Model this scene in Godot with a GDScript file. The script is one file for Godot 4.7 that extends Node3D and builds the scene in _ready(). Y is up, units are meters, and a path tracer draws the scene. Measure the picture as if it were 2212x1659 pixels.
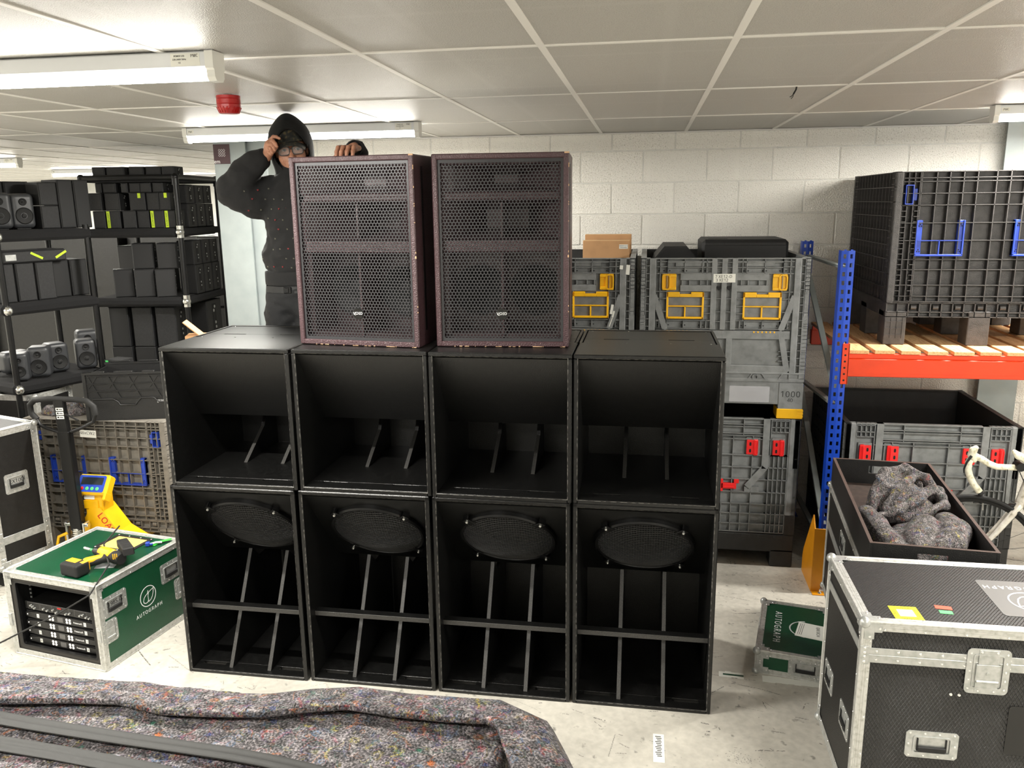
extends Node3D

# ---------------------------------------------------------------- mesh builder
class Mb:
	var v := PackedVector3Array()
	var n := PackedVector3Array()
	var c := PackedColorArray()
	var col := Color.WHITE
	var tinted := false
	var xf := Transform3D()

	func at(t: Transform3D) -> Mb:
		xf = t
		return self

	func put(a: Vector3, b: Vector3, d: Vector3, na: Vector3, nb: Vector3, nd: Vector3) -> void:
		v.append(a); v.append(b); v.append(d)
		n.append(na); n.append(nb); n.append(nd)
		if tinted:
			c.append(col); c.append(col); c.append(col)

	# flat triangle, turned so that its face looks along `out`
	func tri(a: Vector3, b: Vector3, d: Vector3, out: Vector3) -> void:
		a = xf * a; b = xf * b; d = xf * d
		out = xf.basis * out
		var m := (b - a).cross(d - a)
		if m.length_squared() < 1e-18:
			return
		m = m.normalized()
		if m.dot(out) < 0.0:
			m = -m
			put(a, b, d, m, m, m)
		else:
			put(a, d, b, m, m, m)

	func quad(a: Vector3, b: Vector3, d: Vector3, e: Vector3, out: Vector3) -> void:
		tri(a, b, d, out)
		tri(a, d, e, out)

	# smooth triangle with its own normals
	func smooth(a: Vector3, b: Vector3, d: Vector3, na: Vector3, nb: Vector3, nd: Vector3) -> void:
		a = xf * a; b = xf * b; d = xf * d
		na = (xf.basis * na).normalized(); nb = (xf.basis * nb).normalized(); nd = (xf.basis * nd).normalized()
		if (b - a).cross(d - a).dot(na + nb + nd) < 0.0:
			put(a, b, d, na, nb, nd)
		else:
			put(a, d, b, na, nd, nb)

	func box(p: Vector3, s: Vector3, bev := 0.0) -> Mb:
		var h := s / 2.0
		bev = minf(bev, minf(h.x, minf(h.y, h.z)) * 0.95)
		var ax := [Vector3.RIGHT, Vector3.UP, Vector3.BACK]
		for i in 3:
			var j := (i + 1) % 3
			var k := (i + 2) % 3
			var u: Vector3 = ax[j] * (h[j] - bev)
			var w: Vector3 = ax[k] * (h[k] - bev)
			for sg in [-1.0, 1.0]:
				var o: Vector3 = ax[i] * h[i] * sg
				quad(p + o - u - w, p + o + u - w, p + o + u + w, p + o - u + w, ax[i] * sg)
			if bev > 0.0:
				for sj in [-1.0, 1.0]:
					for sk in [-1.0, 1.0]:
						var l: Vector3 = ax[i] * (h[i] - bev)
						var q1: Vector3 = ax[j] * h[j] * sj + ax[k] * (h[k] - bev) * sk
						var q2: Vector3 = ax[j] * (h[j] - bev) * sj + ax[k] * h[k] * sk
						quad(p + q1 - l, p + q1 + l, p + q2 + l, p + q2 - l, ax[j] * sj + ax[k] * sk)
		if bev > 0.0:
			for sx in [-1.0, 1.0]:
				for sy in [-1.0, 1.0]:
					for sz in [-1.0, 1.0]:
						var q := Vector3(sx * (h.x - bev), sy * (h.y - bev), sz * (h.z - bev))
						tri(p + q + Vector3(sx * bev, 0, 0), p + q + Vector3(0, sy * bev, 0), p + q + Vector3(0, 0, sz * bev), Vector3(sx, sy, sz))
		return self

	# box given by its low and high corners
	func bb(lo: Vector3, hi: Vector3, bev := 0.0) -> Mb:
		return box((lo + hi) / 2.0, (hi - lo).abs(), bev)

	func frame_of(d: Vector3) -> Basis:
		var z := d.normalized()
		var x := (Vector3.UP if absf(z.y) < 0.95 else Vector3.RIGHT).cross(z).normalized()
		return Basis(x, z.cross(x), z)

	func cyl(a: Vector3, b: Vector3, r: float, r2 := -1.0, k := 12, caps := true) -> Mb:
		if r2 < 0.0:
			r2 = r
		var f := frame_of(b - a)
		for i in k:
			var t0 := TAU * i / k
			var t1 := TAU * (i + 1) / k
			var d0 := f.x * cos(t0) + f.y * sin(t0)
			var d1 := f.x * cos(t1) + f.y * sin(t1)
			smooth(a + d0 * r, a + d1 * r, b + d1 * r2, d0, d1, d1)
			smooth(a + d0 * r, b + d1 * r2, b + d0 * r2, d0, d1, d0)
			if caps:
				tri(a, a + d0 * r, a + d1 * r, a - b)
				tri(b, b + d0 * r2, b + d1 * r2, b - a)
		return self

	# a bar of rectangular section from a to b; `up` orients its height
	func bar(a: Vector3, b: Vector3, w: float, h: float, up := Vector3.UP, bev := 0.0) -> Mb:
		var z := (b - a).normalized()
		if absf(z.dot(up)) > 0.98:
			up = Vector3.RIGHT
		var x := up.cross(z).normalized()
		var keep := xf
		xf = xf * Transform3D(Basis(x, z.cross(x), z), (a + b) / 2.0)
		box(Vector3.ZERO, Vector3(w, h, a.distance_to(b)), bev)
		xf = keep
		return self

	func tube(pts: Array, r: float, k := 8, caps := true, radii := []) -> Mb:
		var m := pts.size()
		var fx := Vector3.ZERO
		var rings := []
		var dirs := []
		for i in m:
			var p: Vector3 = pts[i]
			var d: Vector3
			if i == 0:
				d = pts[1] - pts[0]
			elif i == m - 1:
				d = pts[m - 1] - pts[m - 2]
			else:
				d = (pts[i + 1] - pts[i]).normalized() + (pts[i] - pts[i - 1]).normalized()
			d = d.normalized()
			if i == 0:
				fx = frame_of(d).x
			else:
				fx = (fx - d * fx.dot(d)).normalized()
			var fy := d.cross(fx)
			var rr: float = r if radii.is_empty() else radii[i]
			var ring := PackedVector3Array()
			var dr := PackedVector3Array()
			for j in k:
				var t := TAU * j / k
				var o := fx * cos(t) + fy * sin(t)
				dr.append(o)
				ring.append(p + o * rr)
			rings.append(ring)
			dirs.append(dr)
		for i in m - 1:
			for j in k:
				var j1 := (j + 1) % k
				smooth(rings[i][j], rings[i][j1], rings[i + 1][j1], dirs[i][j], dirs[i][j1], dirs[i + 1][j1])
				smooth(rings[i][j], rings[i + 1][j1], rings[i + 1][j], dirs[i][j], dirs[i + 1][j1], dirs[i + 1][j])
		if caps:
			for j in range(1, k - 1):
				tri(rings[0][0], rings[0][j], rings[0][j + 1], pts[0] - pts[1])
				tri(rings[m - 1][0], rings[m - 1][j], rings[m - 1][j + 1], pts[m - 1] - pts[m - 2])
		return self

	# profile of (radius, height) turned round the y axis of `t`
	func lathe(prof: Array, k := 24, t := Transform3D()) -> Mb:
		var keep := xf
		xf = xf * t
		for i in prof.size() - 1:
			var p: Vector2 = prof[i]
			var q: Vector2 = prof[i + 1]
			var nn := Vector2(q.y - p.y, p.x - q.x).normalized()
			for j in k:
				var c0 := Vector3(cos(TAU * j / k), 0, sin(TAU * j / k))
				var c1 := Vector3(cos(TAU * (j + 1) / k), 0, sin(TAU * (j + 1) / k))
				var n0 := c0 * nn.x + Vector3.UP * nn.y
				var n1 := c1 * nn.x + Vector3.UP * nn.y
				var a := c0 * p.x + Vector3.UP * p.y
				var b := c1 * p.x + Vector3.UP * p.y
				var d := c1 * q.x + Vector3.UP * q.y
				var e := c0 * q.x + Vector3.UP * q.y
				if p.x > 1e-6:
					smooth(a, b, d, n0, n1, n1)
				if q.x > 1e-6:
					smooth(a, d, e, n0, n1, n0)
		xf = keep
		return self

	func ball(p: Vector3, r: Vector3, k := 14) -> Mb:
		var m := k / 2
		for i in m:
			for j in k:
				var q := []
				for o in [[0, 0], [0, 1], [1, 1], [1, 0]]:
					var th: float = PI * (i + o[0]) / m
					var ph: float = TAU * (j + o[1]) / k
					q.append(Vector3(sin(th) * cos(ph), cos(th), sin(th) * sin(ph)))
				var nn := []
				for u in q:
					nn.append((u / r).normalized())
				if i > 0:
					smooth(p + q[0] * r, p + q[1] * r, p + q[2] * r, nn[0], nn[1], nn[2])
				if i < m - 1:
					smooth(p + q[0] * r, p + q[2] * r, p + q[3] * r, nn[0], nn[2], nn[3])
		return self

	# outline in the xy plane, from z = 0 to z = d
	func prism(poly: PackedVector2Array, z0: float, z1: float) -> Mb:
		var idx := Geometry2D.triangulate_polygon(poly)
		for i in range(0, idx.size(), 3):
			var a := poly[idx[i]]
			var b := poly[idx[i + 1]]
			var d := poly[idx[i + 2]]
			tri(Vector3(a.x, a.y, z1), Vector3(b.x, b.y, z1), Vector3(d.x, d.y, z1), Vector3.BACK * signf(z1 - z0))
			tri(Vector3(a.x, a.y, z0), Vector3(b.x, b.y, z0), Vector3(d.x, d.y, z0), Vector3.FORWARD * signf(z1 - z0))
		var cw := Geometry2D.is_polygon_clockwise(poly)
		for i in poly.size():
			var a := poly[i]
			var b := poly[(i + 1) % poly.size()]
			var out := Vector3(b.y - a.y, a.x - b.x, 0)
			if cw:
				out = -out
			quad(Vector3(a.x, a.y, z0), Vector3(b.x, b.y, z0), Vector3(b.x, b.y, z1), Vector3(a.x, a.y, z1), out)
		return self

	# plate between an outline and a hole with as many points
	func ring(o: PackedVector2Array, h: PackedVector2Array, z0: float, z1: float) -> Mb:
		var k := o.size()
		for i in k:
			var j := (i + 1) % k
			for z in [z0, z1]:
				quad(Vector3(o[i].x, o[i].y, z), Vector3(o[j].x, o[j].y, z), Vector3(h[j].x, h[j].y, z), Vector3(h[i].x, h[i].y, z), Vector3(0, 0, z - (z0 + z1) / 2.0))
			var mo := (o[i] + o[j]) / 2.0
			var mh := (h[i] + h[j]) / 2.0
			var out := Vector3(mo.x - mh.x, mo.y - mh.y, 0)
			quad(Vector3(o[i].x, o[i].y, z0), Vector3(o[j].x, o[j].y, z0), Vector3(o[j].x, o[j].y, z1), Vector3(o[i].x, o[i].y, z1), out)
			quad(Vector3(h[i].x, h[i].y, z0), Vector3(h[j].x, h[j].y, z0), Vector3(h[j].x, h[j].y, z1), Vector3(h[i].x, h[i].y, z1), -out)
		return self

	# low dome, for rivets and screw heads, on a plane with normal d
	func dome(p: Vector3, d: Vector3, r: float, h: float, k := 8) -> Mb:
		var f := frame_of(d)
		lathe([Vector2(r, 0), Vector2(r * 0.75, h * 0.7), Vector2(0, h)], k, Transform3D(Basis(f.y, f.z, f.x), p))
		return self

	# a grid of points as a smooth sheet
	func sheet(g: Array, out: Vector3) -> Mb:
		var r := g.size()
		var k: int = g[0].size()
		var nr := []
		for i in r:
			var row := PackedVector3Array()
			for j in k:
				var du: Vector3 = g[mini(i + 1, r - 1)][j] - g[maxi(i - 1, 0)][j]
				var dv: Vector3 = g[i][mini(j + 1, k - 1)] - g[i][maxi(j - 1, 0)]
				var m := du.cross(dv)
				row.append(m.normalized() if m.length_squared() > 1e-20 else out)
			nr.append(row)
		var flip := 1.0
		var sum := Vector3.ZERO
		for i in r:
			for j in k:
				sum += nr[i][j]
		if sum.dot(out) < 0.0:
			flip = -1.0
		for i in r - 1:
			for j in k - 1:
				smooth(g[i][j], g[i][j + 1], g[i + 1][j + 1], nr[i][j] * flip, nr[i][j + 1] * flip, nr[i + 1][j + 1] * flip)
				smooth(g[i][j], g[i + 1][j + 1], g[i + 1][j], nr[i][j] * flip, nr[i + 1][j + 1] * flip, nr[i + 1][j] * flip)
		return self

	func mesh() -> ArrayMesh:
		var a := []
		a.resize(Mesh.ARRAY_MAX)
		a[Mesh.ARRAY_VERTEX] = v
		a[Mesh.ARRAY_NORMAL] = n
		if tinted:
			a[Mesh.ARRAY_COLOR] = c
		var m := ArrayMesh.new()
		m.add_surface_from_arrays(Mesh.PRIMITIVE_TRIANGLES, a)
		return m


func rounded(w: float, h: float, r: float, k := 4, o := Vector2.ZERO) -> PackedVector2Array:
	var out := PackedVector2Array()
	var q := [Vector2(w / 2 - r, h / 2 - r), Vector2(-w / 2 + r, h / 2 - r), Vector2(-w / 2 + r, -h / 2 + r), Vector2(w / 2 - r, -h / 2 + r)]
	for i in 4:
		for j in k + 1:
			var t := PI / 2 * (i + float(j) / k)
			out.append(o + q[i] + Vector2(cos(t), sin(t)) * r)
	return out


func circle(r: float, k := 24, o := Vector2.ZERO) -> PackedVector2Array:
	var out := PackedVector2Array()
	for i in k:
		out.append(o + Vector2(cos(TAU * i / k), sin(TAU * i / k)) * r)
	return out


# ---------------------------------------------------------------- things and parts
var taken := {}
var M := {}
var rng := RandomNumberGenerator.new()
var font: SystemFont


func numbered(called: String) -> String:
	taken[called] = taken.get(called, -1) + 1
	return called if taken[called] == 0 else "%s_%03d" % [called, taken[called]]


func tag(o: Node, label: String, category: String, group := "") -> void:
	o.set_meta("label", label)
	o.set_meta("category", category)
	if group:
		o.set_meta("group", group)


func thing(called: String, label: String, category: String, where := Vector3.ZERO, turn := 0.0, group := "") -> Node3D:
	var o := Node3D.new()
	o.name = numbered(called)
	add_child(o)
	o.position = where
	o.rotation.y = deg_to_rad(turn)
	tag(o, label, category, group)
	return o


func part(parent: Node, called: String, mb: Mb, m: Material) -> MeshInstance3D:
	return put_mesh(parent, called, mb.mesh(), m)


func put_mesh(parent: Node, called: String, mesh: Mesh, m: Material, t := Transform3D()) -> MeshInstance3D:
	var o := MeshInstance3D.new()
	o.name = called
	o.mesh = mesh
	o.material_override = m
	o.transform = t
	parent.add_child(o, true)
	return o


func stuff(o: Node) -> void:
	o.set_meta("kind", "stuff")


func structure(called: String) -> Node3D:
	var o := Node3D.new()
	o.name = called
	add_child(o)
	o.set_meta("kind", "structure")
	return o


func copy(o: Node3D, where: Vector3, turn: float, label: String) -> Node3D:
	var r: Node3D = o.duplicate()
	var base := String(o.name)
	if base.length() > 4 and base[base.length() - 4] == "_" and base.right(3).is_valid_int():
		base = base.left(base.length() - 4)
	r.name = numbered(base)
	add_child(r)
	r.position = where
	r.rotation.y = deg_to_rad(turn)
	r.set_meta("label", label)
	return r


func lettering(parent: Node, called: String, text: String, size: float, m: Material, t: Transform3D, depth := 0.0006, track := 0.0) -> MeshInstance3D:
	var tm := TextMesh.new()
	tm.text = text
	tm.font = font
	tm.font_size = 48
	tm.pixel_size = size / 34.0
	tm.depth = depth
	tm.curve_step = 2.0
	if track != 0.0:
		var fv := FontVariation.new()
		fv.base_font = font
		fv.spacing_glyph = int(track)
		tm.font = fv
	return put_mesh(parent, called, tm, m, t)


func place(p: Vector3, x: Vector3, y: Vector3) -> Transform3D:
	x = x.normalized()
	y = y.normalized()
	return Transform3D(Basis(x, y, x.cross(y)), p)


# ---------------------------------------------------------------- materials
func noise(freq: float, kind := FastNoiseLite.TYPE_SIMPLEX_SMOOTH, sd := 1, oct := 4) -> FastNoiseLite:
	var f := FastNoiseLite.new()
	f.noise_type = kind
	f.frequency = freq
	f.seed = sd
	f.fractal_octaves = oct
	return f


func noise_tex(freq: float, stops: Array, size := 512, kind := FastNoiseLite.TYPE_SIMPLEX_SMOOTH, sd := 1, oct := 4) -> NoiseTexture2D:
	var t := NoiseTexture2D.new()
	t.width = size
	t.height = size
	t.seamless = true
	t.noise = noise(freq, kind, sd, oct)
	var g := Gradient.new()
	var off := PackedFloat32Array()
	var cols := PackedColorArray()
	for s in stops:
		off.append(s[0])
		cols.append(s[1])
	g.offsets = off
	g.colors = cols
	t.color_ramp = g
	return t


func bump_tex(freq: float, strength: float, size := 512, kind := FastNoiseLite.TYPE_SIMPLEX_SMOOTH, sd := 1, oct := 3) -> NoiseTexture2D:
	var t := NoiseTexture2D.new()
	t.width = size
	t.height = size
	t.seamless = true
	t.noise = noise(freq, kind, sd, oct)
	t.as_normal_map = true
	t.bump_strength = strength
	return t


func mat(col: Color, rough := 0.6, metal := 0.0, spec := 0.5) -> StandardMaterial3D:
	var m := StandardMaterial3D.new()
	m.albedo_color = col
	m.roughness = rough
	m.metallic = metal
	m.metallic_specular = spec
	return m


func tex(m: StandardMaterial3D, t: Texture2D, scale: float, bump: Texture2D = null, amount := 1.0, world := false) -> StandardMaterial3D:
	if t:
		m.albedo_texture = t
	if bump:
		m.normal_enabled = true
		m.normal_texture = bump
		m.normal_scale = amount
	m.uv1_triplanar = true
	m.uv1_world_triplanar = world
	m.uv1_scale = Vector3.ONE * scale
	m.uv1_triplanar_sharpness = 8.0
	return m


func image_tex(size: int, px: PackedByteArray) -> ImageTexture:
	return ImageTexture.create_from_image(Image.create_from_data(size, size, false, Image.FORMAT_RGB8, px))


func bytes_of(f: FastNoiseLite, size: int) -> PackedByteArray:
	var im := f.get_seamless_image(size, size, false, false, 0.1, true)
	im.convert(Image.FORMAT_L8)
	return im.get_data()


func floor_texture() -> ImageTexture:
	var s := 1536
	var a := bytes_of(noise(0.004, FastNoiseLite.TYPE_SIMPLEX_SMOOTH, 11, 5), s)
	var b := bytes_of(noise(0.05, FastNoiseLite.TYPE_SIMPLEX, 12, 3), s)
	var d := bytes_of(noise(0.022, FastNoiseLite.TYPE_SIMPLEX, 13, 5), s)
	var px := PackedByteArray()
	px.resize(s * s * 3)
	for i in s * s:
		var l := 193.0 + (a[i] - 128.0) * 0.16 + (b[i] - 128.0) * 0.07
		# worn flecks and grime with ragged outlines
		if d[i] > 196 and b[i] > 120:
			l -= (d[i] - 196.0) * 1.5
		elif d[i] < 34 and b[i] < 120:
			l -= (34.0 - d[i]) * 1.2
		l = clampf(l, 40.0, 235.0)
		px[i * 3] = int(l)
		px[i * 3 + 1] = int(l * 0.978)
		px[i * 3 + 2] = int(l * 0.925)
	var r := RandomNumberGenerator.new()
	r.seed = 77
	# scratches, scuffs and dropped specks
	for k in 1500:
		var x := r.randf() * s
		var y := r.randf() * s
		var t := r.randf() * TAU
		if r.randf() < 0.6:
			t = r.randfn(0.1, 0.35)
		var n := int(r.randf_range(2, 22) if r.randf() < 0.93 else r.randf_range(30, 130))
		var dark := r.randf_range(0.3, 0.82)
		var wide := 1 if r.randf() < 0.8 else 2
		for q in n:
			t += r.randfn(0, 0.012)
			x += cos(t)
			y += sin(t)
			if r.randf() < 0.25:
				continue
			for o in wide:
				var i := (posmod(int(y) + o, s) * s + posmod(int(x), s)) * 3
				for ch in 3:
					px[i + ch] = int(px[i + ch] * dark)
	for k in 26:
		var x := r.randf() * s
		var y := r.randf() * s
		for q in 70:
			var i := (posmod(int(y + r.randfn(0, 9)), s) * s + posmod(int(x + r.randfn(0, 14)), s)) * 3
			for ch in 3:
				px[i + ch] = int(px[i + ch] * 0.5)
	return image_tex(s, px)


func felt_texture(sd: int, lift: float, colour: float) -> ImageTexture:
	var s := 768
	var a := bytes_of(noise(0.09, FastNoiseLite.TYPE_SIMPLEX, sd, 3), s)
	var b := bytes_of(noise(0.016, FastNoiseLite.TYPE_SIMPLEX_SMOOTH, sd + 1, 4), s)
	var d := bytes_of(noise(0.3, FastNoiseLite.TYPE_VALUE, sd + 2, 1), s)
	var px := PackedByteArray()
	px.resize(s * s * 3)
	for i in s * s:
		var l := 96.0 + lift + (a[i] - 128.0) * 0.55 + (d[i] - 128.0) * 0.28 + (b[i] - 128.0) * 0.35
		px[i * 3] = int(clampf(l * 1.0, 8, 250))
		px[i * 3 + 1] = int(clampf(l * 0.975, 8, 250))
		px[i * 3 + 2] = int(clampf(l * 0.985, 8, 250))
	# recycled fibres of many colours, curled
	var hues := [Color(.75, .12, .12), Color(.1, .18, .55), Color(.9, .85, .25), Color(.1, .4, .3), Color(.85, .45, .55), Color(.95, .93, .9), Color(.08, .08, .1), Color(.9, .45, .15), Color(.35, .2, .45), Color(.95, .95, .95), Color(.4, .6, .8), Color(.12, .12, .14)]
	var r := RandomNumberGenerator.new()
	r.seed = sd
	for k in int(2400 * colour):
		var x := r.randf() * s
		var y := r.randf() * s
		var t := r.randf() * TAU
		var curl := r.randfn(0, 0.09)
		var h: Color = hues[r.randi() % hues.size()]
		var n := r.randi_range(8, 70)
		var clump := r.randf() < 0.22
		var mixv := r.randf_range(0.2, 0.8)
		for q in n:
			t += curl + r.randfn(0, 0.12)
			x += cos(t)
			y += sin(t)
			for o in (4 if clump else 1):
				var i := (posmod(int(y + r.randfn(0, 3.0 if clump else 0.3)), s) * s + posmod(int(x + r.randfn(0, 3.0 if clump else 0.3)), s)) * 3
				px[i] = int(lerpf(px[i], h.r8, mixv))
				px[i + 1] = int(lerpf(px[i + 1], h.g8, mixv))
				px[i + 2] = int(lerpf(px[i + 2], h.b8, mixv))
	return image_tex(s, px)


# relief of the stitched blanket: rows of thread with fuzz between them
func felt_bump(sd: int) -> ImageTexture:
	var s := 512
	var a := bytes_of(noise(0.12, FastNoiseLite.TYPE_SIMPLEX, sd, 3), s)
	var im := Image.create(s, s, false, Image.FORMAT_L8)
	var px := PackedByteArray()
	px.resize(s * s)
	for y in s:
		for x in s:
			var i := y * s + x
			var row := absf(sin(PI * x * 36.0 / s))
			var loop := 0.75 + 0.25 * sin(TAU * y * 60.0 / s)
			px[i] = int(clampf(70.0 + 75.0 * row * loop + a[i] * 0.4, 0, 255))
	im.set_data(s, s, false, Image.FORMAT_L8, px)
	im.convert(Image.FORMAT_RGBA8)
	im.bump_map_to_normal_map(5.0)
	return ImageTexture.create_from_image(im)


# lozenge relief of the case board
func grip_bump() -> ImageTexture:
	var s := 256
	var px := PackedByteArray()
	px.resize(s * s)
	for y in s:
		for x in s:
			var u := float(x) / s * 8.0
			var w := float(y) / s * 8.0
			# zigzag ridges, each row of lozenges shifted against the next
			var zig := absf(fposmod(w, 1.0) - 0.5) * 2.0
			var e1 := absf(fposmod(u + 0.5 * zig + 0.5, 1.0) - 0.5)
			var e2 := absf(fposmod(u - 0.5 * zig + 0.5, 1.0) - 0.5)
			var h := clampf(1.0 - minf(e1, e2) * 8.0, 0.0, 1.0)
			px[y * s + x] = int(30 + 200 * h)
	var im := Image.create_from_data(s, s, false, Image.FORMAT_L8, px)
	im.convert(Image.FORMAT_RGBA8)
	im.bump_map_to_normal_map(12.0)
	return ImageTexture.create_from_image(im)


func make_materials() -> void:
	var W := Color.WHITE
	var bumpy := bump_tex(0.06, 3.0, 512, FastNoiseLite.TYPE_SIMPLEX, 4, 4)
	var grain := bump_tex(0.25, 1.6, 512, FastNoiseLite.TYPE_SIMPLEX, 5, 2)
	var hammer := bump_tex(0.05, 6.0, 512, FastNoiseLite.TYPE_SIMPLEX, 6, 3)
	var mottle := noise_tex(0.012, [[0.0, Color(.93, .93, .93)], [0.5, Color(.98, .98, .98)], [1.0, W]], 512, FastNoiseLite.TYPE_SIMPLEX_SMOOTH, 8, 5)
	var dusty := noise_tex(0.02, [[0.0, Color(.84, .84, .84)], [0.45, Color(.94, .94, .94)], [0.7, Color(.97, .97, .97)], [1.0, W]], 512, FastNoiseLite.TYPE_SIMPLEX, 9, 5)
	# setting
	M.floor = tex(mat(Color(.97, .97, .97), 0.42, 0.0, 0.45), floor_texture(), 1.0 / 4.2, null, 1.0, true)
	var tile_pits := noise_tex(0.16, [[0.0, Color(.5, .49, .46)], [0.22, Color(.82, .82, .8)], [0.36, W], [1.0, W]], 1024, FastNoiseLite.TYPE_SIMPLEX, 21, 3)
	M.tile = tex(mat(Color(.70, .69, .668), 0.40, 0.0, 0.55), tile_pits, 1.4, bump_tex(0.1, 3.2, 1024, FastNoiseLite.TYPE_SIMPLEX, 22, 4), 0.55, true)
	M.tee = mat(Color(.88, .87, .85), 0.42, 0.0, 0.5)
	M.slab = mat(Color(.25, .25, .25), 0.9)
	var pits := noise_tex(0.055, [[0.0, Color(.42, .41, .38)], [0.12, Color(.7, .69, .66)], [0.2, Color(.97, .97, .96)], [1.0, W]], 1024, FastNoiseLite.TYPE_SIMPLEX, 31, 4)
	var wall_bump := bump_tex(0.05, 7.0, 1024, FastNoiseLite.TYPE_SIMPLEX, 32, 5)
	M.blocks = []
	for t in [Color(.965, .955, .93), Color(.95, .94, .915), Color(.975, .965, .94), Color(.955, .945, .92)]:
		M.blocks.append(tex(mat(t, 0.62, 0.0, 0.4), pits, 1.1 + 0.17 * M.blocks.size(), wall_bump, 0.7, true))
	M.mortar = tex(mat(Color(.9, .895, .87), 0.7), mottle, 1.5, wall_bump, 0.6, true)
	M.plaster = tex(mat(Color(.85, .85, .83), 0.8), mottle, 0.7, null, 1.0, true)
	M.galv = tex(mat(Color(.61, .64, .64), 0.45, 0.35, 0.5), noise_tex(0.01, [[0.0, Color(.93, .94, .94)], [0.5, Color(.97, .97, .97)], [1.0, W]], 512, FastNoiseLite.TYPE_SIMPLEX_SMOOTH, 41, 4), 0.9)
	M.lamp_body = mat(Color(.86, .87, .88), 0.4)
	M.lamp_cap = mat(Color(.9, .9, .88), 0.35)
	M.lamp_glow = mat(Color(.95, .95, .95), 0.4)
	M.lamp_glow.emission_enabled = true
	M.lamp_glow.emission = Color(1.0, 0.985, 0.95)
	M.lamp_glow.emission_energy_multiplier = 14.0
	# loudspeakers
	var scuff := noise_tex(0.03, [[0.0, Color(.75, .75, .75)], [0.62, Color(.9, .9, .9)], [0.74, W], [1.0, Color(1.0, 1.0, 1.0)]], 512, FastNoiseLite.TYPE_SIMPLEX, 51, 5)
	M.sub = tex(mat(Color(.072, .072, .070), 0.32, 0.0, 0.5), scuff, 1.6, grain, 0.35)
	M.worn = tex(mat(Color(.42, .41, .39), 0.45, 0.0, 0.5), noise_tex(0.035, [[0.0, Color(.12, .12, .12)], [0.42, Color(.3, .3, .3)], [0.56, Color(.85, .85, .85)], [1.0, W]], 512, FastNoiseLite.TYPE_SIMPLEX, 53, 5), 2.0)
	M.fin = tex(mat(Color(.27, .265, .255), 0.5, 0.0, 0.5), noise_tex(0.14, [[0.0, Color(.35, .35, .35)], [0.5, Color(.75, .75, .75)], [1.0, W]], 512, FastNoiseLite.TYPE_SIMPLEX, 54, 3), 2.0)
	M.wire = mat(Color(.15, .15, .15), 0.38, 0.3, 0.5)
	M.black_metal = mat(Color(.09, .09, .092), 0.36, 0.4, 0.5)
	M.deep_black = mat(Color(.035, .035, .04), 0.75)
	M.cone = mat(Color(.03, .03, .03), 0.7)
	M.bolt = mat(Color(.85, .85, .83), 0.22, 0.95, 0.5)
	var chips := noise_tex(0.045, [[0.0, Color(.78, .78, .78)], [0.5, Color(.95, .95, .95)], [1.0, W]], 512, FastNoiseLite.TYPE_SIMPLEX, 55, 4)
	M.burgundy = tex(mat(Color(.30, .212, .228), 0.34, 0.15, 0.55), chips, 5.0, hammer, 0.6)
	M.chip = mat(Color(.78, .64, .5), 0.8)
	M.horn = tex(mat(Color(.30, .24, .25), 0.24, 0.2, 0.6), null, 5.0, hammer, 0.3)
	M.perf = mat(Color(.215, .215, .225), 0.34, 0.25, 0.5)
	M.badge = mat(Color(.02, .02, .02), 0.25)
	M.print_white = mat(Color(.93, .93, .93), 0.55)
	M.print_black = mat(Color(.06, .06, .06), 0.6)
	M.print_red = mat(Color(.78, .10, .07), 0.5)
	# cases
	M.alu = tex(mat(Color(.80, .80, .785), 0.38, 0.55, 0.5), noise_tex(0.03, [[0.0, Color(.72, .71, .69)], [0.2, Color(.88, .88, .87)], [0.5, Color(.96, .96, .96)], [1.0, W]], 512, FastNoiseLite.TYPE_SIMPLEX, 61, 5), 2.2, grain, 0.15)
	M.hardware = tex(mat(Color(.74, .745, .735), 0.36, 0.55, 0.5), noise_tex(0.02, [[0.0, Color(.84, .85, .84)], [0.5, Color(.94, .94, .94)], [1.0, W]], 512, FastNoiseLite.TYPE_SIMPLEX, 62, 5), 2.6)
	M.rivet = mat(Color(.9, .9, .89), 0.25, 0.9, 0.5)
	M.green = tex(mat(Color(.03, .27, .165), 0.34, 0.0, 0.5), mottle, 1.2, grain, 0.2)
	M.black_panel = tex(mat(Color(.075, .073, .071), 0.45), scuff, 1.3, grain, 0.3)
	M.grip = tex(mat(Color(.11, .107, .105), 0.45, 0.0, 0.5), null, 10.5, grip_bump(), 1.0)
	M.grip.uv1_scale = Vector3(9.5, 5.6, 9.5)
	M.grip_top = tex(mat(Color(.11, .107, .105), 0.45, 0.0, 0.5), null, 10.5, M.grip.normal_texture, 1.0)
	M.grip_top.uv1_scale = Vector3(10.5, 10.5, 8.0)
	M.foam = mat(Color(.22, .21, .195), 0.85)
	M.plate_grey = mat(Color(.36, .355, .35), 0.5)
	M.rubber = mat(Color(.05, .05, .05), 0.65)
	# plastics
	M.plastic_grey = tex(mat(Color(.53, .54, .54), 0.45), dusty, 1.1, grain, 0.15)
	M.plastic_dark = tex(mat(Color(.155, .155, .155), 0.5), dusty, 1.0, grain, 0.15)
	M.plastic_black = tex(mat(Color(.29, .28, .275), 0.5), noise_tex(0.03, [[0.0, Color(.75, .75, .75)], [0.5, Color(.9, .9, .9)], [1.0, W]], 512, FastNoiseLite.TYPE_SIMPLEX, 71, 5), 1.0, grain, 0.2)
	M.plastic_dust = tex(mat(Color(.50, .48, .445), 0.65), dusty, 1.2, grain, 0.2)
	M.crate = tex(mat(Color(.105, .105, .107), 0.45), null, 1.0, grain, 0.2)
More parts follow.
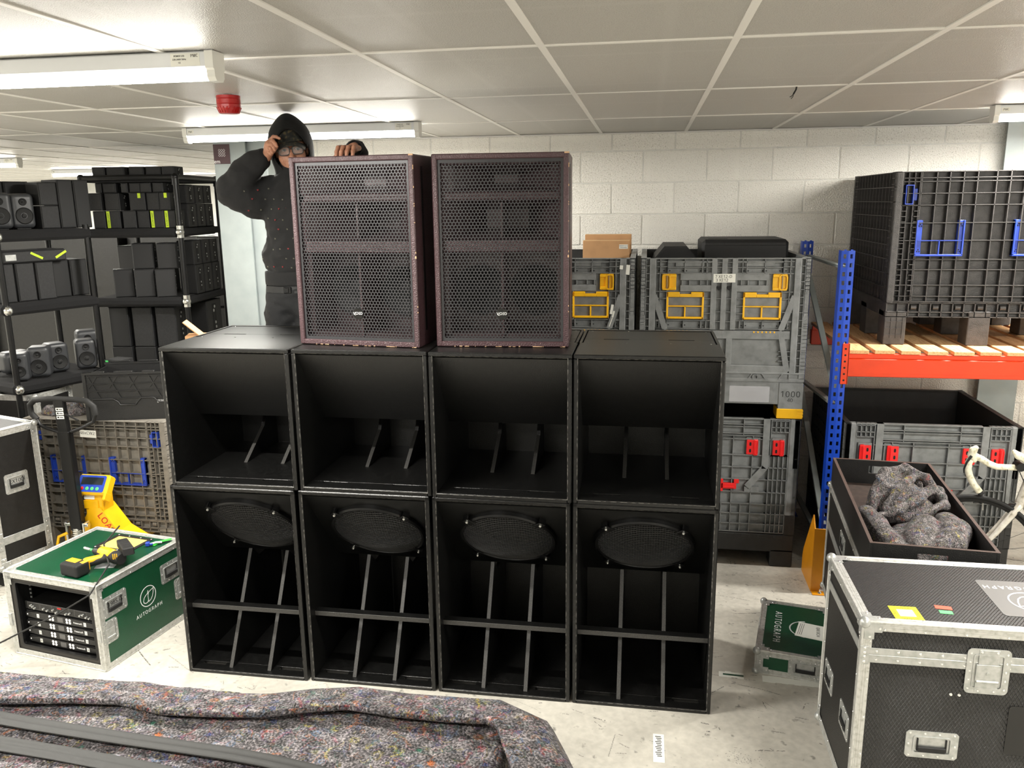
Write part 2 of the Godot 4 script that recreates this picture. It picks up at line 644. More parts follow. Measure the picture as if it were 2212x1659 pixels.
	M.yellow = tex(mat(Color(.95, .72, .06), 0.4), mottle, 1.2)
	M.red = tex(mat(Color(.92, .14, .14), 0.4), mottle, 1.2)
	M.blue = tex(mat(Color(.16, .30, .74), 0.42), noise_tex(0.02, [[0.0, Color(.8, .8, .85)], [1.0, W]], 256, FastNoiseLite.TYPE_SIMPLEX, 72, 4), 1.2)
	# racking
	M.rack_blue = tex(mat(Color(.05, .26, .72), 0.32), mottle, 1.0)
	M.rack_orange = tex(mat(Color(.88, .25, .085), 0.36), mottle, 1.0)
	M.guard = tex(mat(Color(.85, .56, .06), 0.38), mottle, 1.0)
	M.pines = []
	for k in 3:
		var g := noise_tex(0.012, [[0.0, Color(.72, .56, .38)], [0.35, Color(.84, .69, .50)], [0.6, Color(.9, .77, .58)], [1.0, Color(.78, .62, .43)]], 512, FastNoiseLite.TYPE_SIMPLEX, 81 + k, 5)
		var pm := tex(mat(Color(1.0, 0.97 - 0.03 * k, 0.95 - 0.04 * k), 0.75), g, 1.0)
		pm.uv1_scale = Vector3(8.0, 8.0, 0.9)
		M.pines.append(pm)
	M.card = tex(mat(Color(.74, .57, .40), 0.8), mottle, 1.4)
	M.card_edge = mat(Color(.82, .68, .50), 0.85)
	M.paper = mat(Color(.9, .9, .87), 0.8)
	M.carpet = tex(mat(Color(.06, .06, .068), 0.95), dusty, 6.0, bump_tex(0.3, 4.0, 256, FastNoiseLite.TYPE_SIMPLEX, 91, 2), 0.8)
	M.cabinet = tex(mat(Color(.115, .115, .12), 0.6), scuff, 2.5, grain, 0.6)
	M.cabinet_grille = mat(Color(.05, .05, .055), 0.6)
	M.monitor = tex(mat(Color(.21, .215, .225), 0.42), mottle, 2.0)
	M.lime = mat(Color(.72, .82, .18), 0.7)
	M.lime_bright = mat(Color(.25, .78, .25), 0.6)
	M.felt = tex(mat(Color(.80, .785, .79), 0.95), felt_texture(101, 4.0, 1.0), 1.35, felt_bump(102), 0.9)
	M.felt_grey = tex(mat(Color(.86, .84, .83), 0.95), felt_texture(103, -4.0, 0.5), 1.9, felt_bump(104), 0.8)
	M.webbing = tex(mat(Color(.145, .145, .14), 0.6), null, 12.0, bump_tex(0.2, 3.0, 256, FastNoiseLite.TYPE_SIMPLEX, 105, 2), 0.5)
	M.ply = tex(mat(Color(.065, .062, .06), 0.5), scuff, 1.4, grain, 0.4)
	M.ply_edge = mat(Color(.27, .2, .17), 0.7)
	M.ply_floor = tex(mat(Color(.24, .19, .165), 0.55), scuff, 1.4)
	# bicycle
	M.tape = tex(mat(Color(.9, .89, .83), 0.6), noise_tex(0.03, [[0.0, Color(.7, .68, .6)], [0.4, Color(.95, .94, .9)], [1.0, W]], 256, FastNoiseLite.TYPE_SIMPLEX, 111, 4), 3.0)
	M.frame_white = tex(mat(Color(.84, .83, .80), 0.3), noise_tex(0.02, [[0.0, Color(.5, .47, .42)], [0.3, Color(.85, .83, .8)], [1.0, W]], 256, FastNoiseLite.TYPE_SIMPLEX, 112, 5), 2.5)
	M.tyre = mat(Color(.07, .07, .07), 0.7)
	# person
	M.skin = tex(mat(Color(.70, .51, .41), 0.5), noise_tex(0.03, [[0.0, Color(.86, .8, .78)], [0.5, Color(.97, .95, .94)], [1.0, W]], 256, FastNoiseLite.TYPE_SIMPLEX, 121, 4), 5.0)
	M.skin.subsurf_scatter_enabled = true
	M.skin.subsurf_scatter_strength = 0.08
	M.hoodie = tex(mat(Color(.062, .062, .064), 0.92), null, 5.0, bump_tex(0.3, 3.0, 256, FastNoiseLite.TYPE_SIMPLEX, 122, 2), 0.5)
	M.hoodie.rim_enabled = true
	M.hoodie.rim = 0.25
	M.jeans = tex(mat(Color(.062, .066, .072), 0.85), mottle, 4.0, bump_tex(0.3, 3.0, 256, FastNoiseLite.TYPE_SIMPLEX, 123, 2), 0.4)
	M.camo = tex(mat(Color(.9, .9, .9), 0.85), noise_tex(0.018, [[0.0, Color(.10, .10, .10)], [0.45, Color(.13, .135, .125)], [0.5, Color(.17, .175, .155)], [0.72, Color(.2, .2, .17)], [0.78, Color(.36, .31, .2)], [1.0, Color(.36, .31, .2)]], 256, FastNoiseLite.TYPE_SIMPLEX, 124, 2), 6.0)
	M.hair = mat(Color(.06, .045, .04), 0.7)
	M.lip = mat(Color(.6, .33, .29), 0.5)
	M.eye = mat(Color(.62, .58, .55), 0.4)
	M.lens = mat(Color(.9, .95, 1.0, 0.03), 0.08)
	M.lens.transparency = BaseMaterial3D.TRANSPARENCY_ALPHA
	M.glasses = mat(Color(.03, .03, .04), 0.25)
	# odd things
	M.drill_yellow = mat(Color(.95, .68, .06), 0.45)
	M.clear = mat(Color(.9, .9, .92, 0.3), 0.15)
	M.clear.transparency = BaseMaterial3D.TRANSPARENCY_ALPHA
	M.kraft = mat(Color(.90, .78, .42), 0.6)
	M.sign = mat(Color(.28, .2, .22), 0.45)
	M.sticker_yellow = mat(Color(.93, .88, .05), 0.5)
	M.sticker_red = mat(Color(.93, .32, .2), 0.5)
	M.sticker_green = mat(Color(.35, .85, .45), 0.5)
	M.display = mat(Color(.13, .15, .17), 0.12)
	M.brass = mat(Color(.75, .6, .3), 0.3, 0.9)
	M.beacon = mat(Color(.62, .07, .07), 0.3)
	M.motif_red = mat(Color(.45, .12, .13), 0.8)
	M.motif_pale = mat(Color(.42, .42, .36), 0.8)


# ---------------------------------------------------------------- the setting
const LAMP_X := [-11.2, -6.48, -1.785, 2.935]
const LAMP_Z := [-6.0, -3.6, -1.2, 1.2, 3.6, 6.0]


func _ready() -> void:
	rng.seed = 4711
	font = SystemFont.new()
	font.font_names = PackedStringArray(["Droid Sans"])
	# camera: 28 mm lens, held high, looking a little down and to the left
	var cam := Camera3D.new()
	cam.name = "camera"
	add_child(cam)
	cam.fov = 50.3115
	cam.near = 0.05
	cam.far = 60.0
	cam.position = Vector3(0.344, 2.317, 6.188)
	cam.rotation = Vector3(-0.21825, 0.16333, -0.012107)
	var env := Environment.new()
	env.background_mode = Environment.BG_COLOR
	env.background_color = Color(0, 0, 0)
	env.tonemap_mode = Environment.TONE_MAPPER_LINEAR
	env.tonemap_exposure = 2.4
	env.sdfgi_enabled = true
	env.ssao_enabled = true
	env.ssil_enabled = true
	var we := WorldEnvironment.new()
	we.name = "environment"
	we.environment = env
	add_child(we)
	make_materials()
	build_room()
	build_lamps()
	build_subs()
	build_tops()
	build_boxes()
	build_rack()
	build_right()
	build_bike()
	build_left()
	build_shelves()
	build_front()
	build_small()
	build_person()
	#MORE


func build_room() -> void:
	var fl := structure("floor")
	part(fl, "slab", Mb.new().bb(Vector3(-13.2, -0.15, -8.2), Vector3(5.2, 0, 8.7)), M.floor)
	# painted block wall: a mortar bed with every block standing a little proud
	var wb := structure("wall_back")
	part(wb, "mortar_bed", Mb.new().bb(Vector3(-2.62, 0, -0.2), Vector3(5.2, 2.95, -0.005)), M.mortar)
	var block_meshes := {}
	for row in 13:
		var y0 := row * 0.225 - 0.022
		var h := 0.215
		if y0 + h > 2.84:
			h = 2.84 - y0
		var x := -2.62 + (0.225 if row % 2 else 0.0)
		if row % 2:
			block(wb, block_meshes, -2.62, -2.40, maxf(y0, 0.0), y0 + h)
		while x < 4.4:
			block(wb, block_meshes, x + 0.005, x + 0.445, maxf(y0, 0.0), y0 + h)
			x += 0.45
	part(wb, "ledge", Mb.new().bb(Vector3(1.3, 1.235, 0.0), Vector3(4.4, 1.275, 0.02), 0.004), M.mortar)
	for w in [["wall_return", Vector3(-2.6, 0, -8.2), Vector3(-2.4, 2.95, -0.2)], ["wall_left", Vector3(-13.2, 0, -8.2), Vector3(-13.0, 2.95, 8.7)], ["wall_far", Vector3(-13.2, 0, -8.2), Vector3(-2.6, 2.95, -8.0)], ["wall_right", Vector3(5.0, 0, -0.2), Vector3(5.2, 2.95, 8.7)], ["wall_front", Vector3(-13.2, 0, 8.5), Vector3(5.2, 2.95, 8.7)]]:
		var o := structure(w[0])
		part(o, "face", Mb.new().bb(w[1], w[2]), M.plaster)
	# suspended ceiling: tees with a tile in every opening, grid as the photograph shows it
	var ce := structure("ceiling")
	part(ce, "slab", Mb.new().bb(Vector3(-13.2, 2.95, -8.2), Vector3(5.2, 3.05, 8.7)), M.slab)
	var xs := []
	var k := -22
	while k * 0.6 < 5.0:
		xs.append(k * 0.6)
		k += 1
	var zs := []
	for i in range(-7, 7):
		zs.append(1.059 + i * 1.2)
	var tile := Mb.new().bb(Vector3(-0.292, 0.001, -0.592), Vector3(0.292, 0.016, 0.592), 0.003).mesh()
	var rest := Mb.new()
	for x in xs:
		for z in zs:
			var cx: float = x + 0.3
			var cz: float = z + 0.6
			if cz < 0.0 and cx > -2.6:
				continue
			if cx > -7.0 and cz > -4.0 and cz < 6.6:
				var sag := rng.randf_range(-0.0015, 0.0015)
				put_mesh(ce, "ceiling_tile", tile, M.tile, Transform3D(Basis(), Vector3(cx, 2.8 + sag, cz)))
			else:
				rest.bb(Vector3(cx - 0.292, 2.801, cz - 0.592), Vector3(cx + 0.292, 2.816, cz + 0.592))
	stuff(part(ce, "ceiling_tile", rest, M.tile))
	for x in xs:
		part(ce, "main_tee", Mb.new().bb(Vector3(x - 0.012, 2.797, -8.0), Vector3(x + 0.012, 2.803, 8.5), 0.001).bb(Vector3(x - 0.002, 2.803, -8.0), Vector3(x + 0.002, 2.835, 8.5)), M.tee)
	for z in zs:
		part(ce, "cross_tee", Mb.new().bb(Vector3(-13.0, 2.7975, z - 0.012), Vector3(5.0, 2.803, z + 0.012), 0.001), M.tee)
	part(ce, "wall_angle", Mb.new().bb(Vector3(-2.6, 2.79, 0.0), Vector3(5.0, 2.797, 0.022)).bb(Vector3(-2.6, 2.79, 0.0), Vector3(5.0, 2.83, 0.004)), M.tee)
	# galvanised steel stanchions
	var st := structure("column_steel")
	part(st, "stanchion", Mb.new().bb(Vector3(-2.835, 0, 0.33), Vector3(-2.585, 2.95, 0.345)).bb(Vector3(-2.835, 0, 0.1), Vector3(-2.585, 2.95, 0.115)).bb(Vector3(-2.715, 0, 0.115), Vector3(-2.705, 2.95, 0.33)), M.galv)
	var sg := part(st, "box_section", Mb.new().bb(Vector3(-2.66, 0, 0.05), Vector3(-2.44, 2.95, 0.3), 0.006), M.galv)
	sg.position = Vector3.ZERO
	var s2 := structure("column_right")
	part(s2, "stanchion", Mb.new().bb(Vector3(2.72, 0, 0.005), Vector3(2.90, 2.95, 0.09), 0.006), M.galv)
	part(s2, "flange", Mb.new().bb(Vector3(2.68, 0, 0.09), Vector3(2.93, 2.95, 0.102)), M.galv)


func block(parent: Node, cache: Dictionary, x0: float, x1: float, y0: float, y1: float) -> void:
	var w := snappedf(x1 - x0, 0.001)
	var h := snappedf(y1 - y0, 0.001)
	if h < 0.02:
		return
	var key := "%f %f" % [w, h]
	if not cache.has(key):
		cache[key] = Mb.new().bb(Vector3(0, 0, -0.02), Vector3(w, h, 0.0), 0.0035).mesh()
	put_mesh(parent, "block", cache[key], M.blocks[rng.randi() % 4], Transform3D(Basis(), Vector3(x0, y0, rng.randf_range(-0.0012, 0.0015))))


func build_lamps() -> void:
	var proto: Node3D = null
	var where := {0: "", 1: ""}
	for x in LAMP_X:
		for z in LAMP_Z:
			if z < 0.0 and x > -3.0:
				continue
			var label := "white ceiling batten lamp out of the frame"
			var near := ""
			if x == LAMP_X[2] and z == 3.6:
				label = "white batten lamp with glowing tube nearest the camera, above the foreground blanket"
			elif x == LAMP_X[2] and z == 1.2:
				label = "white batten lamp with glowing tube on the ceiling behind the hooded person"
			elif x == LAMP_X[3] and z == 1.2:
				label = "white batten lamp end at the right edge, above the black pallet box"
			elif x == LAMP_X[1] and z == -1.2:
				label = "white batten lamp end on the ceiling at the left edge, above the far shelves"
			elif x == LAMP_X[1] and z == -3.6:
				label = "glowing batten lamp far back above the left shelves, partly hidden by speakers"
			var t := thing("batten_lamp", label, "lamp", Vector3(x, 2.797, z), 0.0, "battens on the ceiling")
			if proto == null:
				proto = t
				var cap := PackedVector2Array([Vector2(-.037, 0), Vector2(.037, 0), Vector2(.037, -.052), Vector2(.030, -.058), Vector2(.030, -.078), Vector2(.02, -.09), Vector2(-.02, -.09), Vector2(-.030, -.078), Vector2(-.030, -.058), Vector2(-.037, -.052)])
				part(t, "housing", Mb.new().bb(Vector3(-.74, -.05, -.034), Vector3(.74, 0, .034), .004), M.lamp_body)
				var lens := Mb.new()
				var prof := PackedVector2Array([Vector2(-.026, -.05), Vector2(.026, -.05), Vector2(.027, -.07), Vector2(.018, -.084), Vector2(-.018, -.084), Vector2(-.027, -.07)])
				lens.xf = Transform3D(Basis(Vector3.FORWARD, Vector3.UP, Vector3.RIGHT), Vector3(-.738, 0, 0))
				lens.prism(prof, 0, 1.476)
				part(t, "tube_lens", lens, M.lamp_glow)
				for s in [-1, 1]:
					var e := Mb.new()
					e.xf = Transform3D(Basis(Vector3.FORWARD, Vector3.UP, Vector3.RIGHT), Vector3(s * .7515, 0, 0))
					e.prism(cap, -.014, .014)
					part(t, "end_cap", e, M.lamp_cap)
				var lb := part(t, "rating_label", Mb.new().bb(Vector3(.62, -.044, .0335), Vector3(.72, -.006, .0346)), M.paper)
				for r in 3:
					lettering(lb, "lettering", ["POWER LED", "220-240V 50Hz", "CE"][r], .005, M.print_black, Transform3D(Basis(), Vector3(.65, -.014 - r * .010, .035)))
				lettering(lb, "lettering", "PMC", .009, M.print_black, Transform3D(Basis(), Vector3(.702, -.014, .035)))
				var lb2 := part(t, "maker_badge", Mb.new().bb(Vector3(-.73, -.034, .0335), Vector3(-.69, -.014, .0346)), M.paper)
				lettering(lb2, "lettering", "PMC", .010, M.print_black, Transform3D(Basis(), Vector3(-.71, -.024, .035)))
			else:
				for ch in proto.get_children():
					if ch is MeshInstance3D:
						t.add_child(ch.duplicate(), true)
			var l := AreaLight3D.new()
			l.name = "tube_light"
			l.area_size = Vector2(1.45, 0.05)
			l.light_color = Color(1.0, 0.985, 0.95)
			l.light_energy = LAMP_POWER
			l.area_range = 20.0
			l.shadow_enabled = true
			l.rotation.x = -PI / 2
			l.position = Vector3(0, -.0865, 0)
			t.add_child(l)


const LAMP_POWER := 4.8


# ---------------------------------------------------------------- bass cabinets
const SUB_X := [-1.593, -0.939, -0.286, 0.364]


# a board lying in xz between two heights, with two slots cut through it
func slotted(mb: Mb, w: float, y0: float, y1: float, z0: float, z1: float, sz: float, sx0: float, sx1: float, sw: float) -> void:
	mb.bb(Vector3(-w / 2, y0, z0), Vector3(w / 2, y1, sz - sw / 2), 0.0015)
	mb.bb(Vector3(-w / 2, y0, sz + sw / 2), Vector3(w / 2, y1, z1), 0.0015)
	for g in [[-w / 2, -sx1], [-sx0, sx0], [sx1, w / 2]]:
		mb.bb(Vector3(g[0], y0, sz - sw / 2), Vector3(g[1], y1, sz + sw / 2))


func side_prism(poly: PackedVector2Array, x: float, t: float) -> Mb:
	# outline given as (z, y), thickness along x
	var mb := Mb.new()
	mb.xf = Transform3D(Basis(Vector3.BACK, Vector3.UP, Vector3.LEFT), Vector3(x, 0, 0))
	return mb.prism(poly, -t / 2, t / 2)


func worn_rim(w: float, h: float, t: float) -> Mb:
	var mb := Mb.new()
	var o := PackedVector2Array([Vector2(-w / 2 + t - .0042, t - .0042), Vector2(w / 2 - t + .0042, t - .0042), Vector2(w / 2 - t + .0042, h - t + .0042), Vector2(-w / 2 + t - .0042, h - t + .0042)])
	var i := PackedVector2Array([Vector2(-w / 2 + t - .0008, t - .0008), Vector2(w / 2 - t + .0008, t - .0008), Vector2(w / 2 - t + .0008, h - t + .0008), Vector2(-w / 2 + t - .0008, h - t + .0008)])
	# a chamfer cut on the inner front edge, its paint rubbed through
	for k in 4:
		var j := (k + 1) % 4
		mb.quad(Vector3(o[k].x, o[k].y, 0.0012), Vector3(o[j].x, o[j].y, 0.0012), Vector3(i[j].x, i[j].y, -0.003), Vector3(i[k].x, i[k].y, -0.003), Vector3.BACK)
	return mb


func lower_sub(label: String, where: Vector3) -> Node3D:
	var t := thing("bass_cabinet", label, "loudspeaker", where, 0.0, "lower row of horn bass cabinets")
	var W := .638
	var H := 1.0
	var D := .72
	var b := .02
	var mb := Mb.new()
	mb.bb(Vector3(-W / 2, 0, -D), Vector3(-W / 2 + b, H, 0), .004)
	mb.bb(Vector3(W / 2 - b, 0, -D), Vector3(W / 2, H, 0), .004)
	mb.bb(Vector3(-W / 2, H - b, -D), Vector3(W / 2, H, 0), .004)
	mb.bb(Vector3(-W / 2 + b, b, -D), Vector3(W / 2 - b, H - b, -D + b))
	slotted(mb, W - 2 * b, 0, b, -D, -.0005, -.066, .146, .268, .024)
	part(t, "cabinet", mb, M.sub)
	part(t, "worn_edge", worn_rim(W, H, b), M.worn)
	# sloping baffle with the driver behind a domed wire grille
	var al := deg_to_rad(50.0)
	var dn := Vector3(0, -sin(al), -cos(al))
	var up := Vector3(0, -cos(al), sin(al))
	var p0 := Vector3(0, H - b - .008, -.030)
	var bf := Mb.new()
	bf.bar(p0, p0 + dn * .60, W - 2 * b, .018, up)
	part(t, "baffle", bf, M.sub)
	var g := Node3D.new()
	g.name = "driver_grille"
	t.add_child(g)
	g.transform = Transform3D(Basis(Vector3.RIGHT, up, Vector3.RIGHT.cross(up)), p0 + dn * .292 + up * .009)
	part(g, "cone", Mb.new().lathe([Vector2(.22, .001), Vector2(.1, .004), Vector2(0, .004)], 32), M.cone)
	part(g, "rim", Mb.new().lathe([Vector2(.236, 0), Vector2(.236, .018), Vector2(.230, .026), Vector2(.222, .026), Vector2(.215, .014), Vector2(.215, .001)], 48), M.black_metal)
	var wires := Mb.new()
	var n := 37
	for k in n:
		var u := lerpf(-.212, .212, float(k) / (n - 1))
		var half := sqrt(maxf(0.0, .217 * .217 - u * u))
		if half < .02:
			continue
		for dir in 2:
			var pts := []
			var m := 14
			for i in m + 1:
				var w := lerpf(-half, half, float(i) / m)
				var y := .018 + .045 * (1.0 - (u * u + w * w) / (.217 * .217))
				pts.append(Vector3(u, y, w) if dir == 0 else Vector3(w, y + .0016, u))
			wires.tube(pts, .0019, 4, false)
	stuff(part(g, "wire_mesh", wires, M.wire))
	for k in 4:
		var a: float = deg_to_rad([45.0, 135.0, 225.0, 315.0][k])
		var o := Vector3(cos(a), 0, sin(a))
		var cl := Mb.new()
		cl.xf = Transform3D(Basis(o, Vector3.UP, o.cross(Vector3.UP)), Vector3.ZERO)
		cl.bb(Vector3(.212, .024, -.016), Vector3(.262, .030, .016), .001)
		cl.bb(Vector3(.256, 0, -.016), Vector3(.262, .028, .016))
		cl.cyl(Vector3(.246, 0, 0), Vector3(.246, .026, 0), .005)
		var c := part(g, "clamp", cl, M.black_metal)
		part(c, "bolt", Mb.new().lathe([Vector2(.0075, .030), Vector2(.0075, .036), Vector2(.004, .041), Vector2(0, .041)], 8, Transform3D(Basis(), o * .246)), M.bolt)
	# two upright fins and a cross brace, their front edges bare
	for s in [-.103, .103]:
		var fin := part(t, "fin", side_prism(PackedVector2Array([Vector2(-.032, b), Vector2(-.335, .54), Vector2(-.42, .46), Vector2(-.66, .46), Vector2(-.66, b)]), s, .018), M.sub)
		var e := Mb.new()
		e.bar(Vector3(s, b, -.0305), Vector3(s, .54, -.3335), .0186, .003, Vector3(0, .5, .86), .0006)
		part(fin, "front_edge", e, M.fin)
	var br := part(t, "brace", Mb.new().bb(Vector3(-W / 2 + b, .330, -.10), Vector3(W / 2 - b, .352, -.058)), M.sub)
	part(br, "front_edge", Mb.new().bb(Vector3(-W / 2 + b, .3295, -.059), Vector3(W / 2 - b, .3525, -.056), .0008), M.fin)
	return t


func upper_sub(label: String, where: Vector3, turn: float) -> Node3D:
	var t := thing("horn_bass_cabinet", label, "loudspeaker", where, turn, "upper row of horn bass cabinets")
	var W := .638
	var H := .677
	var D := .72
	var b := .02
	var mb := Mb.new()
	mb.bb(Vector3(-W / 2, 0, -D), Vector3(-W / 2 + b, H - b, 0), .004)
	mb.bb(Vector3(W / 2 - b, 0, -D), Vector3(W / 2, H - b, 0), .004)
	mb.bb(Vector3(-W / 2 + b, b, -D), Vector3(W / 2 - b, H - b, -D + b))
	slotted(mb, W - 2 * b, 0, b, -D, -.0005, -.078, .112, .236, .02)
	# top board with the opening for the access panel
	var tb := Mb.new()
	tb.bb(Vector3(-W / 2, H - b, -.312), Vector3(W / 2, H, 0), .004)
	tb.bb(Vector3(-W / 2, H - b, -D), Vector3(W / 2, H, -.69), .003)
	for s in [-1, 1]:
		tb.bb(Vector3(s * W / 2, H - b, -.69), Vector3(s * (W / 2 - .012), H, -.312))
	part(t, "top_board", tb, M.sub)
	mb.bb(Vector3(-W / 2 + b, H - b - .02, -.69), Vector3(W / 2 - b, H - b - .012, -.312))
	part(t, "cabinet", mb, M.sub)
	part(t, "worn_edge", worn_rim(W, H, b), M.worn)
	var ap := Mb.new()
	ap.xf = Transform3D(Basis(), Vector3(0, H - b - .002, 0))
	slotted(ap, W - .034, 0, b, -.686, -.3165, -.425, .092, .212, .013)
	var pn := part(t, "access_panel", ap, M.sub)
	var sc := Mb.new()
	for x in [-.28, -.1, .1, .28]:
		for z in [-.675, -.325]:
			sc.dome(Vector3(x, H - .002, z), Vector3.UP, .0045, .0012)
	stuff(part(pn, "screws", sc, M.bolt))
	# horn throat: a board sloping back from the top edge, fins below it
	var sl := Mb.new()
	sl.bar(Vector3(0, H - b - .002, -.022), Vector3(0, .292, -.285), W - 2 * b, .016, Vector3(0, -.6, .8))
	part(t, "throat_board", sl, M.sub)
	for s in [-.101, .101]:
		var fin := part(t, "fin", side_prism(PackedVector2Array([Vector2(-.325, b), Vector2(-.545, .155), Vector2(-.66, .35), Vector2(-.70, .35), Vector2(-.70, b)]), s, .018), M.sub)
		var e := Mb.new()
		e.bar(Vector3(s, b, -.3235), Vector3(s, .155, -.5435), .0186, .003, Vector3(0, .85, .52), .0006)
		part(fin, "front_edge", e, M.fin)
	return t


func build_subs() -> void:
	var where := ["leftmost, beside the green amplifier rack", "second from the left", "third from the left", "rightmost, next to the bare floor"]
	var lo := lower_sub("black bass cabinet on the floor with round wire grille, " + where[0], Vector3(SUB_X[0], 0, 2.745))
	for i in range(1, 4):
		copy(lo, Vector3(SUB_X[i], 0, 2.738), 0.0, "black bass cabinet on the floor with round wire grille, " + where[i])
	var up := ["leftmost, before the hooded person", "carrying the left burgundy loudspeaker", "carrying the right burgundy loudspeaker", "rightmost, before the grey pallet boxes"]
	var hi := upper_sub("black horn bass cabinet in the upper row, " + up[0], Vector3(-1.576, 1.0005, 2.742), 0.4)
	var xs := [0, -.926, -.281, .364]
	for i in range(1, 4):
		copy(hi, Vector3(xs[i], 1.0005, [0, 2.735, 2.74, 2.738][i]), 0.0, "black horn bass cabinet in the upper row, " + up[i])


# ---------------------------------------------------------------- burgundy full-range cabinets
func honeycomb(w: float, h: float, p: float, r: float, depth: float) -> Mb:
	var mb := Mb.new()
	var ry := p * .8660254
	var rows := int(h / ry) + 1
	var k := int(w / p)
	var R := p / sqrt(3.0)
	var dirs := []
	var outer := []
	for i in 12:
		var a := PI / 2 + TAU * i / 12
		var d := Vector3(cos(a), sin(a), 0)
		dirs.append(d)
		outer.append(d * (R if i % 2 == 0 else p / 2))
	for j in rows:
		var y := -h / 2 + j * ry
		for i in (k + 1 if j % 2 == 0 else k):
			var o := Vector3(-k * p / 2 + i * p + (0.0 if j % 2 == 0 else p / 2), y, 0)
			for q in 12:
				var q1 := (q + 1) % 12
				var a: Vector3 = o + outer[q]
				var b: Vector3 = o + outer[q1]
				var c: Vector3 = o + dirs[q1] * r
				var d: Vector3 = o + dirs[q] * r
				mb.put(a, c, b, Vector3.BACK, Vector3.BACK, Vector3.BACK)
				mb.put(a, d, c, Vector3.BACK, Vector3.BACK, Vector3.BACK)
				var back := Vector3(0, 0, -depth)
				mb.put(d, d + back, c + back, -dirs[q], -dirs[q], -dirs[q1])
				mb.put(d, c + back, c, -dirs[q], -dirs[q1], -dirs[q1])
	return mb


func flare(mb: Mb, x1: float, y0: float, y1: float, z1: float, x2: float, v0: float, v1: float, z2: float) -> void:
	var a := [Vector3(-x1, y0, z1), Vector3(x1, y0, z1), Vector3(x1, y1, z1), Vector3(-x1, y1, z1)]
	var b := [Vector3(-x2, v0, z2), Vector3(x2, v0, z2), Vector3(x2, v1, z2), Vector3(-x2, v1, z2)]
	var mid := Vector3(0, (y0 + y1) / 2, z1)
	# each wall of the horn bends outward towards the mouth
	for i in 4:
		var j := (i + 1) % 4
		var last: Array = [a[i], a[j]]
		for s in range(1, 7):
			var f := s / 6.0
			var e := 1.0 - (1.0 - f) * (1.0 - f)
			var p: Vector3 = a[i].lerp(b[i], f)
			var q: Vector3 = a[j].lerp(b[j], f)
			var bend := (e - f) * 0.35
			p = p.lerp(Vector3(b[i].x, b[i].y, p.z), bend)
			q = q.lerp(Vector3(b[j].x, b[j].y, q.z), bend)
			mb.quad(last[0], last[1], q, p, mid - (p + q) / 2)
			last = [p, q]
	mb.quad(b[0], b[1], b[2], b[3], Vector3.BACK)


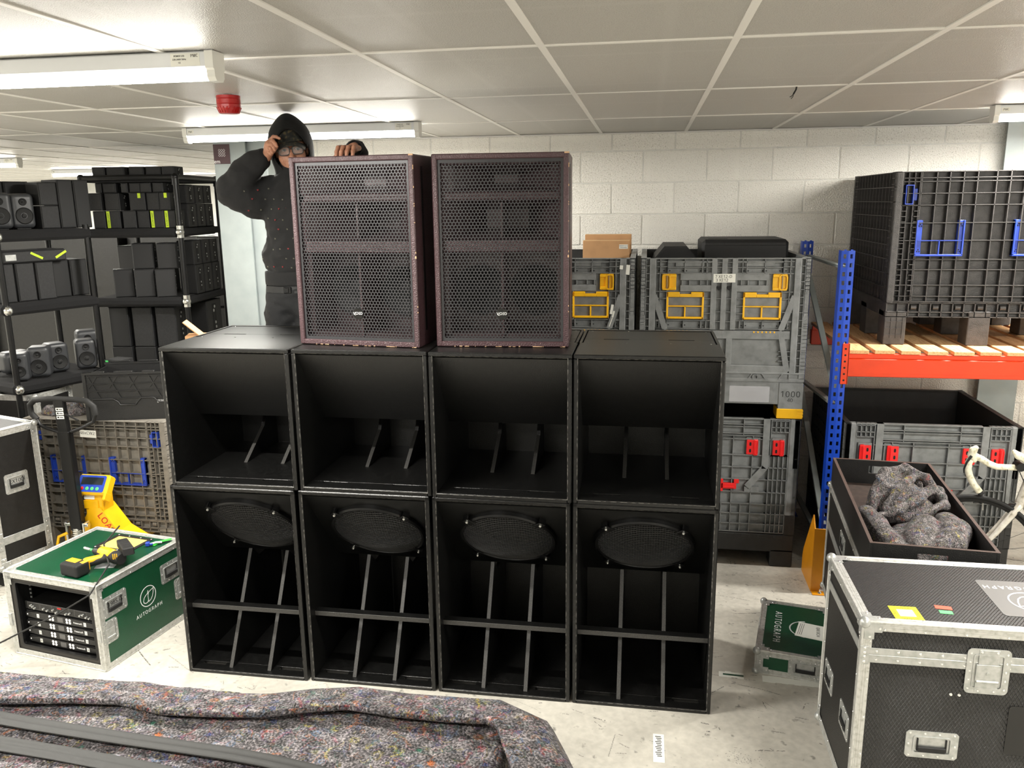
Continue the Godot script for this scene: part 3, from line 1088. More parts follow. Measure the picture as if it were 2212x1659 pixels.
func build_tops() -> void:
	var t := thing("burgundy_loudspeaker", "burgundy loudspeaker with honeycomb grille, turned slightly left, under the person's hand", "loudspeaker", Vector3(-.958, 1.6795, 2.625), -6.2, "burgundy full-range loudspeakers")
	var W := .6
	var H := .848
	var D := .42
	var b := .024
	var mb := Mb.new()
	mb.bb(Vector3(-W / 2, 0, -D), Vector3(-W / 2 + b, H, 0), .004)
	mb.bb(Vector3(W / 2 - b, 0, -D), Vector3(W / 2, H, 0), .004)
	mb.bb(Vector3(-W / 2 + b - .006, H - b, -D), Vector3(W / 2 - b + .006, H, 0), .004)
	mb.bb(Vector3(-W / 2 + b - .006, 0, -D), Vector3(W / 2 - b + .006, b, 0), .004)
	mb.bb(Vector3(-W / 2 + b, b, -D), Vector3(W / 2 - b, H - b, -D + b))
	part(t, "cabinet", mb, M.burgundy)
	var ix := W / 2 - b
	# high and mid horns
	var h1 := Mb.new()
	flare(h1, ix - .022, .688, .800, -.035, .055, .728, .765, -.26)
	part(t, "treble_horn", h1, M.horn)
	var h2 := Mb.new()
	flare(h2, ix - .022, .478, .648, -.035, .10, .525, .605, -.30)
	part(t, "mid_horn", h2, M.horn)
	var ph := Mb.new().bb(Vector3(-.004, .49, -.29), Vector3(.004, .64, -.05))
	part(t, "phase_fin", ph, M.horn)
	var lp := Mb.new()
	lp.bb(Vector3(-ix, .650, -.32), Vector3(ix, .686, -.034), .003)
	lp.bb(Vector3(-ix, .424, -.36), Vector3(ix, .476, -.034), .003)
	lp.bb(Vector3(-ix, .802, -.3), Vector3(ix, .824, -.03), .002)
	for s in [-1, 1]:
		lp.bb(Vector3(s * ix, .424, -.3), Vector3(s * (ix - .024), .82, -.034), .002)
	part(t, "horn_lip", lp, M.burgundy)
	# bass chamber with its inner frame, two drivers and the dividing fin
	var bc := Mb.new()
	bc.bb(Vector3(-ix, b, -.30), Vector3(ix, .424, -.28))
	for s in [-1, 1]:
		bc.bb(Vector3(s * ix, b, -.28), Vector3(s * (ix - .03), .424, -.06), .002)
	bc.bb(Vector3(-ix, b, -.28), Vector3(ix, b + .03, -.06), .002)
	part(t, "bass_chamber", bc, M.horn)
	part(t, "divider", Mb.new().bb(Vector3(-.005, b, -.28), Vector3(.005, .424, -.05)), M.burgundy)
	for s in [-1, 1]:
		var dv := Mb.new()
		dv.lathe([Vector2(.12, .02), Vector2(.105, .02), Vector2(.04, -.01), Vector2(0, -.005)], 28, Transform3D(Basis(Vector3.RIGHT, Vector3.BACK, Vector3.DOWN), Vector3(s * .135, .23, -.27)))
		part(t, "bass_driver", dv, M.cone)
	# honeycomb steel grille
	var gr := Node3D.new()
	gr.name = "grille"
	t.add_child(gr)
	gr.position = Vector3(0, H / 2, -.012)
	stuff(part(gr, "honeycomb", honeycomb(.520, .772, .0155, .0061, .0016), M.perf))
	part(gr, "border", Mb.new().ring(rounded(.5505, .7995, .002, 1), rounded(.529, .7715, .002, 1), -.004, .0004), M.perf)
	var bd := Node3D.new()
	bd.name = "badge"
	t.add_child(bd)
	bd.position = Vector3(0.0, .148, -.0112)
	part(bd, "disc", Mb.new().prism(circle(.0255, 28), 0, .003), M.badge)
	lettering(bd, "lettering", "VOID", .0115, M.print_white, Transform3D(Basis(Vector3(1.25, 0, 0), Vector3.UP, Vector3.BACK), Vector3(0, .002, .0032)))
	part(bd, "swoosh", Mb.new().prism(PackedVector2Array([Vector2(-.0215, -.001), Vector2(-.018, -.005), Vector2(-.010, -.0065), Vector2(-.010, -.005), Vector2(-.017, -.0035), Vector2(-.0205, .001)]), .003, .0036), M.print_white)
	# flying tracks let into the sides
	for s in [-1, 1]:
		var tr := part(t, "flying_track", Mb.new().bb(Vector3(s * (W / 2 - .002), .07, -.105), Vector3(s * (W / 2 + .002), .80, -.085)), M.black_metal)
		var hl := Mb.new()
		for i in 17:
			hl.cyl(Vector3(s * (W / 2 + .001), .6 + i * .011, -.095), Vector3(s * (W / 2 + .0026), .6 + i * .011, -.095), .0035, -1, 8)
		stuff(part(tr, "track_studs", hl, M.deep_black))
	var ch := Mb.new()
	var r := RandomNumberGenerator.new()
	r.seed = 5
	for i in 26:
		var x := r.randf_range(-.29, .29)
		var w := r.randf_range(.001, .007)
		ch.bb(Vector3(x - w, .0005, -.002), Vector3(x + w, r.randf_range(.0015, .004), .0008), .0005)
	for i in 9:
		var y := r.randf_range(.02, .82)
		ch.bb(Vector3(W / 2 - .0022, y, -.002), Vector3(W / 2 + .0007, y + r.randf_range(.003, .009), .0006), .0004)
	ch.bb(Vector3(W / 2 - .02, H - .006, -.003), Vector3(W / 2 + .0006, H + .0006, .0008), .0004)
	ch.bb(Vector3(W / 2 - .005, .40, -.005), Vector3(W / 2 + .0008, .411, .0008), .0006)
	stuff(part(t, "paint_chips", ch, M.chip))
	copy(t, Vector3(-.292, 1.6795, 2.59), 3.2, "burgundy loudspeaker with honeycomb grille in front of the bare block wall, right of the pair")


# ---------------------------------------------------------------- flight-case hardware
func stroke(mb: Mb, pts: Array, w: float, z: float, closed := false) -> void:
	var k := pts.size()
	for i in (k if closed else k - 1):
		var a: Vector2 = pts[i]
		var b: Vector2 = pts[(i + 1) % k]
		var d := (b - a).normalized() * w * 0.35
		a -= d
		b += d
		var s := Vector2(-d.y, d.x).normalized() * w / 2
		mb.quad(Vector3(a.x - s.x, a.y - s.y, z), Vector3(b.x - s.x, b.y - s.y, z), Vector3(b.x + s.x, b.y + s.y, z), Vector3(a.x + s.x, a.y + s.y, z), Vector3.BACK)


func emblem(parent: Node, t: Transform3D, r: float, m: Material, word := "AUTOGRAPH") -> void:
	var o := Node3D.new()
	o.name = "emblem"
	parent.add_child(o, true)
	o.transform = t
	part(o, "roundel", Mb.new().ring(circle(r, 40), circle(r * .93, 40), 0, .0005), m)
	# two leaf outlines side by side inside the roundel
	var mb := Mb.new()
	for s in 2:
		var pts := []
		var off: float = [-.36, .12][s] * r
		for q in [[.36, .58], [.30, .0], [.30, -.42], [.18, -.60], [-.05, -.62], [-.28, -.50], [-.34, -.28], [-.22, .0], [.0, .18], [.26, .30], [.36, .58]]:
			pts.append(Vector2(q[0] * r * .95 + off + .06 * r, q[1] * r * .95))
		if s == 1:
			pts = []
			for q in [[-.22, -.60], [-.26, .0], [-.14, .34], [.12, .44], [.52, .55], [.44, .1], [.30, -.25], [.08, -.5], [-.22, -.60]]:
				pts.append(Vector2(q[0] * r * .95 + .22 * r, q[1] * r * .95))
		stroke(mb, pts, r * .07, .0005)
	part(o, "leaves", mb, m)
	if word:
		lettering(o, "lettering", word, r * .34, m, Transform3D(Basis(), Vector3(0, -r * 1.45, 0)), .0004, 7)


func butterfly_latch(parent: Node, t: Transform3D, w := .105, h := .15) -> void:
	var o := Node3D.new()
	o.name = "latch"
	parent.add_child(o, true)
	o.transform = t
	var iw := w * .66
	var ih := h * .72
	var mb := Mb.new()
	mb.ring(rounded(w, h, .017), rounded(iw, ih, .008), 0, .0022)
	mb.ring(rounded(iw + .006, ih + .006, .009), rounded(iw, ih, .008), 0, .005)
	mb.prism(rounded(iw, ih, .008), -.0005, .0006)
	part(o, "dish", mb, M.hardware)
	var wg := Mb.new()
	wg.bb(Vector3(-iw * .42, -ih * .3, .0006), Vector3(iw * .42, ih * .22, .006), .0012)
	wg.bb(Vector3(-iw * .36, ih * .22, .0006), Vector3(iw * .36, ih * .66, .0045), .001)
	wg.bb(Vector3(-iw * .40, -ih * .66, .0006), Vector3(iw * .40, -ih * .3, .0038), .001)
	wg.cyl(Vector3(-iw * .38, -ih * .30, .006), Vector3(iw * .38, -ih * .30, .006), .005)
	wg.cyl(Vector3(0, -ih * .05, .006), Vector3(0, -ih * .05, .008), .006)
	part(o, "wing", wg, M.hardware)
	var rv := Mb.new()
	for x in [-1, 1]:
		for y in [-.85, -.42, 0.0, .42, .85]:
			rv.dome(Vector3(x * w * .415, y * h * .46, .002), Vector3.BACK, .0042, .002)
	for y in [-.43, .43]:
		for x in [-.18, .18]:
			rv.dome(Vector3(x * w, y * h, .0045), Vector3.BACK, .0042, .002)
	stuff(part(o, "rivets", rv, M.rivet))


func recessed_handle(parent: Node, t: Transform3D, w := .17, h := .105, text := "") -> void:
	var o := Node3D.new()
	o.name = "handle"
	parent.add_child(o, true)
	o.transform = t
	var iw := w * .68
	var ih := h * .56
	var mb := Mb.new()
	mb.ring(rounded(w, h, .009, 1), rounded(iw, ih, .006, 1), 0, .0022)
	mb.ring(rounded(iw + .007, ih + .007, .008), rounded(iw, ih, .006), 0, .006)
	mb.prism(rounded(iw, ih, .006), -.0005, .0006)
	part(o, "dish", mb, M.hardware)
	var gp := Mb.new()
	gp.bb(Vector3(-iw * .40, -ih * .42, .001), Vector3(iw * .40, -ih * .10, .010), .003)
	gp.bb(Vector3(-iw * .42, -ih * .42, .001), Vector3(-iw * .38, ih * .42, .006), .001)
	gp.bb(Vector3(iw * .38, -ih * .42, .001), Vector3(iw * .42, ih * .42, .006), .001)
	part(o, "grip", gp, M.rubber)
	var rv := Mb.new()
	for x in [-.42, -.14, .14, .42]:
		for y in [-.41, .41]:
			rv.dome(Vector3(x * w, y * h, .002), Vector3.BACK, .0042, .002)
	for x in [-.44, .44]:
		rv.dome(Vector3(x * w, 0, .002), Vector3.BACK, .0042, .002)
	stuff(part(o, "rivets", rv, M.rivet))
	if text:
		lettering(o, "lettering", text, ih * .34, M.print_black, Transform3D(Basis(), Vector3(0, ih * .16, .0012)))


func castor(parent: Node, p: Vector3, r := .05) -> void:
	var o := Node3D.new()
	o.name = "castor"
	parent.add_child(o, true)
	o.position = p
	part(o, "bracket", Mb.new().bb(Vector3(-.045, .095 + r - .05, -.045), Vector3(.045, .10 + r - .05, .045), .001).bar(Vector3(-.022, .1, -.01), Vector3(-.022, r, .02), .004, .05, Vector3.BACK).bar(Vector3(.022, .1, -.01), Vector3(.022, r, .02), .004, .05, Vector3.BACK), M.hardware)
	part(o, "wheel", Mb.new().cyl(Vector3(-.016, r, .02), Vector3(.016, r, .02), r, -1, 20), M.rubber)


# edges, corners and rivets of a case of that size with its base at y0
func case_shell(t: Node, w: float, h: float, d: float, y0: float, mats: Dictionary, e := .032, balls := true, skip := []) -> void:
	var g := .0025
	var c := Vector3(0, y0 + h / 2, 0)
	for f in [["front", Vector3(0, 0, d / 2 - .004), Vector3(w - .006, h - .006, .008)], ["back", Vector3(0, 0, -d / 2 + .004), Vector3(w - .006, h - .006, .008)], ["left", Vector3(-w / 2 + .004, 0, 0), Vector3(.008, h - .006, d - .006)], ["right", Vector3(w / 2 - .004, 0, 0), Vector3(.008, h - .006, d - .006)], ["top", Vector3(0, h / 2 - .004, 0), Vector3(w - .006, .008, d - .006)], ["bottom", Vector3(0, -h / 2 + .004, 0), Vector3(w - .006, .008, d - .006)]]:
		if f[0] in skip:
			continue
		part(t, "panel", Mb.new().box(c + f[1], f[2]), mats.get(f[0], mats.all))
	var s := Vector3(w, h, d) / 2
	var ax := [Vector3.RIGHT, Vector3.UP, Vector3.BACK]
	var rv := Mb.new()
	for i in 3:
		var j := (i + 1) % 3
		var k := (i + 2) % 3
		for sj in [-1.0, 1.0]:
			for sk in [-1.0, 1.0]:
				var mb := Mb.new()
				var U: Vector3 = ax[j] * sj
				var V: Vector3 = ax[k] * sk
				var L: Vector3 = ax[i] * s[i]
				var o: Vector3 = c + U * s[j] + V * s[k]
				# two flanges with fine ridges and a rounded bead
				for q in [[U, V], [V, U]]:
					var N: Vector3 = q[0]
					var In: Vector3 = -q[1]
					var a: Vector3 = o + N * (g * .5 + .00025 * i) + In * e * .5
					mb.box(a, (L * 2).abs() + (In * e).abs() + (N * g).abs(), .0006)
					for rr in [.35, .62]:
						mb.box(o + N * (g + .0006) + In * e * rr, (L * 2).abs() * .985 + (In * .0022).abs() + (N * .0014).abs())
					var len := s[i] * 2 - .14
					var cnt := maxi(1, int(len / .13))
					for z in cnt + 1:
						rv.dome(o + N * (g + .0003) + In * e * .82 + ax[i] * (-len / 2 + len * z / cnt), N, .0042, .0024)
				mb.box(o + (U + V) * .0005, (L * 2).abs() + (U * .010).abs() + (V * .010).abs(), .003)
				part(t, "edge_extrusion", mb, M.alu)
	stuff(part(t, "rivets", rv, M.rivet))
	if balls:
		for sx in [-1.0, 1.0]:
			for sy in [-1.0, 1.0]:
				for sz in [-1.0, 1.0]:
					var sg := Vector3(sx, sy, sz)
					var o: Vector3 = c + s * sg
					var mb := Mb.new()
					mb.ball(o - sg * .004, Vector3.ONE * .021, 12)
					var pl := Mb.new()
					for i in 3:
						var j := (i + 1) % 3
						var k := (i + 2) % 3
						var N: Vector3 = ax[i] * sg[i]
						var a: Vector3 = ax[j] * sg[j]
						var b: Vector3 = ax[k] * sg[k]
						mb.box(o + N * .0035 - a * .032 - b * .020, (N * .003).abs() + (a * .062).abs() + (b * .034).abs(), .001)
						mb.box(o + N * .0040 - b * .032 - a * .020, (N * .003).abs() + (b * .062).abs() + (a * .034).abs(), .001)
						pl.dome(o + N * .005 - a * .054 - b * .022, N, .005, .002)
						pl.dome(o + N * .005 - b * .054 - a * .022, N, .005, .002)
					var bc := part(t, "ball_corner", mb, M.hardware)
					stuff(part(bc, "rivets", pl, M.rivet))


# ---------------------------------------------------------------- pallet boxes
# ribs standing on a panel: lines of x and y within a window, from z0 to z1
func ribs(mb: Mb, x0: float, x1: float, y0: float, y1: float, xs: Array, ys: Array, z0: float, z1: float, t := .004) -> void:
	for x in xs:
		mb.bb(Vector3(x - t / 2, y0, z0), Vector3(x + t / 2, y1, z1))
	for y in ys:
		mb.bb(Vector3(x0, y - t / 2, z0), Vector3(x1, y + t / 2, z1))


func spread(a: float, b: float, n: int) -> Array:
	var o := []
	for i in n + 1:
		o.append(lerpf(a, b, float(i) / n))
	return o


func flat_bar(mb: Mb, a: Vector2, b: Vector2, w: float, z0: float, z1: float) -> void:
	var d := (b - a).normalized()
	var s := Vector2(-d.y, d.x) * w / 2
	mb.prism(PackedVector2Array([a - s, b - s, b + s, a + s]), z0, z1)


# side, seen from outside in the xy plane with its foot at y = 0 and its middle at x = 0
func plain_ribbed_side(mb: Mb, w: float, y0: float, y1: float) -> void:
	mb.bb(Vector3(-w / 2, y0, -.034), Vector3(w / 2, y1, -.026))
	ribs(mb, -w / 2, w / 2, y0, y1, spread(-w / 2 + .002, w / 2 - .002, 14), spread(y0 + .002, y1 - .002, 9), -.026, 0, .004)
	for s in [-1, 1]:
		ribs(mb, s * (w / 2 - .10), s * (w / 2 - .002), y0, y1, spread(s * (w / 2 - .10), s * (w / 2 - .03), 3), spread(y0, y1, 22), -.026, 0, .003)


func box_walls(t: Node, w: float, d: float, y0: float, y1: float, m: Material, inner: Material) -> void:
	# left, right and back walls, ribbed outside and smooth inside
	var l := Mb.new()
	l.xf = Transform3D(Basis(Vector3.BACK, Vector3.UP, Vector3.LEFT), Vector3(-w / 2, 0, -d / 2))
	plain_ribbed_side(l, d, y0, y1)
	part(t, "side_panel", l, m)
	var r := Mb.new()
	r.xf = Transform3D(Basis(Vector3.FORWARD, Vector3.UP, Vector3.RIGHT), Vector3(w / 2, 0, -d / 2))
	plain_ribbed_side(r, d, y0, y1)
	part(t, "side_panel", r, m)
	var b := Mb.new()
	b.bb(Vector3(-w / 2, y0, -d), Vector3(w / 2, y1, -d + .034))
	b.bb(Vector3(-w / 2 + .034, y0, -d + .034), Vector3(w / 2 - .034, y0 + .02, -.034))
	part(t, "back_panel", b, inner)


func mirror2(f: Callable) -> void:
	f.call(-1.0)
	f.call(1.0)


func yellow_box(label: String, where: Vector3) -> Node3D:
	var t := thing("pallet_box", label, "box", where, 0.0, "grey pallet boxes with yellow fittings")
	var W := 1.0
	var y0 := .287
	var H := .985
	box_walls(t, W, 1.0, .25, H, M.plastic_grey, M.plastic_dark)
	var mb := Mb.new()
	mb.bb(Vector3(-.5, .25, -.036), Vector3(.5, H, -.028))
	mb.bb(Vector3(-.5, H - .005, -.036), Vector3(.5, H, 0))
	for s in [-1.0, 1.0]:
		# corner ladder, smooth post, cells and the bent brace
		ribs(mb, s * .498, s * .472, y0, H, [s * .498, s * .471], spread(y0, H, 30), -.028, 0, .0035)
		ribs(mb, s * .471, s * .444, y0, H, [s * .444], spread(y0, H, 15), -.028, -.001, .004)
		mb.bb(Vector3(s * .443, y0, -.028), Vector3(s * .408, H, .001), .002)
		flat_bar(mb, Vector2(s * .416, .76), Vector2(s * .345, .548), .034, -.028, .0005)
		flat_bar(mb, Vector2(s * .345, .548), Vector2(s * .395, .295), .034, -.028, .0005)
		ribs(mb, s * .405, s * .34, .55, H, [s * .382, s * .34], [.965, .933, .893, .783, .74, .66, .60, .555], -.028, -.002)
		ribs(mb, s * .34, s * .07, .893, H, [s * .34, s * .235, s * .13, s * .105], [.965, .960, .930, .895], -.028, -.002)
		mb.bb(Vector3(s * .29, .935, -.028), Vector3(s * .12, .960, -.012))
		# latch band with its row of pockets
		mb.bb(Vector3(s * .26, .852, -.028), Vector3(s * .06, .892, -.004), .001)
		mb.bb(Vector3(s * .26, .783, -.028), Vector3(s * .06, .822, -.004), .001)
		ribs(mb, s * .26, s * .06, .82, .855, [s * .25, s * .205, s * .14, s * .10], [], -.028, -.004)
		# pockets round the window
		ribs(mb, s * .405, s * .06, .555, .61, [s * .34, s * .235, s * .13, s * .10], [.556, .606], -.028, -.002)
		ribs(mb, s * .12, s * .07, .61, .783, [s * .118, s * .075], [.65, .695, .74], -.028, -.002)
		mb.bb(Vector3(s * .34, .615, -.028), Vector3(s * .12, .778, -.02))
		# upright flats beside the middle
		mb.bb(Vector3(s * .075, .55, -.028), Vector3(s * .045, H, .0005), .001)
		# lower door
		mb.bb(Vector3(s * .40, .495, -.028), Vector3(0, .545, -.001), .001)
		mb.bb(Vector3(s * .40, y0, -.028), Vector3(0, .330, -.001), .001)
		mb.bb(Vector3(s * .060, .33, -.028), Vector3(s * .026, .495, -.001), .001)
		ribs(mb, s * .43, s * .34, .33, .49, [], [.36, .39, .42], -.028, -.004)
	mb.bb(Vector3(-.015, .55, -.028), Vector3(.015, H, .0005), .001)
	ribs(mb, -.045, .045, .55, H, [], [.60, .66, .74, .80, .86, .89, .93, .96], -.028, -.003)
	part(t, "front_panel", mb, M.plastic_grey)
	var hl := Mb.new()
	for x in [-.03, .03]:
		hl.prism(PackedVector2Array([Vector2(x - .013, .815), Vector2(x + .013, .815), Vector2(x + .013, .802), Vector2(x, .790), Vector2(x - .013, .802)]), -.01, .0008)
	for s in [-1.0, 1.0]:
		for x in [.39, .36, .325, .245, .225, .14, .115]:
			for y in [.573, .907]:
				hl.box(Vector3(s * x, y, -.0275), Vector3(.008, .006, .001))
	stuff(part(t, "drain_holes", hl, M.deep_black))
	for s in [-1.0, 1.0]:
		# yellow latch: dished plate with two round-ended loops
		var la := Mb.new()
		la.xf = Transform3D(Basis(), Vector3(s * .327, .84, 0))
		la.prism(rounded(.085, .1, .006, 2), -.02, -.010)
		la.ring(rounded(.05, .096, .016, 3, Vector2(s * .018, 0)), rounded(.036, .08, .012, 3, Vector2(s * .018, 0)), -.01, .002)
		la.bb(Vector3(-s * .042, .03, -.01), Vector3(-s * .004, .047, -.002), .002).bb(Vector3(-s * .042, -.047, -.01), Vector3(-s * .004, -.03, -.002), .002)
		part(t, "latch", la, M.yellow)
		var wn := Mb.new()
		wn.xf = Transform3D(Basis(), Vector3(s * .228, .697, 0))
		wn.bb(Vector3(-.112, -.082, -.02), Vector3(.112, -.070, .001), .002)
		wn.bb(Vector3(-.112, .052, -.02), Vector3(-.035, .082, .001), .002).bb(Vector3(.035, .052, -.02), Vector3(.112, .082, .001), .002)
		wn.bb(Vector3(-.036, .052, -.02), Vector3(.036, .070, .001), .002)
		for x in [-1, 1]:
			wn.bb(Vector3(x * .112, -.082, -.02), Vector3(x * .101, .082, .001), .002)
		wn.bb(Vector3(-.104, -.008, -.02), Vector3(.104, -.001, -.001), .001)
		wn.bb(Vector3(-.004, -.08, -.02), Vector3(.004, 0, -.001), .001)
		part(t, "card_window", wn, M.yellow)
		var tg := Mb.new()
		for q in 6:
			tg.bb(Vector3(s * .26 - .075 + q * .024, .533, -.004), Vector3(s * .26 - .067 + q * .024, .543, .002))
		stuff(part(t, "hinge_knuckles", tg, M.yellow))
	# base: skirt with trapezoid pockets, fork openings and feet
	var bs := Mb.new()
	bs.bb(Vector3(-.5, .228, -1.0), Vector3(.5, .252, 0), .003)
	bs.bb(Vector3(-.495, .087, -.9), Vector3(.495, .23, -.006), .003)
	for s in [-1.0, 1.0]:
		bs.bb(Vector3(s * .5, 0.0, -.14), Vector3(s * .355, .225, 0), .004)
		bs.bb(Vector3(s * .5, 0.0, -1.0), Vector3(s * .355, .225, -.86), .004)
		bs.bb(Vector3(s * .5, 0, -.57), Vector3(s * .38, .225, -.43), .004)
		bs.bb(Vector3(s * .335, .095, -.008), Vector3(s * .02, .220, -.002), .002)
		for q in [[.16, .19], [.28, .25], [.34, .37], [.41, .41]]:
			flat_bar(bs, Vector2(s * q[0], .233), Vector2(s * q[1], .280), .005, -.028, .002)
		bs.ring(rounded(.034, .034, .006, 2, Vector2(s * .21, .256)), rounded(.024, .024, .004, 2, Vector2(s * .21, .256)), -.01, .003)
	bs.bb(Vector3(-.5, .278, -.03), Vector3(.5, .288, .001), .001)
	bs.bb(Vector3(-.5, .230, -.03), Vector3(.5, .278, -.008))
	part(t, "base", bs, M.plastic_grey)
	for s in [-1.0, 1.0]:
		for z in [[-.145, .004], [-1.004, -.855]]:
			var f := Mb.new().bb(Vector3(s * .504, .0, z[0]), Vector3(s * .350, .062, z[1]), .003)
			for q in 3:
				f.bb(Vector3(s * .506, .01 + q * .018, z[1] - .03), Vector3(s * .47, .022 + q * .018, z[1] + .002), .001)
			part(t, "foot_cap", f, M.yellow)
	lettering(t, "lettering", "1000", .036, M.plastic_dark, Transform3D(Basis(), Vector3(.425, .155, .0002)), .001, 3)
	lettering(t, "lettering", "40", .022, M.plastic_dark, Transform3D(Basis(), Vector3(.425, .117, .0002)), .001, 2)
	return t


func red_box(label: String, where: Vector3) -> Node3D:
	var t := thing("red_latch_pallet_box", label, "box", where, 0.0, "grey pallet boxes with red fittings")
	var H := .985
	box_walls(t, 1.0, 1.0, .22, H, M.plastic_dark, M.plastic_dark)
	var mb := Mb.new()
	mb.bb(Vector3(-.5, .22, -.04), Vector3(.5, H, -.030))
	mb.bb(Vector3(-.436, H - .006, -.04), Vector3(.436, H, -.002))
	var rows := [.230, .285, .355, .42, .50, .585, .665, .745, .85, .872, .9, .93, H - .012]
	for s in [-1.0, 1.0]:
		mb.bb(Vector3(s * .5, .35, -.04), Vector3(s * .436, H, 0), .006)
		for q in 9:
			mb.bb(Vector3(s * .466, .40 + q * .062, -.001), Vector3(s * .458, .41 + q * .062, .002))
		ribs(mb, s * .436, s * .31, .23, .745, [s * .434, s * .406, s * .378, s * .350, s * .322], rows.slice(0, 8), -.030, -.003, .0045)
		ribs(mb, s * .436, s * .327, .90, H, [s * .434, s * .407, s * .38, s * .353, s * .327], [.9, .93, .972], -.030, -.003, .0045)
		ribs(mb, s * .436, s * .327, .745, .9, [s * .434, s * .327], [.745], -.030, -.003, .0045)
		ribs(mb, s * .327, 0.0, .23, .87, [s * .22, s * .10], rows.slice(0, 9), -.030, -.004, .0045)
		ribs(mb, s * .28, 0.0, .872, H, [s * .16], [.872, .885, .93, .945], -.030, -.003, .004)
		ribs(mb, s * .22, 0.0, .23, .42, [s * .16, s * .04], [], -.030, -.004, .0045)
		flat_bar(mb, Vector2(s * .298, H), Vector2(s * .298, .66), .04, -.030, .0015)
		flat_bar(mb, Vector2(s * .298, .668), Vector2(s * .196, .535), .04, -.030, .0015)
		mb.bb(Vector3(s * .27, .50, -.03), Vector3(s * .18, .535, -.006), .001)
		mb.bb(Vector3(s * .415, .742, -.03), Vector3(s * .335, .858, -.014))
		mb.bb(Vector3(s * .265, .742, -.03), Vector3(s * .180, .858, -.014))
	part(t, "front_panel", mb, M.plastic_grey)
	for s in [-1.0, 1.0]:
		for x in [.378, .220]:
			var la := Mb.new()
			la.xf = Transform3D(Basis(), Vector3(s * x, .797, 0))
			la.bb(Vector3(-s * .038, -.048, -.02), Vector3(s * .008, .048, -.002), .003)
			la.xf = Transform3D(Basis(Vector3.UP, s * .28), Vector3(s * x, .797, 0))
			la.bb(Vector3(s * .004, -.052, -.02), Vector3(s * .030, .052, .010), .004)
			la.ring(rounded(.022, .09, .008, 2, Vector2(s * .017, 0)), rounded(.014, .08, .006, 2, Vector2(s * .017, 0)), .008, .013)
			var o := part(t, "latch", la, M.red)
			var hh := Mb.new()
			hh.xf = Transform3D(Basis(), Vector3(s * (x - .016), .797, -.0015))
			hh.prism(rounded(.012, .024, .006, 3, Vector2(0, .022)), 0, .001).prism(rounded(.012, .024, .006, 3, Vector2(0, -.022)), 0, .001)
			part(o, "slots", hh, M.deep_black)
			stuff(o.get_child(0))
		var hg := Mb.new()
		hg.bb(Vector3(s * .13, .518, -.02), Vector3(s * .035, .555, .001), .002)
		hg.bb(Vector3(s * .145, .555, -.02), Vector3(s * .115, .582, .001), .002).bb(Vector3(s * .048, .50, -.02), Vector3(s * .028, .582, .001), .002)
		hg.bb(Vector3(s * .115, .526, .001), Vector3(s * .05, .534, .006), .001)
		part(t, "hinge_clip", hg, M.red)
	var bs := Mb.new()
	bs.bb(Vector3(-.5, .10, -1.0), Vector3(.5, .222, -.002), .006)
	bs.bb(Vector3(-.5, .22, -.04), Vector3(-.436, .36, -.002), .004).bb(Vector3(.436, .22, -.04), Vector3(.5, .36, -.002), .004)
	for s in [-1.0, 1.0]:
		for z in [[-.14, -.002], [-.57, -.43], [-1.0, -.86]]:
			bs.bb(Vector3(s * .5, 0, z[0]), Vector3(s * .36, .12, z[1]), .006)
	for q in 9:
		bs.bb(Vector3(-.42 + q * .1, .196, -.01), Vector3(-.37 + q * .1, .215, .002), .001)
	part(t, "base", bs, M.plastic_dark)
	return t


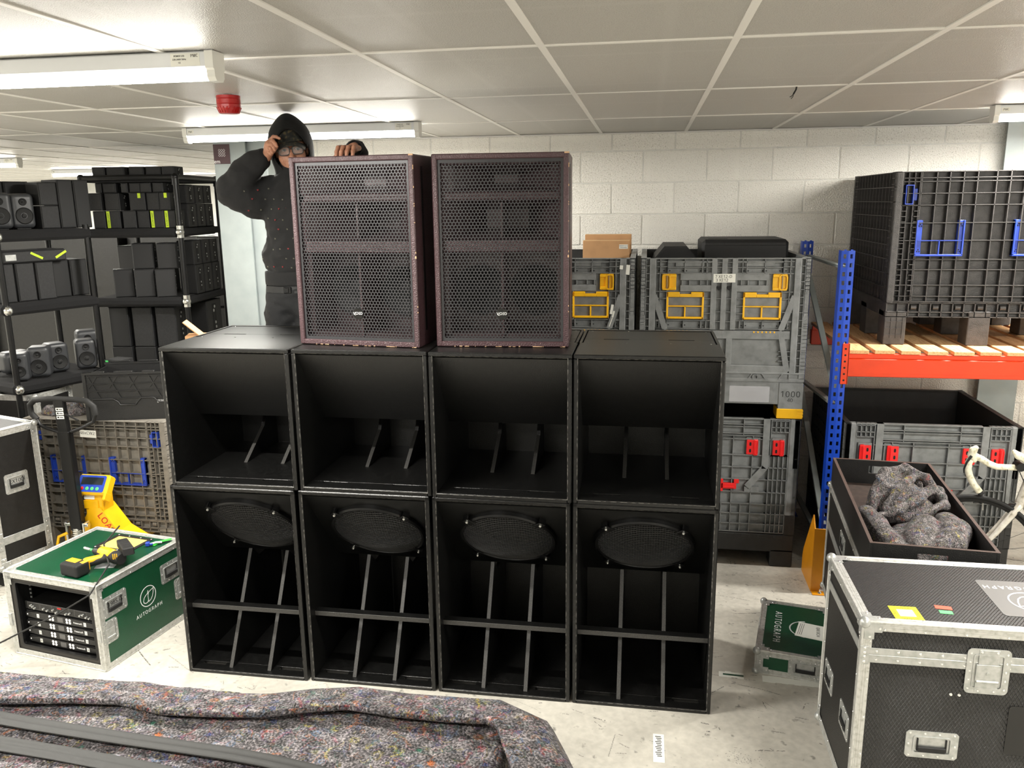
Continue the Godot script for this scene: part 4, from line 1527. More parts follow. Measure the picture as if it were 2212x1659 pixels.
func blue_box(called: String, label: String, where: Vector3, m: Material, uoff: float) -> Node3D:
	var t := thing(called, label, "box", where)
	var W := 1.04
	var H := 1.0
	box_walls(t, W, 1.0, .25, H, m, m)
	var mb := Mb.new()
	mb.bb(Vector3(-W / 2, .25, -.046), Vector3(W / 2, H, -.036))
	var rows := [.002, .036, .056, .122, .188, .288, .388, .497, .555, .645, .71, .742]
	for i in rows.size():
		rows[i] = H - rows[i]
	var cols := []
	var x := -.385
	for st in [0, .081, .069, .073, .073, .1, .073, .077, .073, .081]:
		x += st
		if x < .385:
			cols.append(x)
	cols.append(.385)
	ribs(mb, -.385, .385, .258, H, cols, rows, -.036, 0, .0045)
	for s in [-1.0, 1.0]:
		mb.bb(Vector3(s * W / 2, .258, -.046), Vector3(s * .485, H, .001), .004)
		ribs(mb, s * .485, s * .385, .258, H, [s * .484, s * .455, s * .422, s * .392], rows, -.036, 0, .004)
		ribs(mb, s * .484, s * .455, .258, .81, [], spread(.26, .81, 18), -.036, 0, .004)
		ribs(mb, s * .414, s * .386, .258, .81, [], spread(.26, .81, 18), -.036, 0, .004)
	part(t, "front_panel", mb, m)
	for s in [-1.0, 1.0]:
		var u := Mb.new()
		u.xf = Transform3D(Basis(), Vector3(s * uoff, .627, 0))
		for q in [-1, 1]:
			u.bb(Vector3(q * .13, -.1, -.03), Vector3(q * .096, .1, -.006), .002)
			u.bb(Vector3(q * .13, -.1, -.03), Vector3(q * .122, .1, .004), .001)
		u.bb(Vector3(-.13, -.105, -.03), Vector3(.13, -.094, .004), .001)
		u.bb(Vector3(-.12, -.018, -.012), Vector3(.12, -.013, .002)).bb(Vector3(-.003, -.1, -.012), Vector3(.003, -.015, .002))
		var uo := part(t, "card_window", u, M.blue)
		var dots := Mb.new()
		for q in [-1, 1]:
			for y in [-.075, .07]:
				for p in [Vector2(-.006, -.003), Vector2(.006, -.003), Vector2(0, .007)]:
					dots.cyl(Vector3(s * uoff + q * .109 + p.x, .627 + y + p.y, -.0065), Vector3(s * uoff + q * .109 + p.x, .627 + y + p.y, -.0055), .004, -1, 8)
		stuff(part(uo, "peg_holes", dots, M.deep_black))
		var la := Mb.new()
		la.xf = Transform3D(Basis(), Vector3(s * .445, .872, 0))
		la.ring(PackedVector2Array([Vector2(-.022, -.055), Vector2(.022, -.055), Vector2(.022, .055), Vector2(-.022, .055)]), PackedVector2Array([Vector2(-.018, -.05), Vector2(.018, -.05), Vector2(.018, .05), Vector2(-.018, .05)]), -.035, .003)
		la.bb(Vector3(-s * .022, -.034, -.03), Vector3(-s * .045, .034, -.008), .003)
		part(t, "latch", la, M.blue)
	var bs := Mb.new()
	bs.bb(Vector3(-W / 2, .165, -1.0), Vector3(W / 2, .252, -.03), .003)
	ribs(bs, -W / 2, W / 2, .165, .252, spread(-W / 2 + .003, W / 2 - .003, 17), [.168, .196, .25], -.03, -.002, .005)
	for q in 7:
		bs.cyl(Vector3(-.38 + q * .122, .222, -.02), Vector3(-.35 + q * .122, .222, -.02), .016, -1, 10)
	for fx in [-.46, 0.0, .46]:
		for z in [-.07, -.5, -.93]:
			bs.bb(Vector3(fx - .06, 0, z - .07), Vector3(fx + .06, .2, z + .068), .004)
	for s in [-1.0, 1.0]:
		ribs(bs, s * .52, s * .42, .04, .165, spread(s * .518, s * .42, 3), [.06, .1, .14], -.002, .003, .004)
	part(t, "base", bs, m)
	return t


func build_boxes() -> void:
	var a := yellow_box("grey pallet box with yellow windows stacked right, its card reads 7 XE12-D", Vector3(.812, .991, 1.082))
	# the card taped to its front
	var cd := Node3D.new()
	cd.name = "paper_card"
	a.add_child(cd)
	cd.transform = Transform3D(Basis(Vector3.BACK, .01), Vector3(.0, .865, .002))
	part(cd, "sheet", Mb.new().bb(Vector3(-.065, -.026, 0), Vector3(.065, .026, .001)), M.paper)
	lettering(cd, "lettering", "7 XE12-D", .018, M.print_black, Transform3D(Basis(), Vector3(-.005, .010, .0011)), .0005)
	lettering(cd, "lettering", "3 XE12", .018, M.print_black, Transform3D(Basis(), Vector3(-.014, -.012, .0011)), .0005)
	part(a, "clear_tape", Mb.new().bb(Vector3(.06, .10, .0005), Vector3(.3, .2, .001)), M.clear)
	var b := yellow_box("grey pallet box with yellow fittings behind the right burgundy loudspeaker, cardboard inside", Vector3(-.222, .991, 1.082))
	var tp := Mb.new()
	for q in [[Vector2(.415, .93), .02, .012], [Vector2(.455, .915), .022, .03], [Vector2(.36, .67), .016, .03], [Vector2(.37, .64), .01, .02], [Vector2(.355, .59), .005, .03]]:
		tp.xf = Transform3D(Basis(Vector3.BACK, .5 * q[1] * 30 - .4), Vector3(q[0].x, q[0].y, .002))
		tp.bb(Vector3(-q[1] / 2, -q[2], 0), Vector3(q[1] / 2, q[2], .0015))
	stuff(part(b, "tape_scraps", tp, M.paper))
	red_box("grey pallet box with red latches on the floor, under the box reading 7 XE12-D", Vector3(.812, 0, 1.082))
	red_box("grey pallet box with red latches hidden low behind the bass cabinets", Vector3(-.222, 0, 1.082))
	red_box("open empty grey pallet box with red latches below the orange beam", Vector3(2.065, 0, 1.12))
	# loudspeakers packed in the right box, on others below them
	var bx := Mb.new()
	bx.prism(PackedVector2Array([Vector2(-.15, -.399), Vector2(.15, -.399), Vector2(.15, -.09), Vector2(.13, -.03), Vector2(.07, .045), Vector2(-.07, .045), Vector2(-.13, -.03), Vector2(-.15, -.09)]), -.28, .28)
	var w1 := thing("wedge_monitor", "black wedge monitor loudspeaker with sloping sides in the pallet box reading 7 XE12-D", "loudspeaker", Vector3(.525, 1.990, .56), 0.0)
	part(w1, "cabinet", bx, M.cabinet)
	part(w1, "end_panel", Mb.new().prism(PackedVector2Array([Vector2(-.135, -.3), Vector2(.135, -.3), Vector2(.135, -.09), Vector2(.115, -.035), Vector2(.06, .032), Vector2(-.06, .032), Vector2(-.115, -.035), Vector2(-.135, -.09)]), .28, .284), M.cabinet_grille)
	part(w1, "sockets", Mb.new().cyl(Vector3(-.03, -.055, .284), Vector3(-.03, -.055, .287), .01).cyl(Vector3(.03, -.055, .284), Vector3(.03, -.055, .287), .01), M.deep_black)
	stuff(w1.get_child(2))
	var w2 := thing("monitor_cabinet", "long black loudspeaker lying in the pallet box, right of the sloping wedge", "loudspeaker", Vector3(.96, 1.586, .50), 0.0)
	part(w2, "cabinet", Mb.new().bb(Vector3(-.265, 0, -.25), Vector3(.27, .485, .25), .02), M.cabinet)
	part(w2, "handle_slot", Mb.new().bb(Vector3(-.22, .484, .1), Vector3(-.1, .4865, .16), .001), M.deep_black)
	part(w2, "front_grille", Mb.new().bb(Vector3(-.25, .02, .249), Vector3(.255, .45, .253), .002), M.cabinet_grille)
	for k in 2:
		var w3 := thing("packed_cabinet", ["black cabinet packed under the wedge monitor inside the right pallet box", "black cabinet packed under the long loudspeaker inside the right pallet box"][k], "loudspeaker", Vector3([.535, .96][k], 1.262, [.56, .50][k]), 0.0)
		part(w3, "cabinet", Mb.new().bb(Vector3(-.16, 0, -.24), Vector3(.16, [.328, .323][k], .24), .01), M.cabinet)
		part(w3, "grille", Mb.new().bb(Vector3(-.14, .02, .239), Vector3(.14, .3, .243)), M.cabinet_grille)
	# cardboard in the left box
	for k in 2:
		var cb := thing("cardboard_box", ["flat brown cardboard carton with a white label in the left pallet box", "brown cardboard carton just behind the labelled one in the left pallet box"][k], "box", Vector3([.078, .085][k], 1.262, [.62, .51][k]), [1.0, -1.0][k])
		part(cb, "body", Mb.new().bb(Vector3(-.155, 0, -.04), Vector3(.155, [.80, .835][k], .04), .002), M.card)
		part(cb, "flap", Mb.new().bb(Vector3(-.155, [.80, .835][k], -.038), Vector3(.155, [.803, .838][k], .038), .001), M.card_edge)
		if k == 0:
			var lb := part(cb, "label", Mb.new().bb(Vector3(.085, .748, .040), Vector3(.142, .776, .0408)), M.paper)
			lettering(lb, "lettering", "CARTON 12 PCS", .006, M.print_black, Transform3D(Basis(), Vector3(.113, .767, .0409)))
			lettering(lb, "lettering", "STOCK 0420", .006, M.print_black, Transform3D(Basis(), Vector3(.113, .756, .0409)))


func build_rack() -> void:
	var t := thing("pallet_rack", "pallet rack with blue upright, orange beam and pine slats at the right", "rack", Vector3(0, 0, 0))
	for q in [[1.469, 1.28, true], [1.455, .15, false]]:
		var u := Mb.new()
		var x: float = q[0]
		var z: float = q[1]
		# punched section: three strips joined by the webs between the holes, two returns behind
		for s in [-1.0, 1.0]:
			u.xf = Transform3D(Basis(Vector3.UP, s * .16), Vector3(x + s * .018, 0, z))
			u.bb(Vector3(-.0185, .004, -.0025), Vector3(-.007, 2.03, 0)).bb(Vector3(.007, .004, -.0025), Vector3(.0185, 2.03, 0))
			for k in 41:
				u.bb(Vector3(-.007, .01 + k * .05, -.0025), Vector3(.007, .036 + k * .05, 0))
			u.xf = Transform3D()
			u.bb(Vector3(x + s * .037, .004, z - .07), Vector3(x + s * .034, 2.03, z - .004))
		u.bb(Vector3(x - .05, 0, z - .08), Vector3(x + .05, .004, z + .02))
		part(t, "upright", u, M.rack_blue)
	for q in [[1.93, 1.93], [1.83, 1.20], [1.05, 1.12], [1.02, .30], [.22, .22]]:
		part(t, "brace", Mb.new().bar(Vector3(1.462, q[0], .16), Vector3(1.468, q[1], 1.22), .018, .035, Vector3.RIGHT, .002), M.galv)
	for q in [[1.285, "front"], [.13, "rear"]]:
		var b := Mb.new()
		var z: float = q[0]
		var z2: float = z - .05 if q[1] == "front" else z + .05
		b.bb(Vector3(1.512, 1.306, minf(z, z2)), Vector3(4.25, 1.412, maxf(z, z2)), .004)
		b.bb(Vector3(1.512, 1.412, minf(z2, z2 + .022)), Vector3(4.25, 1.441, maxf(z2, z2 + .022) + (.02 if q[1] == "front" else 0.0)), .003)
		b.bb(Vector3(1.512, 1.322, z + (.0 if q[1] == "front" else -.002)), Vector3(4.25, 1.328, z + (.002 if q[1] == "front" else .0)))
		var bo := part(t, "beam", b, M.rack_orange)
		if q[1] == "front":
			var c := Mb.new()
			c.bb(Vector3(1.475, 1.262, 1.285), Vector3(1.513, 1.50, 1.290), .001).bb(Vector3(1.509, 1.262, 1.23), Vector3(1.514, 1.50, 1.290))
			var co := part(bo, "connector", c, M.rack_orange)
			var hh := Mb.new()
			for k in 6:
				hh.cyl(Vector3(1.492, 1.285 + k * .037, 1.2895), Vector3(1.492, 1.285 + k * .037, 1.2908), .006, -1, 10)
			stuff(part(bo, "connector_holes", hh, M.deep_black))
	for k in 19:
		var w := rng.randf_range(.100, .112)
		var x := 1.515 + k * .1405
		if x + w > 4.24:
			break
		part(t, "deck_slat", Mb.new().bb(Vector3(x, 1.4415, .135 + rng.randf_range(-.01, .01)), Vector3(x + w, 1.4625, 1.29 + rng.randf_range(-.012, .006)), .0015), M.pines[rng.randi() % 3])
	# right end frame, outside the picture, that carries the beams
	for z in [1.28, .15]:
		part(t, "upright", Mb.new().bb(Vector3(4.25, 0, z - .07), Vector3(4.33, 2.03, z), .004), M.rack_blue)
	blue_box("black_pallet_box", "scuffed black pallet box with blue card windows standing on the rack slats", Vector3(2.27, 1.463, 1.075), M.plastic_black, .262)
	# yellow guard round the foot of the upright
	var g := thing("column_guard", "yellow steel guard at the foot of the blue rack upright", "guard", Vector3(1.372, 0, 1.405))
	var gm := Mb.new()
	gm.xf = Transform3D(Basis(Vector3.BACK, Vector3.UP, Vector3.LEFT), Vector3.ZERO)
	gm.prism(PackedVector2Array([Vector2(-.30, .0), Vector2(0, 0), Vector2(0, .405), Vector2(-.06, .47), Vector2(-.28, .16), Vector2(-.30, .1)]), -.003, .003)
	gm.xf = Transform3D()
	gm.prism(PackedVector2Array([Vector2(-.003, .06), Vector2(.16, .06), Vector2(.16, .40), Vector2(-.003, .405)]), -.003, .003)
	gm.bb(Vector3(-.003, .0, -.003), Vector3(.05, .06, .003))
	part(g, "plate", gm, M.guard)
	var ft := part(g, "foot", Mb.new().bb(Vector3(.0, 0, -.003), Vector3(.09, .005, .05), .001), M.guard)
	part(ft, "bolt", Mb.new().dome(Vector3(.045, .005, .025), Vector3.UP, .012, .012).cyl(Vector3(.045, .005, .025), Vector3(.045, .03, .025), .005), M.bolt)


# ---------------------------------------------------------------- soft shapes from a distance field
class Field:
	var lo: Vector3
	var h: float
	var nx: int
	var ny: int
	var nz: int
	var f := PackedFloat32Array()

	func _init(a: Vector3, b: Vector3, cell: float) -> void:
		lo = a
		h = cell
		nx = int((b.x - a.x) / cell) + 2
		ny = int((b.y - a.y) / cell) + 2
		nz = int((b.z - a.z) / cell) + 2
		f.resize(nx * ny * nz)
		f.fill(1.0)

	func range_of(a: Vector3, b: Vector3) -> Array:
		var p := ((a - lo) / h).floor()
		var q := ((b - lo) / h).ceil()
		return [maxi(int(p.x), 0), mini(int(q.x), nx - 1), maxi(int(p.y), 0), mini(int(q.y), ny - 1), maxi(int(p.z), 0), mini(int(q.z), nz - 1)]

	func join(i: int, d: float, k: float) -> void:
		var o := f[i]
		var e := maxf(k - absf(o - d), 0.0)
		f[i] = minf(o, d) - e * e / (4.0 * k)

	# tapered capsule
	func cone(a: Vector3, b: Vector3, ra: float, rb: float, k := 0.02) -> Field:
		var m := maxf(ra, rb) + k + h * 2.5
		var r := range_of(a.min(b) - Vector3.ONE * m, a.max(b) + Vector3.ONE * m)
		var ab := b - a
		var l2 := maxf(ab.length_squared(), 1e-9)
		for z in range(r[4], r[5] + 1):
			for y in range(r[2], r[3] + 1):
				var i: int = (z * ny + y) * nx + r[0]
				for x in range(r[0], r[1] + 1):
					var p := lo + Vector3(x, y, z) * h
					var t := clampf((p - a).dot(ab) / l2, 0.0, 1.0)
					join(i, p.distance_to(a + ab * t) - lerpf(ra, rb, t), k)
					i += 1
		return self

	func chain(pts: Array, k := 0.015) -> Field:
		for i in pts.size() - 1:
			cone(pts[i][0], pts[i + 1][0], pts[i][1], pts[i + 1][1], k)
		return self

	func egg(c: Vector3, r: Vector3, k := 0.02, b := Basis(), minus := false) -> Field:
		var m := maxf(r.x, maxf(r.y, r.z)) + k + h * 2.5
		var g := range_of(c - Vector3.ONE * m, c + Vector3.ONE * m)
		var inv := b.inverse()
		for z in range(g[4], g[5] + 1):
			for y in range(g[2], g[3] + 1):
				var i: int = (z * ny + y) * nx + g[0]
				for x in range(g[0], g[1] + 1):
					var p := inv * (lo + Vector3(x, y, z) * h - c)
					var q := p / r
					var k0 := q.length()
					var k1 := (q / r).length()
					var d := k0 * (k0 - 1.0) / maxf(k1, 1e-6)
					if minus:
						var o := f[i]
						var e := maxf(k - absf(o + d), 0.0)
						f[i] = maxf(o, -d) + e * e / (4.0 * k)
					else:
						join(i, d, k)
					i += 1
		return self

	func block(c: Vector3, s: Vector3, rnd: float, k := 0.02, b := Basis()) -> Field:
		var m := s.length() + k + h * 2.5
		var g := range_of(c - Vector3.ONE * m, c + Vector3.ONE * m)
		var inv := b.inverse()
		for z in range(g[4], g[5] + 1):
			for y in range(g[2], g[3] + 1):
				var i: int = (z * ny + y) * nx + g[0]
				for x in range(g[0], g[1] + 1):
					var q := (inv * (lo + Vector3(x, y, z) * h - c)).abs() - s + Vector3.ONE * rnd
					var d := q.max(Vector3.ZERO).length() + minf(maxf(q.x, maxf(q.y, q.z)), 0.0) - rnd
					join(i, d, k)
					i += 1
		return self

	# keep only what lies on the side that n points to
	func keep(p: Vector3, n: Vector3) -> Field:
		n = n.normalized()
		for z in nz:
			for y in ny:
				var i := (z * ny + y) * nx
				for x in nx:
					f[i] = maxf(f[i], -(lo + Vector3(x, y, z) * h - p).dot(n))
					i += 1
		return self

	# wrinkle the surface with noise
	func wrinkle(n: FastNoiseLite, amount: float, stretch := Vector3.ONE) -> Field:
		for z in nz:
			for y in ny:
				var i := (z * ny + y) * nx
				for x in nx:
					if absf(f[i]) < 0.08:
						var p := (lo + Vector3(x, y, z) * h) * stretch
						f[i] += amount * n.get_noise_3d(p.x, p.y, p.z)
					i += 1
		return self

	func grad(p: Vector3) -> Vector3:
		var q := (p - lo) / h
		var x := clampi(int(q.x + 0.5), 1, nx - 2)
		var y := clampi(int(q.y + 0.5), 1, ny - 2)
		var z := clampi(int(q.z + 0.5), 1, nz - 2)
		var i := (z * ny + y) * nx + x
		var s := nx * ny
		return Vector3(f[i + 1] - f[i - 1], f[i + nx] - f[i - nx], f[i + s] - f[i - s])

	# surface nets: one vertex in each cell that the surface crosses, one quad round each crossed edge
	func into(mb: Mb) -> Mb:
		var id := PackedInt32Array()
		id.resize(nx * ny * nz)
		id.fill(-1)
		var v := PackedVector3Array()
		var s := nx * ny
		var off := [0, 1, nx, nx + 1, s, s + 1, s + nx, s + nx + 1]
		var cor := [Vector3(0, 0, 0), Vector3(1, 0, 0), Vector3(0, 1, 0), Vector3(1, 1, 0), Vector3(0, 0, 1), Vector3(1, 0, 1), Vector3(0, 1, 1), Vector3(1, 1, 1)]
		var edges := [[0, 1], [2, 3], [4, 5], [6, 7], [0, 2], [1, 3], [4, 6], [5, 7], [0, 4], [1, 5], [2, 6], [3, 7]]
		for z in nz - 1:
			for y in ny - 1:
				var i := (z * ny + y) * nx
				for x in nx - 1:
					var a := f[i]
					if absf(a) < h * 4.0:
						var neg := 0
						for o in off:
							if f[i + o] < 0.0:
								neg += 1
						if neg > 0 and neg < 8:
							var sum := Vector3.ZERO
							var cnt := 0
							for e in edges:
								var p: float = f[i + off[e[0]]]
								var q: float = f[i + off[e[1]]]
								if (p < 0.0) != (q < 0.0):
									sum += cor[e[0]].lerp(cor[e[1]], p / (p - q))
									cnt += 1
							id[i] = v.size()
							v.append(lo + (Vector3(x, y, z) + sum / cnt) * h)
					i += 1
		# smooth normals from the quads
		var nr := PackedVector3Array()
		nr.resize(v.size())
		var quads := []
		for z in range(1, nz - 1):
			for y in range(1, ny - 1):
				var i := (z * ny + y) * nx + 1
				for x in range(1, nx - 1):
					if id[i] >= 0 or id[i - 1] >= 0:
						var neg := f[i] < 0.0
						for q in [[1, nx, s], [nx, s, 1], [s, 1, nx]]:
							if (f[i + q[0]] < 0.0) != neg:
								var a := id[i]
								var b := id[i - q[1]]
								var c := id[i - q[1] - q[2]]
								var d := id[i - q[2]]
								if a >= 0 and b >= 0 and c >= 0 and d >= 0:
									var m := (v[b] - v[a]).cross(v[d] - v[a]) + (v[d] - v[c]).cross(v[b] - v[c])
									if not neg:
										m = -m
									quads.append([a, b, c, d])
									nr[a] += m; nr[b] += m; nr[c] += m; nr[d] += m
					i += 1
		var g0 := grad(v[0]) if v.size() else Vector3.UP
		var turn := 1.0
		var vote := 0.0
		for i in range(0, v.size(), maxi(1, v.size() / 50)):
			vote += nr[i].dot(grad(v[i]))
		if vote < 0.0:
			turn = -1.0
		for q in quads:
			mb.smooth(v[q[0]], v[q[1]], v[q[2]], nr[q[0]] * turn, nr[q[1]] * turn, nr[q[2]] * turn)
			mb.smooth(v[q[0]], v[q[2]], v[q[3]], nr[q[0]] * turn, nr[q[2]] * turn, nr[q[3]] * turn)
		return mb


# ---------------------------------------------------------------- right foreground
func build_right() -> void:
	# big black case, its board embossed with lozenges
	var t := thing("flight_case", "big black flight case with lozenge grip board at the lower right corner", "case", Vector3(1.72, 0, 3.16))
	case_shell(t, 1.2, .74, .54, .14, {"all": M.grip, "top": M.grip_top, "left": M.black_panel, "right": M.black_panel, "bottom": M.black_panel})
	for sx in [-1, 1]:
		for sz in [-1, 1]:
			castor(t, Vector3(sx * .5, 0, sz * .18), .055)
	var hs := Mb.new()
	hs.bb(Vector3(-.575, .758, .27), Vector3(.575, .783, .2735), .0008).bb(Vector3(-.575, .727, .27), Vector3(.575, .754, .2735), .0008)
	hs.cyl(Vector3(-.575, .756, .2735), Vector3(.575, .756, .2735), .0025, -1, 8)
	hs.bb(Vector3(-.605, .72, .272), Vector3(-.575, .79, .2765), .001)
	part(t, "hinge_strip", hs, M.hardware)
	var rv := Mb.new()
	for i in 16:
		for y in [.771, .740]:
			rv.dome(Vector3(-.55 + i * .072, y, .2735), Vector3.BACK, .0046, .0024)
	for y in [.73, .75, .765, .783]:
		rv.dome(Vector3(-.59, y, .2765), Vector3.BACK, .0046, .0024)
	for x in [-.293, -.266]:
		rv.dome(Vector3(x, .6245, .27), Vector3.BACK, .006, .003)
	stuff(part(t, "strip_rivets", rv, M.rivet))
	var ls := Mb.new().bb(Vector3(-.604, .758, -.24), Vector3(-.6, .792, .24), .0008)
	part(t, "side_strip", ls, M.hardware)
	butterfly_latch(t, Transform3D(Basis(), Vector3(-.187, .725, .2742)), .14, .17)
	butterfly_latch(t, Transform3D(Basis(), Vector3(.3, .725, .2742)), .14, .17)
	recessed_handle(t, Transform3D(Basis(), Vector3(-.338, .42, .27)), .175, .106)
	for z in [[-.14, .41], [.13, .398]]:
		recessed_handle(t, Transform3D(Basis(Vector3.BACK, Vector3.UP, Vector3.LEFT), Vector3(-.6, z[1], z[0])), .14, .105)
	var pl := part(t, "label_plate", Mb.new().prism(rounded(.30, .19, .014, 4, Vector2(.048, .504)), .2695, .272), M.badge)
	emblem(pl, Transform3D(Basis(), Vector3(.048, .52, .2722)), .05, M.print_white)
	# stickers and the grey plate on the lid
	var st := Node3D.new()
	st.name = "transit_sticker"
	t.add_child(st)
	st.transform = Transform3D(Basis(Vector3.RIGHT, Vector3(0, 0, -1), Vector3.UP), Vector3(-.439, .8808, .192)).rotated_local(Vector3.BACK, .03)
	part(st, "sheet", Mb.new().bb(Vector3(-.048, -.052, 0), Vector3(.048, .052, .0005)), M.sticker_yellow)
	part(st, "window", Mb.new().bb(Vector3(-.026, -.022, .0005), Vector3(.028, .028, .0008)), M.paper)
	var ln := Mb.new()
	for q in 4:
		ln.bb(Vector3(-.02, .020 - q * .005, .0008), Vector3(.022 - q * .003, .0215 - q * .005, .0010))
	stuff(part(st, "small_print", ln, M.print_black))
	for q in [[Vector2(0, -.039), 0.0], [Vector2(0, .041), PI], [Vector2(-.039, 0), -PI / 2], [Vector2(.04, 0), PI / 2]]:
		lettering(st, "lettering", "TRANSIT", .0105, M.print_black, Transform3D(Basis(Vector3.BACK, q[1]), Vector3(q[0].x, q[0].y, .0006)), .0003, 2)
	part(t, "red_sticker", Mb.new().at(Transform3D(Basis(Vector3.UP, -.1), Vector3(-.296, .8805, .128))).bb(Vector3(-.028, 0, -.013), Vector3(.028, .0006, .013)), M.sticker_red)
	part(t, "green_sticker", Mb.new().at(Transform3D(Basis(Vector3.UP, -.06), Vector3(-.298, .8805, .163))).bb(Vector3(-.022, 0, -.012), Vector3(.022, .0006, .012)), M.sticker_green)
	var gp := Mb.new()
	gp.xf = Transform3D(Basis(Vector3.RIGHT, Vector3(0, 0, -1), Vector3.UP), Vector3(.03, .880, .02))
	gp.prism(rounded(.27, .285, .016), 0, .0015)
	var gpo := part(t, "lid_plate", gp, M.plate_grey)
	emblem(gpo, Transform3D(Basis(Vector3.LEFT, Vector3.BACK, Vector3.UP), Vector3(.03, .8818, .045)), .076, M.print_white)
	# green lid on the floor
	var l := thing("case_lid", "dark green flight-case lid lying flat on the bare floor with a paper on it", "case", Vector3(1.155, 0, 2.105), -11.0)
	case_shell(l, .35, .12, .555, .001, {"all": M.green}, .026)
	lettering(l, "lettering", "AUTOGRAPH", .034, M.print_white, Transform3D(Basis(Vector3.BACK, Vector3.RIGHT, Vector3.UP), Vector3(-.085, .1215, .0)), .0006, 7)
	var arc := Mb.new()
	var pts := []
	for q in 18:
		var a := PI * .55 + q * PI * .9 / 17.0
		pts.append(Vector2(cos(a), sin(a)) * .085)
	arc.xf = Transform3D(Basis(Vector3.RIGHT, Vector3(0, 0, -1), Vector3.UP), Vector3(.06, .1212, -.01))
	stroke(arc, pts, .007, .0005)
	part(l, "roundel", arc, M.print_white)
	var pp := Mb.new()
	pp.xf = Transform3D(Basis(Vector3.UP, -.12), Vector3(.085, .1225, -.0))
	pp.bb(Vector3(-.075, 0, -.075), Vector3(.085, .0008, .08))
	var po := part(l, "paper", pp, M.paper)
	var pr := Mb.new()
	pr.xf = pp.xf
	for q in 3:
		pr.bb(Vector3(-.065 + q * .009, .0008, -.06), Vector3(-.063 + q * .009, .0012, .06))
	stuff(part(po, "small_print", pr, M.print_black))
	lettering(po, "lettering", "QUE 0C24", .016, M.print_black, Transform3D(Basis(Vector3.BACK, Vector3.RIGHT, Vector3.UP), Vector3(.115, .1240, .0)), .0004)
	recessed_handle(l, Transform3D(Basis(), Vector3(.06, .062, .2785)), .16, .09)
	# black case carrying an open plywood tray
	var c := thing("trunk_case", "black flight case under the open plywood tray, beside the yellow guard", "case", Vector3(1.597, 0, 2.2), -4.8)
	case_shell(c, .5, .62, 1.2, .13, {"all": M.black_panel})
	for sx in [-1, 1]:
		for sz in [-1, 1]:
			castor(c, Vector3(sx * .16, 0, sz * .46), .05)
	butterfly_latch(c, Transform3D(Basis(Vector3.BACK, Vector3.UP, Vector3.LEFT), Vector3(-.25, .52, .30)), .11, .15)
	part(c, "side_strip", Mb.new().bb(Vector3(-.2535, .50, -.57), Vector3(-.25, .545, .57), .0008), M.hardware)
	recessed_handle(c, Transform3D(Basis(Vector3.BACK, Vector3.UP, Vector3.LEFT), Vector3(-.25, .62, -.05)), .16, .1)
	var tr := thing("plywood_tray", "open black plywood tray with hand slots holding grey felt blankets", "tray", Vector3(1.597, .7565, 2.2), -4.8)
	part(tr, "bottom", Mb.new().bb(Vector3(-.245, 0, -.598), Vector3(.245, .012, .598)), M.ply_floor)
	for s in [-1, 1]:
		var sd := part(tr, "side_wall", Mb.new().bb(Vector3(s * .248, 0, -.6), Vector3(s * .234, .146, .6), .001), M.ply)
		part(sd, "top_edge", Mb.new().bb(Vector3(s * .248, .146, -.6), Vector3(s * .234, .1468, .6)), M.ply_edge)
		var e := Mb.new()
		var z0: float = s * .6
		var z1: float = s * .586
		e.bb(Vector3(-.234, 0, z0), Vector3(.234, .07, z1)).bb(Vector3(-.234, .115, z0), Vector3(.234, .146, z1))
		e.bb(Vector3(-.234, .07, z0), Vector3(-.06, .115, z1)).bb(Vector3(.06, .07, z0), Vector3(.234, .115, z1))
		var eo := part(tr, "end_wall", e, M.ply)
		part(eo, "top_edge", Mb.new().bb(Vector3(-.234, .146, z0), Vector3(.234, .1468, z1)), M.ply_edge)
	# two felt blankets thrown into it
	var nz := noise(1.0, FastNoiseLite.TYPE_SIMPLEX, 201, 3)
	nz.frequency = 4.5
	nz.fractal_type = FastNoiseLite.FRACTAL_RIDGED
	var f := Field.new(Vector3(1.26, .74, 1.95), Vector3(1.92, 1.12, 2.82), .009)
	f.chain([[Vector3(1.400, .855, 2.33), .048], [Vector3(1.415, .845, 2.44), .054], [Vector3(1.43, .83, 2.55), .054], [Vector3(1.455, .82, 2.66), .050]], .012)
	f.chain([[Vector3(1.53, .82, 2.70), .05], [Vector3(1.56, .835, 2.58), .068], [Vector3(1.62, .845, 2.46), .075]], .012)
	f.chain([[Vector3(1.58, .82, 2.68), .052], [Vector3(1.68, .84, 2.60), .066], [Vector3(1.735, .845, 2.48), .07], [Vector3(1.74, .84, 2.36), .06]], .014)
	f.egg(Vector3(1.60, .81, 2.50), Vector3(.15, .055, .16), .03)
	f.wrinkle(nz, .007, Vector3(1.0, 1.6, 1.0))
	f.keep(Vector3(0, .7695, 0), Vector3.UP)
	var b1 := thing("felt_blanket", "grey felt blanket in thick rolled folds at the front of the plywood tray", "blanket", Vector3.ZERO)
	part(b1, "cloth", f.into(Mb.new()), M.felt_grey)
	var g := Field.new(Vector3(1.30, .74, 1.85), Vector3(1.92, 1.16, 2.50), .009)
	g.egg(Vector3(1.58, .855, 2.21), Vector3(.155, .085, .15), .03)
	g.egg(Vector3(1.56, .925, 2.18), Vector3(.115, .075, .105), .03, Basis(Vector3.UP, .5))
	# broad folds laid over one another, running slantwise
	g.chain([[Vector3(1.425, .845, 2.33), .022], [Vector3(1.455, .935, 2.24), .028], [Vector3(1.52, 1.0, 2.14), .03], [Vector3(1.62, 1.015, 2.10), .03], [Vector3(1.71, .985, 2.14), .026], [Vector3(1.765, .905, 2.23), .022]], .02)
	g.chain([[Vector3(1.47, .90, 2.34), .018], [Vector3(1.54, .965, 2.27), .024], [Vector3(1.62, .99, 2.19), .025], [Vector3(1.67, .99, 2.11), .022]], .014)
